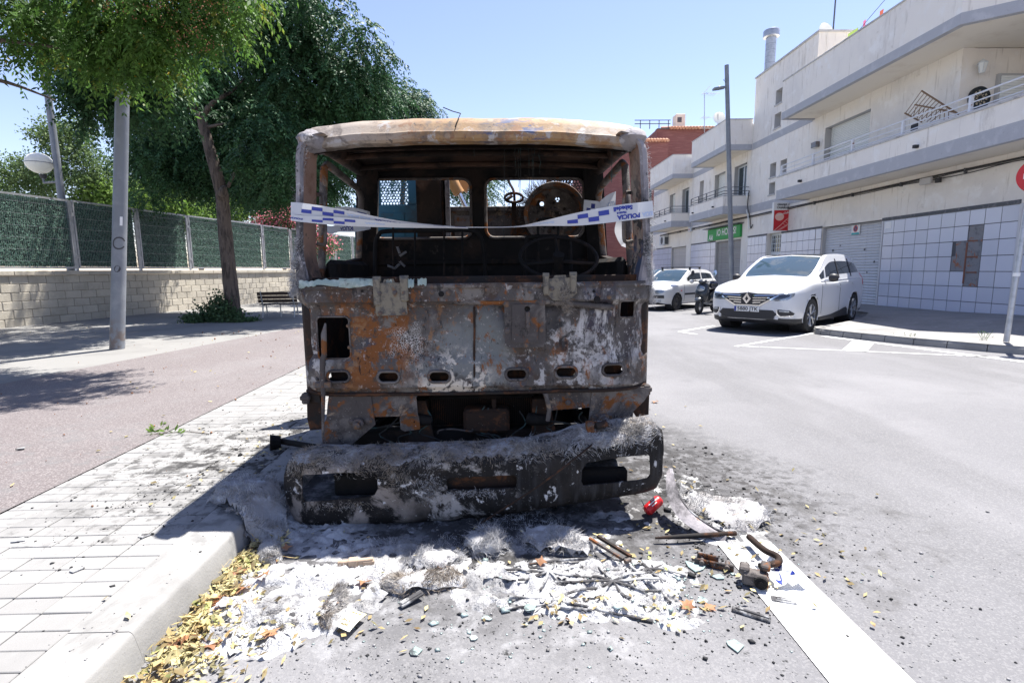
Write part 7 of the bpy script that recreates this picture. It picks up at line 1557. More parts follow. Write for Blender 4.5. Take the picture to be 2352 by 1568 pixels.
# ---- char crumbs, gravel, glass crumbs
def crumbs(name, label, cat, n, fn, size, mt, flat=.6, seed=1, z=None):
    rs = np.random.RandomState(seed); Vs = []; Fs = []; base = np.array([(1,0,0),(-1,0,0),(0,1,0),(0,-1,0),(0,0,1),(0,0,-1)], float); fc = np.array([(0,2,4),(2,1,4),(1,3,4),(3,0,4),(2,0,5),(1,2,5),(3,1,5),(0,3,5)])
    k = 0
    while k < n:
        x, y, z_ = fn(rs)
        s = size*rs.lognormal(0,.5); v = base*rs.uniform(.5,1.3,(6,1))*s*np.array([1,1,flat]); a_ = rs.uniform(0,6.28); c_, s_ = math.cos(a_), math.sin(a_)
        v = v @ np.array([[c_,s_,0],[-s_,c_,0],[0,0,1]]); v += np.array([x,y,z_+s*flat*.5]); Vs.append(v); Fs.append(fc+6*k); k += 1
    o = fastmesh(name, np.concatenate(Vs), np.concatenate(Fs), M[mt]); tag(o, label, cat, kind='stuff'); return o
M['char'] = mat('char', (.018,.018,.019), .9, island=.6); M['grit'] = mat('grit', (.2,.195,.195), .9, island=.5); M['gcrumb'] = mat('glass_crumbs', (.42,.52,.50), .2, island=.3, trans=.3)
gauss = lambda cx, cy, sx, sy, z=0: (lambda rs: (rs.normal()*sx+cx, rs.normal()*sy+cy, z))
def mixf(L): 
    def f(rs):
        x, y, z = L[rs.randint(len(L))](rs)
        if x < -1.30: return (max(-2.75,min(-1.45,x)), y, .131)
        return (x, y, max(z, ash_h(x, y)))
    return f
crumbs('char_crumbs', 'black char crumbs scattered around the burnt truck', 'char', 2600, mixf([gauss(0,2.9,.8,.25), gauss(1.35,2.9,.25,.35), gauss(1.3,3.6,.3,.5), gauss(.9,2.2,.5,.25), gauss(-1.75,3.6,.2,.4), gauss(-2.15,3.1,.22,.45), gauss(-2.1,4.3,.3,.5), gauss(0,2.2,.7,.3), gauss(1.05,2.3,.12,.3)]), .0042, 'char', seed=2)
crumbs('grit', 'pale loose grit on the asphalt', 'grit', 3200, mixf([gauss(.3,1.9,.9,.35), gauss(.4,1.75,.8,.25), gauss(-.6,1.7,.5,.2), gauss(1.5,2.6,.7,.5)]), .0027, 'grit', seed=3)
crumbs('glass_crumbs', 'tiny pale green glass crumbs on the road before the truck', 'glass', 260, mixf([gauss(.5,2.1,.5,.25), gauss(.9,2.2,.25,.2), gauss(-.1,1.95,.5,.15)]), .006, 'gcrumb', .35, seed=4)
for i, (x, y, r_, lab) in enumerate(((1215,1395,18,'green glass shard at the lower edge of white ash, centre'),(1118,1420,13,'small glass shard below the folded fibre bundle'),(1600,1300,30,'largest green glass shard beside the steel hinge plate'),(1650,1325,16,'glass shard just below the steel hinge plate'),(1615,1378,18,'glass shard above the large pale brown leaf'),(1690,1485,22,'glass shard lying alone near the white line'),(955,1495,16,'pale glass shard alone on the asphalt, bottom centre'),(1090,1465,14,'small glass shard on bare asphalt right of bottom centre'))):
    p = at_z(x, y, ash_h(*gz(x, y))+.004); s = r_/1190*p.y*1.05; k = random.Random(i); P = [(p.x+s*f_*math.cos(a_), p.y+s*f_*math.sin(a_)) for a_, f_ in ((R(j*60+k.uniform(-20,20)), k.uniform(.5,1.15)) for j in range(6))]
    m = MB(); m.prism(P, p.z, p.z+.004); o = m.build('glass_shard', M['glass_chunk']); tag(o, lab, 'glass shard', 'glass shards on the road')
# ---- leaves
M['leafdry'] = mat('dry_leaves', (.36,.27,.125), .75, island=.7, layers=[dict(c=(.20,.115,.05), s=25, lo=.56, hi=.64), dict(c=(.46,.40,.20), s=9, lo=.45, hi=.55), dict(c=(.30,.33,.11), s=13, lo=.60, hi=.66), dict(c=(.30,.13,.06), s=11, lo=.62, hi=.68)], transl=.3, coord='World')
M['planeleaf'] = mat('brown_plane_leaf', (.36,.17,.085), .75, rand=.35, layers=[dict(c=(.48,.30,.17), s=40, lo=.5, hi=.65)], transl=.25)
def leafmesh(n, fn, ll, lw, seed, zoff=.0):
    rs = np.random.RandomState(seed); P = np.array([fn(rs) for _ in range(n)]); a_ = rs.uniform(0,6.28,n); tilt = rs.normal(size=n)*.35
    d = np.stack([np.cos(a_)*np.cos(tilt), np.sin(a_)*np.cos(tilt), np.sin(tilt)],1); s = np.stack([-np.sin(a_), np.cos(a_), rs.normal(size=n)*.35],1)
    l = (ll*rs.uniform(.6,1.3,n))[:,None]; w_ = (lw*rs.uniform(.7,1.3,n))[:,None]; u = np.array([0,0,1.0]); curl = (rs.uniform(0,.5,n))[:,None]
    P[:,2] += .004+np.abs(rs.normal(size=n))*zoff+np.maximum(0,-d[:,2])*l[:,0]
    mid = P+d*l*.5; V = np.stack([P, mid+s*w_+u*w_*curl, P+d*l+u*l*.15*curl, mid-u*w_*.25, mid-s*w_+u*w_*curl],1).reshape(-1,3)
    V[:,2] = np.maximum(V[:,2], .003); b_ = np.arange(n)[:,None]*5; F = np.concatenate([b_+np.array([[0,3,2,1]]), b_+np.array([[0,4,2,3]])],0); return V, F
def gutter(rs):
    y = rs.uniform(1.25,2.75); wd_ = np.interp(y,[1.25,1.6,1.9,2.3,2.75],[.62,.45,.28,.16,.14]); x = -1.345+abs(rs.normal())*wd_*.45+.01; return (min(x,-.6), y, 0.0+.02*math.exp(-(x+1.35)/.15)*rs.uniform())
V, F = leafmesh(1900, gutter, .036, .0075, 5, .008); V2, F2 = leafmesh(110, gutter, .056, .015, 15, .015); V3, F3 = leafmesh(220, gutter, .07, .0018, 25, .015); F = np.concatenate([F, F2+len(V), F3+len(V)+len(V2)]); V = np.concatenate([V, V2, V3]); tag(fastmesh('gutter_leaves', V, F, M['leafdry']), 'drift of small dry yellow leaves along the kerb gutter', 'leaves', kind='stuff')
def scat(rs):
    x, y = [(rs.uniform(-1.25,1.2), rs.uniform(1.9,2.75)), (rs.normal()*.3+1.3, rs.normal()*.3+2.8), (rs.normal()*.35+1.05, rs.normal()*.2+2.25), (rs.normal()*.3+1.1, rs.uniform(3,5.5)), (-1.75+rs.normal()*.15, 3.7+rs.normal()*.35), (rs.normal()*.25-.95, rs.normal()*.1+1.95), (rs.uniform(.1,.9), 2.02+rs.normal()*.05)][rs.randint(7)]
    return (x, y, .131 if x < -1.4 else ash_h(x, y))
V, F = leafmesh(400, scat, .036, .0085, 6, .006); tag(fastmesh('scattered_leaves', V, F, M['leafdry']), 'small dry leaves sprinkled over ash and road', 'leaves', kind='stuff')
def far(rs):
    k = rs.randint(4)
    if k == 0: x, y = rs.uniform(-6,-2.9), rs.uniform(3,12); z = .128
    elif k == 1: x, y = px(530,745).x+rs.normal()*.5, 14.2+rs.normal()*.25; z = .125
    elif k == 2: x, y = rs.uniform(-11.5,-9), rs.uniform(11.5,14); z = .123
    else: x, y = rs.uniform(-2.7,-1.7), rs.uniform(2,9); z = .133
    return (x, y, z)
V, F = leafmesh(150, far, .045, .011, 7, .004); tag(fastmesh('pavement_leaves', V, F, M['leafdry']), 'fallen leaves and seeds dotted over pavement and red path', 'leaves', kind='stuff')
crumbs('fallen_berries', 'small fallen seeds scattered over the red path', 'berries', 200, lambda rs: (rs.uniform(-7,-2.0), rs.uniform(2.5,12), .133), .007, 'berry', .9, seed=6)
# big dry plane leaves, each its own thing
def plane_leaf():
    P = []
    for k in range(15):
        a_ = R(-140+k*20); r_ = 1.0 if k % 3 == 1 else (.55 if k % 3 == 0 else .62); P.append((r_*math.sin(a_), r_*math.cos(a_)+.2))
    m = MB(); m.sheet([(p[0]*.04, p[1]*.04) for p in P], [], .014, lambda u, v, s: (u, v, 6*(u*u)*1.2+.006*math.sin(v*80)+.002*math.sin(u*150))); m.tube([(0,-.02,.002),(0,-.06,.006)], .001, 4); return m
pm = proto(plane_leaf(), M['planeleaf'], 'plane_leaf', 60)
for i, (x, y, lab) in enumerate(((560,1290,'large curled brown leaf at the kerb foot below the fibre ball'),(548,1322,'pale brown leaf on the gutter drift touching the kerb'),(600,1338,'brown leaf right of the gutter drift beside white ash'),(562,1355,'tan leaf lying lower on the gutter drift by white ash'),(585,1270,'dark shaded brown leaf between kerb and fibre ball'),(1014,1308,'orange-brown leaf on white ash right of the folded fibre sheet'),(838,1335,'small rusty leaf on white ash below the beige bracket'),(620,1472,'flat tan leaf in ash at lower left'),(480,1485,'brown leaf at lower left end of the gutter drift'),(1630,1395,'large pale brown leaf right of the melted grille ribs'),(1672,1190,'orange leaf on the fibre heap beyond the curved trim strip'),(1240,1305,'small brown leaf at the upper left of melted grille'),(1580,1398,'small orange leaf at the right tip of melted grille'),(655,1262,'brown leaf in truck shadow below the left bumper end'),(1505,922,'dry leaf on the road behind the right bumper end'),(760,1400,'brown leaf beside the frayed fibre clump'))):
    p = at_z(x, y, .01); k = random.Random(i+50); o = inst('plane_leaf', pm, None, (p.x, p.y, ash_h(p.x,p.y)+.012), (k.uniform(-.3,.3), k.uniform(-.3,.3), k.uniform(0,6.28)), (k.uniform(.8,1.2),)*3)
    tag(o, lab, 'leaf', 'dry plane leaves around the ash')
# green twig on the pavement edge
tw = thing('leafy_twig', 'fresh green leafy twig lying on the pavement edge', 'twig', at_z(395,995,.135))
m = MB(); m.tube([at_z(480,996,.137), at_z(430,990,.14), at_z(345,998,.137)], .003, 5); m.build('stem', M['bark'], tw)
rs3 = np.random.RandomState(2); P = np.array([at_z(rs3.uniform(345,425), 990+rs3.normal()*5, .14)[:] for _ in range(34)]); V, F = loose(P, .07, .011, rs3, -.2); V[:,2] = np.maximum(V[:,2],.134)
fastmesh('leaves', V, F, M['park2'], tw)
for i, (x, y, lab) in enumerate(((175,1307,'grey char flake on the pale pavers near the kerb joint'),(45,1240,'flat char flake near the left picture edge on pale pavers'),(330,1230,'char flake lying just left of the truck shadow tip'),(48,1030,'dark char flake on the red path near the left edge'))):
    p = at_z(x, y, .134); k = random.Random(i); P = [(p.x+.035*f_*math.cos(a_), p.y+.035*f_*math.sin(a_)) for a_, f_ in ((R(j*72+k.uniform(-20,20)), k.uniform(.5,1.1)) for j in range(5))]
    m = MB(); m.prism(P, .134, .139); o = m.build('char_flake', M['rib']); tag(o, lab, 'flake', 'char flakes on the pavement')
# ---- crumpled ash sheets that make the pile lumpy
rs = np.random.RandomState(21); Vs = []; Fs = []; nn = 0
for k in range(70):
    q_ = sel[rs.randint(len(sel))]; x0_, y0_ = GX[q_[0]], GY[q_[1]]
    if y0_ > 2.95 and rs.uniform() < .6: continue
    sz = rs.uniform(.018,.055); ax_ = rs.uniform(.4,1.0); a_ = rs.uniform(0,6.28); tl = rs.normal()*.35; sd = rs.uniform(0,99); g6 = 7
    uu, vv = np.meshgrid(np.linspace(-1,1,g6), np.linspace(-1,1,g6)); ed_ = np.array([[nz(u*1.5+sd,v*1.5,3)*.35 for u in uu[0]] for v in vv[:,0]])
    rr_ = 1+ed_; X_ = uu*rr_*sz; Y_ = vv*rr_*sz*ax_; Z_ = np.array([[nz(u*1.3+sd,v*1.3,8) for u in uu[0]] for v in vv[:,0]])*sz*.28+X_*tl*.45+sz*.06
    c_, s_ = math.cos(a_), math.sin(a_); z0_ = ash_h(x0_, y0_)
    P_ = np.stack([x0_+X_*c_-Y_*s_, y0_+X_*s_+Y_*c_, np.maximum(.002, z0_+Z_)],-1).reshape(-1,3); I_ = np.arange(g6*g6).reshape(g6,g6)+nn
    Vs.append(P_); Fs.append(np.stack([I_[:-1,:-1],I_[1:,:-1],I_[1:,1:],I_[:-1,1:]],-1).reshape(-1,4)); nn += g6*g6
o = fastmesh('ash_flakes', np.concatenate(Vs), np.concatenate(Fs), M['ash']); tag(o, 'crumpled ash sheets heaped on the ash layer', 'ash', kind='stuff')
# ---- fibre fuzz on the cab pillars and the right hinge
def fuzz(name, par, pts, n, ln, mtn='ashy', dirn=(0,-.4,-.3), spread=.02):
    k = rs.randint(len(pts)-1, size=n); f = rs.uniform(size=(n,1)); A = np.array([p[:] for p in pts]); P = A[k]*(1-f)+A[k+1]*f+rs.normal(size=(n,3))*spread*np.array([1,.6,1]); V, F = strands(P, np.tile(np.array(dirn, float),(n,1)), ln, .0011, rs, .6, .6); tag(fastmesh(name, V, F, M[mtn], par), kind='stuff')
fuzz('pillar_fuzz', tk, [W(683,545,TY+.0),W(678,600,TY+.0),W(675,650,TY+.0),W(676,672,TY+.0)], 1700, .024, dirn=(-.35,-.2,-.6), spread=.014)
fuzz('pillar_fuzz', tk, [W(700,330,TY+.02),W(690,400,TY+.02),W(680,500,TY+.02)], 700, .018, dirn=(-.3,-.3,-.3), spread=.012)
fuzz('pillar_fuzz', tk, [W(1490,540,TY+.0),W(1494,600,TY+.0),W(1497,645,TY+.0)], 1300, .024, dirn=(.35,-.2,-.6), spread=.012)
fuzz('pillar_fuzz', tk, [W(1480,330,TY+.02),W(1490,420,TY+.02),W(1500,520,TY+.03)], 700, .018, dirn=(.3,-.3,-.3), spread=.012)
fuzz('hinge_fuzz', tk, [W(1298,668,TY-.08),W(1292,690,TY-.07),W(1303,712,TY-.06)], 500, .04, 'ashbrown', (0,-.3,-.6), .014)
fuzz('corner_fuzz', tk, [W(1496,650,TY+.02),W(1497,690,TY+.03)], 350, .03, 'ashy', (.4,-.3,-.3), .012)
# ================================================================== VEHICLES
from mathutils.bvhtree import BVHTree
M['carwhite'] = mat('white_car_paint', (.62,.63,.65), .28, coat=.6); M['carwhite2'] = mat('dusty_white_paint', (.56,.56,.55), .4, coat=.3, layers=[dict(c=(.55,.54,.52), s=3, lo=.5, hi=.75, a=.4)])
M['cardark'] = mat('dark_green_paint', (.02,.05,.05), .3, coat=.5)
M['carglass'] = mat('car_side_glass', (.012,.016,.018), .04, spec=.9); M['windscreen'] = mat('tinted_windscreen', (.03,.055,.075), .04, spec=.7, layers=[dict(c=(.07,.085,.09), s=2.2, lo=.5, hi=.62)])
M['blackplastic'] = mat('black_plastic', (.025,.025,.028), .55); M['tyre'] = mat('tyre_rubber', (.022,.022,.023), .85); M['alloy'] = mat('alloy_wheel', (.45,.46,.48), .3, .8); M['steelw'] = mat('steel_wheel', (.07,.068,.066), .6, .4)
M['chromec'] = mat('car_chrome', (.75,.76,.78), .12, 1.0); M['lampglass'] = mat('headlamp', (.30,.33,.37), .08, .5, spec=.9); M['lampdark'] = mat('headlamp_dark', (.07,.08,.10), .1, .4)
def resample(tab, sub):
    """tab: rows of key stations (lists of Vector); catmull in the station direction"""
    n = len(tab); cols = [catmull([tab[i][j] for i in range(n)], sub) for j in range(len(tab[0]))]
    return [[cols[j][i] for j in range(len(cols))] for i in range(len(cols[0]))]
def car(name, label, loc, rz, keys, regions, paint, wheels, wr, ww, rim, sub=8, rsub=4, half_w=.9):
    """keys: (x, [(y,z)*9]); regions: fn(xmid, rowmid) -> part name"""
    t = thing(name, label, 'car', loc, rz)
    tab = [[Vector((x, y, z)) for y, z in rows] for x, rows in keys]
    A = resample(tab, sub); G = [catmull(r, rsub) for r in A]           # G[i][k]
    nr = len(G[0]); mbs = {}; full = MB()
    for sg in (1, -1):
        for i in range(len(G)-1):
            for k in range(nr-1):
                q = [G[i][k], G[i+1][k], G[i+1][k+1], G[i][k+1]]; q = [(p.x, p.y*sg, p.z) for p in q]
                if sg < 0: q = q[::-1]
                c = [sum(p[a] for p in q)/4 for a in range(3)]
                full.add(q, [(0,1,2,3)])
                if c[2] < .80 and abs(c[1]) > half_w*.62 and any((c[0]-wx)**2+(c[2]-wr)**2 < (wr+.055)**2 for wx in wheels): continue
                rg_ = regions(c[0], (k+.5)/rsub, c[2])
                mbs.setdefault(rg_, MB()).add(q, [(0,1,2,3)])
    for e, i in ((1,0),(0,len(G)-1)):                                     # end caps
        loop = [(p.x,p.y,p.z) for p in G[i]]+[(p.x,-p.y,p.z) for p in G[i][::-1]]
        mbs['body'].add(loop, [tuple(range(len(loop)))[::(-1 if e else 1)]])
    body = None
    mats = dict(body=paint, windscreen='windscreen', side_glass='carglass', roof_glass='carglass', lower_trim='blackplastic', rear_glass='carglass')
    for nm in ['body']+[n for n in mbs if n != 'body']:
        mb = mbs[nm]; o = mb.build(nm, M[mats[nm]], t, local=True)
        bm = bmesh.new(); bm.from_mesh(o.data); bmesh.ops.remove_doubles(bm, verts=bm.verts, dist=.0008); bmesh.ops.recalc_face_normals(bm, faces=bm.faces) if nm == 'body' and False else None; bm.to_mesh(o.data); bm.free()
        o.data.polygons.foreach_set('use_smooth', [True]*len(o.data.polygons)); o.data.set_sharp_from_angle(angle=R(50))
    for i in (0,len(G)-1): full.add([(p.x,p.y,p.z) for p in G[i]]+[(p.x,-p.y,p.z) for p in G[i][::-1]], [tuple(range(2*len(G[i])))])
    bvh = BVHTree.FromPolygons([Vector(v) for v in full.v], full.f)
    for wx in wheels:
        for sg in (1,-1):
            yw = half_w-ww/2-.005
            Mw_ = Matrix.Translation((wx, sg*yw, wr)) @ Matrix.Rotation(R(-90*sg),4,'X')
            m = MB(); rr = wr*.66; m.lathe([(rr,-ww/2),(wr*.93,-ww/2),(wr,-ww/2+.03),(wr,ww/2-.03),(wr*.95,ww/2),(rr,ww/2-.005),(rr,ww/2-.03)], 32, Mw_, cap=False); w_ = m.build('wheel', M['tyre'], t, smooth=40, local=True)
            m = MB(); m.lathe([(rr,ww/2-.004),(rr*.95,ww/2-.006),(rr*.93,ww/2-.06)], 32, Mw_, cap=False); m.build('rim', M[rim], w_, smooth=40, local=True)
            m = MB(); m.lathe([(rr*.94,ww/2-.075),(0,ww/2-.075)], 24, Mw_, cap=False); m.build('brake_disc', M['blackplastic'], w_, local=True)
            if rim == 'alloy':
                for k in range(5):
                    for da in (-9,9):
                        a0, a1 = R(72*k+da*.6), R(72*k+da*1.55); m = MB(); m.tube([Mw_ @ Vector((rr*.1*math.cos(a0),rr*.1*math.sin(a0),ww/2-.03)), Mw_ @ Vector((rr*.55*math.cos(a0),rr*.55*math.sin(a0),ww/2-.018)), Mw_ @ Vector((rr*.95*math.cos(a1),rr*.95*math.sin(a1),ww/2-.012))], [.022,.018,.022], 6); m.build('spoke', M[rim], w_, smooth=50, local=True)
            else: m = MB(); m.lathe([(rr*.93,ww/2-.05),(rr*.6,ww/2-.02),(rr*.5,ww/2-.04),(.06,ww/2-.03),(0,ww/2-.02)], 24, Mw_); m.build('rim_disc', M[rim], w_, smooth=40, local=True)
            m = MB(); m.lathe([(.035,ww/2-.02),(.03,ww/2-.008),(0,ww/2-.006)], 12, Mw_); m.build('hub_cap', M['blackplastic'], w_, local=True)
            m = MB(); P = [(wx+(wr+.052)*math.cos(R(a)), sg*half_w, wr+(wr+.052)*math.sin(R(a))) for a in range(-18,199,9)]; Q = []
            for p in P:
                h = bvh.ray_cast(Vector((p[0], sg*3, max(.3,p[2]))), Vector((0,-sg,0))); Q.append((p[0], (h[0].y if h[0] else p[1])-sg*.004, p[2]))
            m.tube(Q, .010, 6); m.build('wheel_arch', M['carwhite'] if paint == 'carwhite' else M[paint], t, smooth=60, local=True)
            m = MB(); m.lathe([(wr+.05,-.20),(wr+.05,.06)], 24, Mw_, cap=False); m.lathe([(wr+.05,-.20),(0,-.2)], 24, Mw_, cap=False); m.build('arch_liner', M['blackplastic'], t, local=True)
    def front(poly, nm, mt, off=.008, par=None, res=.05, sym=False, th=.006):
        for sg in ((1,-1) if sym else (1,)):
            def fn(u, v, s):
                h = bvh.ray_cast(Vector((4,u,v)), Vector((-1,0,0))); x = h[0].x if h[0] else keys[0][0]-.1
                return (x+off-th*2*s, u, v)
            m = MB(); m.sheet([(sg*u, v) for u, v in poly][::sg], [], res, fn, th); m.f = [f for f in m.f]; o = m.build(nm, M[mt], par or t, local=True, smooth=50)
        return o
    def side(poly, nm, mt, off=.008, sgs=(1,-1), res=.06, par=None, th=.006):
        for sg in sgs:
            def fn(u, v, s):
                h = bvh.ray_cast(Vector((u,sg*4,v)), Vector((0,-sg,0))); y = h[0].y if h[0] else sg*half_w
                return (u, y+sg*(off-th*2*s), v)
            m = MB(); m.sheet(poly, [], res, fn, th); o = m.build(nm, M[mt], par or t, local=True, smooth=50)
        return o
    return t, front, side, bvh
van_keys = [
 (2.44,[(0,.30),(.38,.30),(.46,.36),(.50,.52),(.48,.70),(.42,.76),(.30,.785),(.15,.795),(0,.80)]),
 (2.38,[(0,.24),(.58,.24),(.68,.34),(.72,.55),(.70,.75),(.62,.82),(.45,.85),(.22,.87),(0,.875)]),
 (2.22,[(0,.21),(.72,.21),(.82,.33),(.86,.58),(.84,.82),(.75,.90),(.55,.935),(.3,.955),(0,.96)]),
 (1.95,[(0,.20),(.80,.20),(.90,.32),(.93,.60),(.92,.90),(.83,.98),(.62,1.02),(.34,1.045),(0,1.05)]),
 (1.50,[(0,.20),(.84,.20),(.93,.32),(.945,.62),(.94,.95),(.88,1.04),(.68,1.09),(.36,1.12),(0,1.125)]),
 (1.08,[(0,.20),(.84,.20),(.93,.30),(.945,.62),(.945,.97),(.90,1.05),(.80,1.12),(.66,1.155),(0,1.19)]),
 (.72,[(0,.20),(.84,.20),(.93,.30),(.945,.62),(.945,.975),(.90,1.06),(.80,1.28),(.70,1.335),(0,1.385)]),
 (.18,[(0,.20),(.84,.20),(.93,.30),(.945,.62),(.945,.98),(.90,1.07),(.745,1.53),(.64,1.585),(0,1.63)]),
 (-.25,[(0,.20),(.84,.20),(.93,.30),(.945,.63),(.945,.99),(.90,1.08),(.725,1.595),(.62,1.65),(0,1.68)]),
 (-1.0,[(0,.20),(.84,.20),(.93,.30),(.945,.64),(.945,1.01),(.90,1.10),(.72,1.60),(.61,1.66),(0,1.69)]),
 (-1.7,[(0,.22),(.84,.22),(.93,.34),(.945,.66),(.94,1.03),(.89,1.13),(.70,1.56),(.59,1.62),(0,1.65)]),
 (-2.18,[(0,.26),(.80,.26),(.90,.38),(.925,.68),(.90,1.04),(.84,1.15),(.66,1.48),(.56,1.54),(0,1.57)]),
 (-2.40,[(0,.32),(.70,.32),(.80,.42),(.83,.66),(.80,1.0),(.74,1.12),(.60,1.36),(.50,1.42),(0,1.45)]),
 (-2.45,[(0,.36),(.60,.36),(.70,.45),(.72,.66),(.70,.95),(.65,1.08),(.52,1.28),(.44,1.33),(0,1.35)])]
def van_reg(x, k, z):
    if k > 7 and .16 < x < 1.06: return 'windscreen'
    if k > 7 and -1.3 < x <= .10: return 'roof_glass'
    if 5.15 < k < 5.85 and -2.1 < x < .88: return 'side_glass'
    if k < 2.0 and z < .33: return 'lower_trim'
    return 'body'
vf = Vector((-.755,-.655,0)).normalized()
van, fr_, sd_, vb = car('white_people_carrier', 'white people carrier with dark glass roof parked diagonally by garage', (7.45,13.12,0), math.atan2(vf.y,vf.x), van_keys, van_reg, 'carwhite', (1.48,-1.40), .36, .22, 'alloy', half_w=.945)
van.scale = (1.06,1.06,1.06)
g = fr_([(-.60,.79),(-.40,.68),(-.26,.60),(.26,.60),(.40,.68),(.60,.79),(.58,.84),(.2,.83),(0,.86),(-.2,.83),(-.58,.83)], 'grille', 'blackplastic', .012)
for z, w_ in ((.64,.28),(.69,.38),(.74,.46),(.79,.54)):
    for sg in (-1,1): fr_([(sg*.12,z-.008),(sg*w_,z+.004),(sg*w_,z+.022),(sg*.12,z+.012)][::sg], 'grille_bar', 'chromec', .022, g)
fr_([(-.62,.80),(-.42,.67),(-.27,.58),(.27,.58),(.42,.67),(.62,.80),(.60,.81),(.40,.69),(.25,.60),(-.25,.60),(-.40,.69),(-.60,.81)], 'grille_surround', 'chromec', .018, g)
bd = fr_([(0,.60),(.115,.72),(0,.87),(-.115,.72)], 'badge_backing', 'blackplastic', .026, g); MBl = MB()
MBl.sheet([(0,.615),(.085,.725),(0,.845),(-.085,.725)], [[(0,.67),(-.035,.725),(0,.785),(.035,.725)]], 0, lambda u, v, s: (2.475-.02*s, u, v), .02); MBl.build('diamond_badge', M['chromec'], g, local=True)
fr_([(.42,.70),(.60,.69),(.76,.71),(.84,.78),(.845,.85),(.70,.855),(.50,.825)], 'headlamp', 'lampglass', .010, sym=True)
fr_([(.50,.725),(.66,.73),(.78,.77),(.79,.82),(.68,.825),(.52,.79)], 'headlamp_lens', 'lampdark', .016, sym=True)
fr_([(-.52,.50),(.52,.50),(.60,.42),(.50,.31),(-.50,.31),(-.60,.42)], 'lower_intake', 'blackplastic', .010)
fr_([(-.56,.355),(-.46,.335),(.46,.335),(.56,.355),(.56,.335),(.47,.31),(-.47,.31),(-.56,.335)], 'intake_bar', 'steelw', .022)
fr_([(.60,.44),(.66,.38),(.84,.40),(.86,.44),(.80,.50),(.62,.52)], 'fog_lamp_recess', 'blackplastic', .012, sym=True)
fr_([(.58,.52),(.60,.42),(.66,.36),(.84,.38),(.84,.40),(.67,.385),(.62,.43),(.60,.52)], 'chrome_blade', 'chromec', .02, sym=True); fr_([(.64,.475),(.80,.465),(.79,.495),(.64,.505)], 'daytime_lamp', 'lampglass', .02, sym=True)
pl_ = MB(); pl_.rbox(2.455,2.465,-.26,.26,.455,.565,.004); pl_ = pl_.build('number_plate', M['signwhite'], van, local=True); m = MB(); m.box(2.4655,2.467,-.255,-.215,.46,.56); m.build('blue_strip', M['tapeblue'], pl_, local=True)
text_mb('5880 JTK', .105, lambda u, v: (2.4675, u*1.08+.02, .51+v), bold=.002).build('lettering', M['signblack'], pl_, local=True)
for sg in (1,-1):
    m = MB(); Pm = [(.62,sg*.98,1.09),(.60,sg*1.08,1.10)]; m.lathe([(0,-.13),(.09,-.10),(.115,0),(.10,.08),(0,.12)], 14, Matrix.Translation((.66,sg*1.06,1.13)) @ Matrix.Rotation(R(90),4,'X') @ Matrix.Diagonal((.75,.8,.8,1))); mr_ = m.build('door_mirror', M['blackplastic'], van, smooth=60, local=True)
    m = MB(); m.tube([(.70,sg*.90,1.07),(.67,sg*1.02,1.09)], .03, 6); m.build('mirror_arm', M['carwhite'], mr_, local=True)
sd_([(-.20,.90),(0.0,.91),(0.0,.945),(-.20,.935)], 'door_handle', 'carwhite', .03); sd_([(-1.28,.96),(-1.08,.955),(-1.08,.99),(-1.28,.995)], 'door_handle', 'carwhite', .03)
sd_([(-2.1,1.075),(.95,1.045),(.95,1.06),(-2.1,1.095)], 'waist_trim', 'chromec', .010, res=.12)
for x0 in (.92,-.28,): sd_([(x0,.36),(x0+.012,.36),(x0+.02,1.03),(x0+.008,1.03)], 'door_seam', 'blackplastic', .003)
sd_([(.99,.22),(-.92,.22),(-.92,.36),(-.75,.42),(-.3,.36),(.2,.31),(.99,.28)][::-1], 'side_skirt', 'blackplastic', .012)
sd_([(-.35,1.12),(-.30,1.12),(-.36,1.55),(-.40,1.55)], 'centre_pillar', 'blackplastic', .010); sd_([(-1.25,1.14),(-1.20,1.14),(-1.32,1.56),(-1.36,1.56)], 'rear_pillar', 'blackplastic', .010); sd_([(.60,1.09),(.65,1.09),(.50,1.34),(.45,1.36)], 'quarter_pillar', 'carwhite', .010)
sd_([(-2.1,.92),(-2.3,.95),(-2.32,1.2),(-2.2,1.22)][::-1], 'tail_lamp', 'signred', .008)
m = MB(); m.tube([(1.02,.4,1.19),(.92,.1,1.235)], .008, 5); m.tube([(1.02,-.1,1.205),(.92,-.5,1.225)], .008, 5); m.build('wipers', M['blackplastic'], van, local=True)
m = MB(); m.box(-2.1,2.0,-.8,.8,.18,.24); m.build('floor_pan', M['blackplastic'], van, local=True)
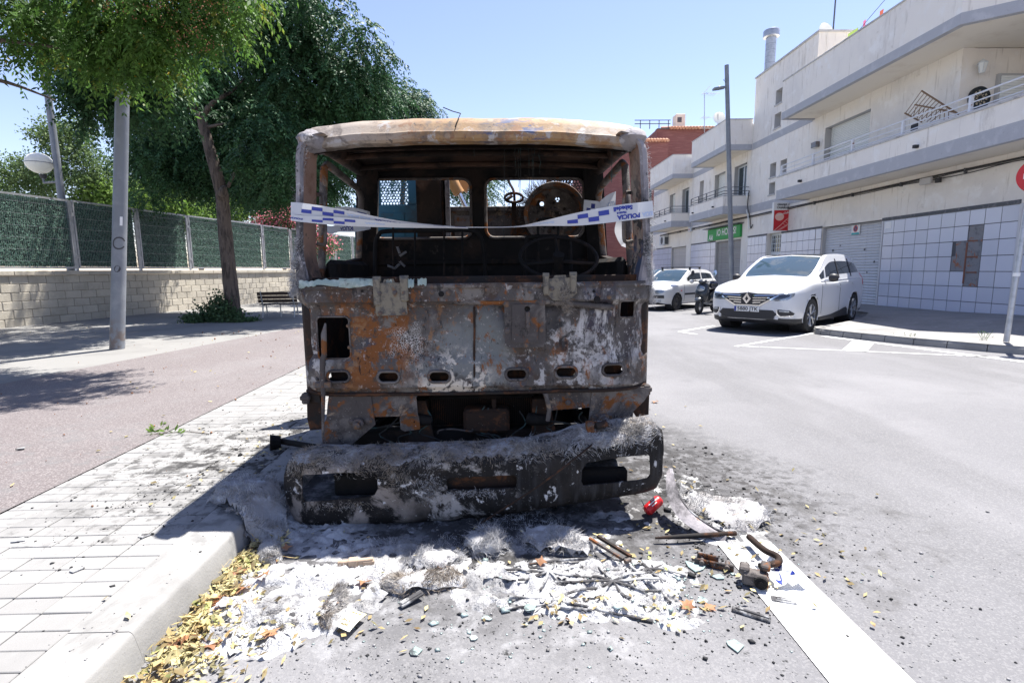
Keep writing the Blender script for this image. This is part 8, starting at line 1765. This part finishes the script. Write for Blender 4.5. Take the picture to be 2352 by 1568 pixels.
# ---- hatchback
hk = [(1.90,[(0,.28),(.40,.28),(.50,.34),(.54,.5),(.52,.62),(.45,.68),(.32,.70),(.15,.715),(0,.72)]),
 (1.82,[(0,.22),(.58,.22),(.68,.32),(.72,.5),(.70,.68),(.62,.74),(.45,.77),(.22,.78),(0,.785)]),
 (1.55,[(0,.20),(.68,.20),(.78,.3),(.81,.54),(.80,.76),(.72,.82),(.52,.85),(.28,.86),(0,.865)]),
 (1.15,[(0,.20),(.70,.20),(.80,.3),(.82,.56),(.81,.82),(.75,.88),(.58,.91),(.3,.925),(0,.93)]),
 (.75,[(0,.20),(.70,.20),(.80,.3),(.82,.56),(.81,.86),(.76,.92),(.68,.95),(.56,.975),(0,1.0)]),
 (.40,[(0,.20),(.70,.20),(.80,.3),(.82,.56),(.81,.87),(.76,.94),(.68,1.14),(.58,1.19),(0,1.22)]),
 (.0,[(0,.20),(.70,.20),(.80,.3),(.82,.56),(.81,.88),(.76,.95),(.63,1.33),(.54,1.375),(0,1.40)]),
 (-.7,[(0,.20),(.70,.20),(.80,.3),(.82,.56),(.81,.90),(.76,.97),(.61,1.36),(.52,1.40),(0,1.42)]),
 (-1.35,[(0,.22),(.70,.22),(.80,.32),(.82,.58),(.80,.92),(.75,.99),(.60,1.31),(.51,1.36),(0,1.38)]),
 (-1.75,[(0,.28),(.64,.28),(.74,.38),(.77,.6),(.75,.92),(.70,.99),(.56,1.18),(.48,1.23),(0,1.25)]),
 (-1.88,[(0,.34),(.56,.34),(.66,.42),(.68,.6),(.66,.86),(.60,.93),(.48,1.02),(.40,1.06),(0,1.08)])]
def h_reg(x, k, z):
    if k > 7 and -.02 < x < .73: return 'windscreen'
    if 5.15 < k < 5.85 and -1.5 < x < .42: return 'side_glass'
    if k < 1.4: return 'lower_trim'
    return 'body'
hb, fr_, sd_, _ = car('white_hatchback', 'small white hatchback with roof bars parked behind scooter, partly hidden by truck', (6.50,19.25,0), math.atan2(vf.y,vf.x), hk, h_reg, 'carwhite2', (1.18,-1.28), .29, .18, 'steelw', half_w=.82)
fr_([(.30,.56),(.62,.60),(.72,.68),(.62,.74),(.36,.70)], 'headlamp', 'lampglass', .01, sym=True); fr_([(-.30,.64),(.30,.64),(.30,.69),(-.30,.69)], 'grille', 'blackplastic', .01)
fr_([(-.70,.44),(.70,.44),(.70,.54),(-.70,.54)], 'bumper_strip', 'blackplastic', .014); fr_([(-.42,.28),(.42,.28),(.42,.38),(-.42,.38)], 'lower_grille', 'blackplastic', .01); fr_([(-.25,.40),(.25,.40),(.25,.49),(-.25,.49)], 'number_plate', 'signwhite', .022)
fr_([(.50,.30),(.60,.30),(.60,.39),(.50,.39)], 'fog_lamp', 'lampglass', .01, sym=True)
sd_([(.70,.52),(-.9,.52),(-.9,.58),(.70,.58)][::-1], 'side_moulding', 'blackplastic', .012); sd_([(-.55,.80),(-.40,.80),(-.40,.84),(-.55,.84)], 'door_handle', 'blackplastic', .02); sd_([(.9,.66),(.98,.66),(.98,.69),(.9,.69)], 'side_repeater', 'signred', .01)
for x0 in (.72,-.62): sd_([(x0,.3),(x0+.012,.3),(x0+.012,.88),(x0,.88)], 'door_seam', 'blackplastic', .003)
sd_([(-.62,.99),(-.55,.99),(-.60,1.31),(-.67,1.31)], 'centre_pillar', 'carwhite2', .010)
for sg in (1,-1): m = MB(); m.lathe([(0,-.09),(.07,-.06),(.085,0),(.07,.06),(0,.09)], 12, Matrix.Translation((.44,sg*.92,.98)) @ Matrix.Rotation(R(90),4,'X') @ Matrix.Diagonal((.7,.85,1,1))); m.build('door_mirror', M['carwhite2'], hb, smooth=60, local=True)
for x in (-.05,-.75):
    m = MB(); m.rbox(x-.02,x+.02,-.62,.62,1.47,1.50,.006); rb_ = m.build('roof_bar', M['blackplastic'], hb, local=True)
    for sg in (1,-1): m = MB(); m.rbox(x-.03,x+.03,sg*.56-.03,sg*.56+.03,1.34,1.475,.006); m.build('bar_foot', M['blackplastic'], rb_, local=True)
# ---- dark car farther back
dk, fr_, sd_, _ = car('dark_hatchback', 'dark green hatchback glimpsed between truck and white hatchback', (6.9,22.6,0), math.atan2(vf.y,vf.x), hk, h_reg, 'cardark', (1.18,-1.28), .29, .18, 'steelw', sub=5, rsub=3, half_w=.82)
fr_([(.30,.56),(.62,.60),(.72,.68),(.62,.74),(.36,.70)], 'headlamp', 'lampglass', .01, sym=True)
# ---- scooter
M['scoot'] = mat('dark_scooter_shell', (.022,.026,.032), .3, coat=.4)
st_ = thing('scooter', 'dark scooter with round front fairing parked between the two white cars', 'scooter', (6.72,16.72,0), math.atan2(vf.y,vf.x)+R(6))
for x in (.62,-.62):
    Mw_ = Matrix.Translation((x,0,.24)) @ Matrix.Rotation(R(90),4,'X'); m = MB(); m.lathe([(.15,-.05),(.21,-.06),(.24,-.03),(.245,0),(.24,.03),(.21,.06),(.15,.05)], 24, Mw_, cap=False); wv = m.build('wheel', M['tyre'], st_, smooth=60, local=True); m = MB(); m.lathe([(.155,-.03),(.12,-.02),(.03,-.04),(.03,.04),(.12,.02),(.155,.03)], 16, Mw_, cap=False); m.build('rim', M['alloy'], wv, smooth=40, local=True)
def loft(secs, n=12):
    P = [[(x, w_*math.cos(2*math.pi*k/n), z+h_*math.sin(2*math.pi*k/n)) for k in range(n)] for x, z, w_, h_ in secs]; m = MB(); m.grid(P, wrap=True)
    for i in (0,len(P)-1): m.add(P[i], [tuple(range(n))])
    return m
loft([(.82,.42,.02,.02),(.76,.46,.10,.06),(.62,.51,.11,.05),(.46,.48,.08,.04)]).build('front_mudguard', M['scoot'], st_, smooth=60, local=True)
m = MB(); P = []
for z, xf, w_, d_ in ((.36,.48,.12,.05),(.5,.55,.2,.08),(.7,.52,.23,.10),(.88,.45,.20,.10),(.98,.40,.12,.08)): P.append([(xf-d_+d_*math.cos(R(a))*1.3, w_*math.sin(R(a)), z) for a in range(0,360,24)])
m.grid(P, wrap=True); m.add(P[-1], [tuple(range(15))]); m.build('front_shield', M['scoot'], st_, smooth=60, local=True)
m = MB(); m.lathe([(.09,0),(.085,.03),(0,.05)], 14, Matrix.Translation((.53,0,.80)) @ Matrix.Rotation(R(80),4,'Y') @ Matrix.Diagonal((1,1.5,1,1))); m.build('headlamp', M['lampglass'], st_, smooth=60, local=True)
m = MB(); m.tube(catmull([(.30,-.36,1.04),(.36,-.2,1.03),(.40,0,1.0),(.36,.2,1.03),(.30,.36,1.04)],4), .016, 8); m.build('handlebar', M['blackplastic'], st_, smooth=60, local=True)
loft([(.50,1.0,.03,.03),(.44,1.02,.13,.07),(.34,1.03,.12,.06),(.26,1.02,.04,.03)]).build('handlebar_cowl', M['scoot'], st_, smooth=60, local=True)
for sg in (1,-1):
    m = MB(); m.tube([(.34,sg*.26,1.04),(.36,sg*.34,1.25)], .008, 5); m.lathe([(0,-.01),(.06,-.008),(.06,.008),(0,.01)], 12, Matrix.Translation((.35,sg*.36,1.29)) @ Matrix.Rotation(R(80),4,'Y') @ Matrix.Diagonal((1.5,.9,1,1))); m.build('mirror', M['chromec'] if sg > 0 else M['blackplastic'], st_, smooth=50, local=True)
m = MB(); m.rbox(-.12,.42,-.16,.16,.27,.33,.03); m.build('footboard', M['scoot'], st_, local=True)
loft([(-.02,.50,.12,.14),(-.25,.55,.19,.2),(-.6,.62,.19,.16),(-.88,.70,.10,.08),(-.98,.74,.03,.03)]).build('rear_body', M['scoot'], st_, smooth=60, local=True)
loft([(.06,.76,.06,.03),(-.1,.79,.15,.05),(-.5,.83,.16,.06),(-.8,.86,.10,.04)]).build('seat', M['blackplastic'], st_, smooth=60, local=True)
m = MB(); m.tube([(.62,.09,.24),(.50,.09,.6),(.42,.05,.95)], .025, 8); m.tube([(.62,-.09,.24),(.50,-.09,.6),(.42,-.05,.95)], .025, 8); m.build('fork', M['blackplastic'], st_, local=True)
m = MB(); m.tube([(-.1,.14,.3),(-.16,.22,.03)], .014, 6); m.build('side_stand', M['blackplastic'], st_, local=True)
hl_ = thing('crash_helmet', 'dark blue crash helmet hanging on the scooter handlebar', 'helmet', (6.45,16.45,1.1)); hp_ = Matrix.Translation((6.72,16.72,0)) @ Matrix.Rotation(math.atan2(vf.y,vf.x)+R(6),4,'Z') @ Vector((.20,.27,.93))
hl_.location = hp_
m = MB(); m.lathe([(.10,-.12),(.125,-.06),(.13,.02),(.11,.08),(.06,.12),(0,.13)], 18, Matrix.Translation(hp_)); m.build('shell', mat('navy_helmet', (.015,.02,.045), .3, coat=.5), hl_, smooth=60); m = MB(); m.lathe([(.134,-.05),(.136,0),(.134,.03)], 18, Matrix.Translation(hp_+Vector((-.004,-.004,0))), cap=False); m.build('visor', M['carglass'], hl_, smooth=60)
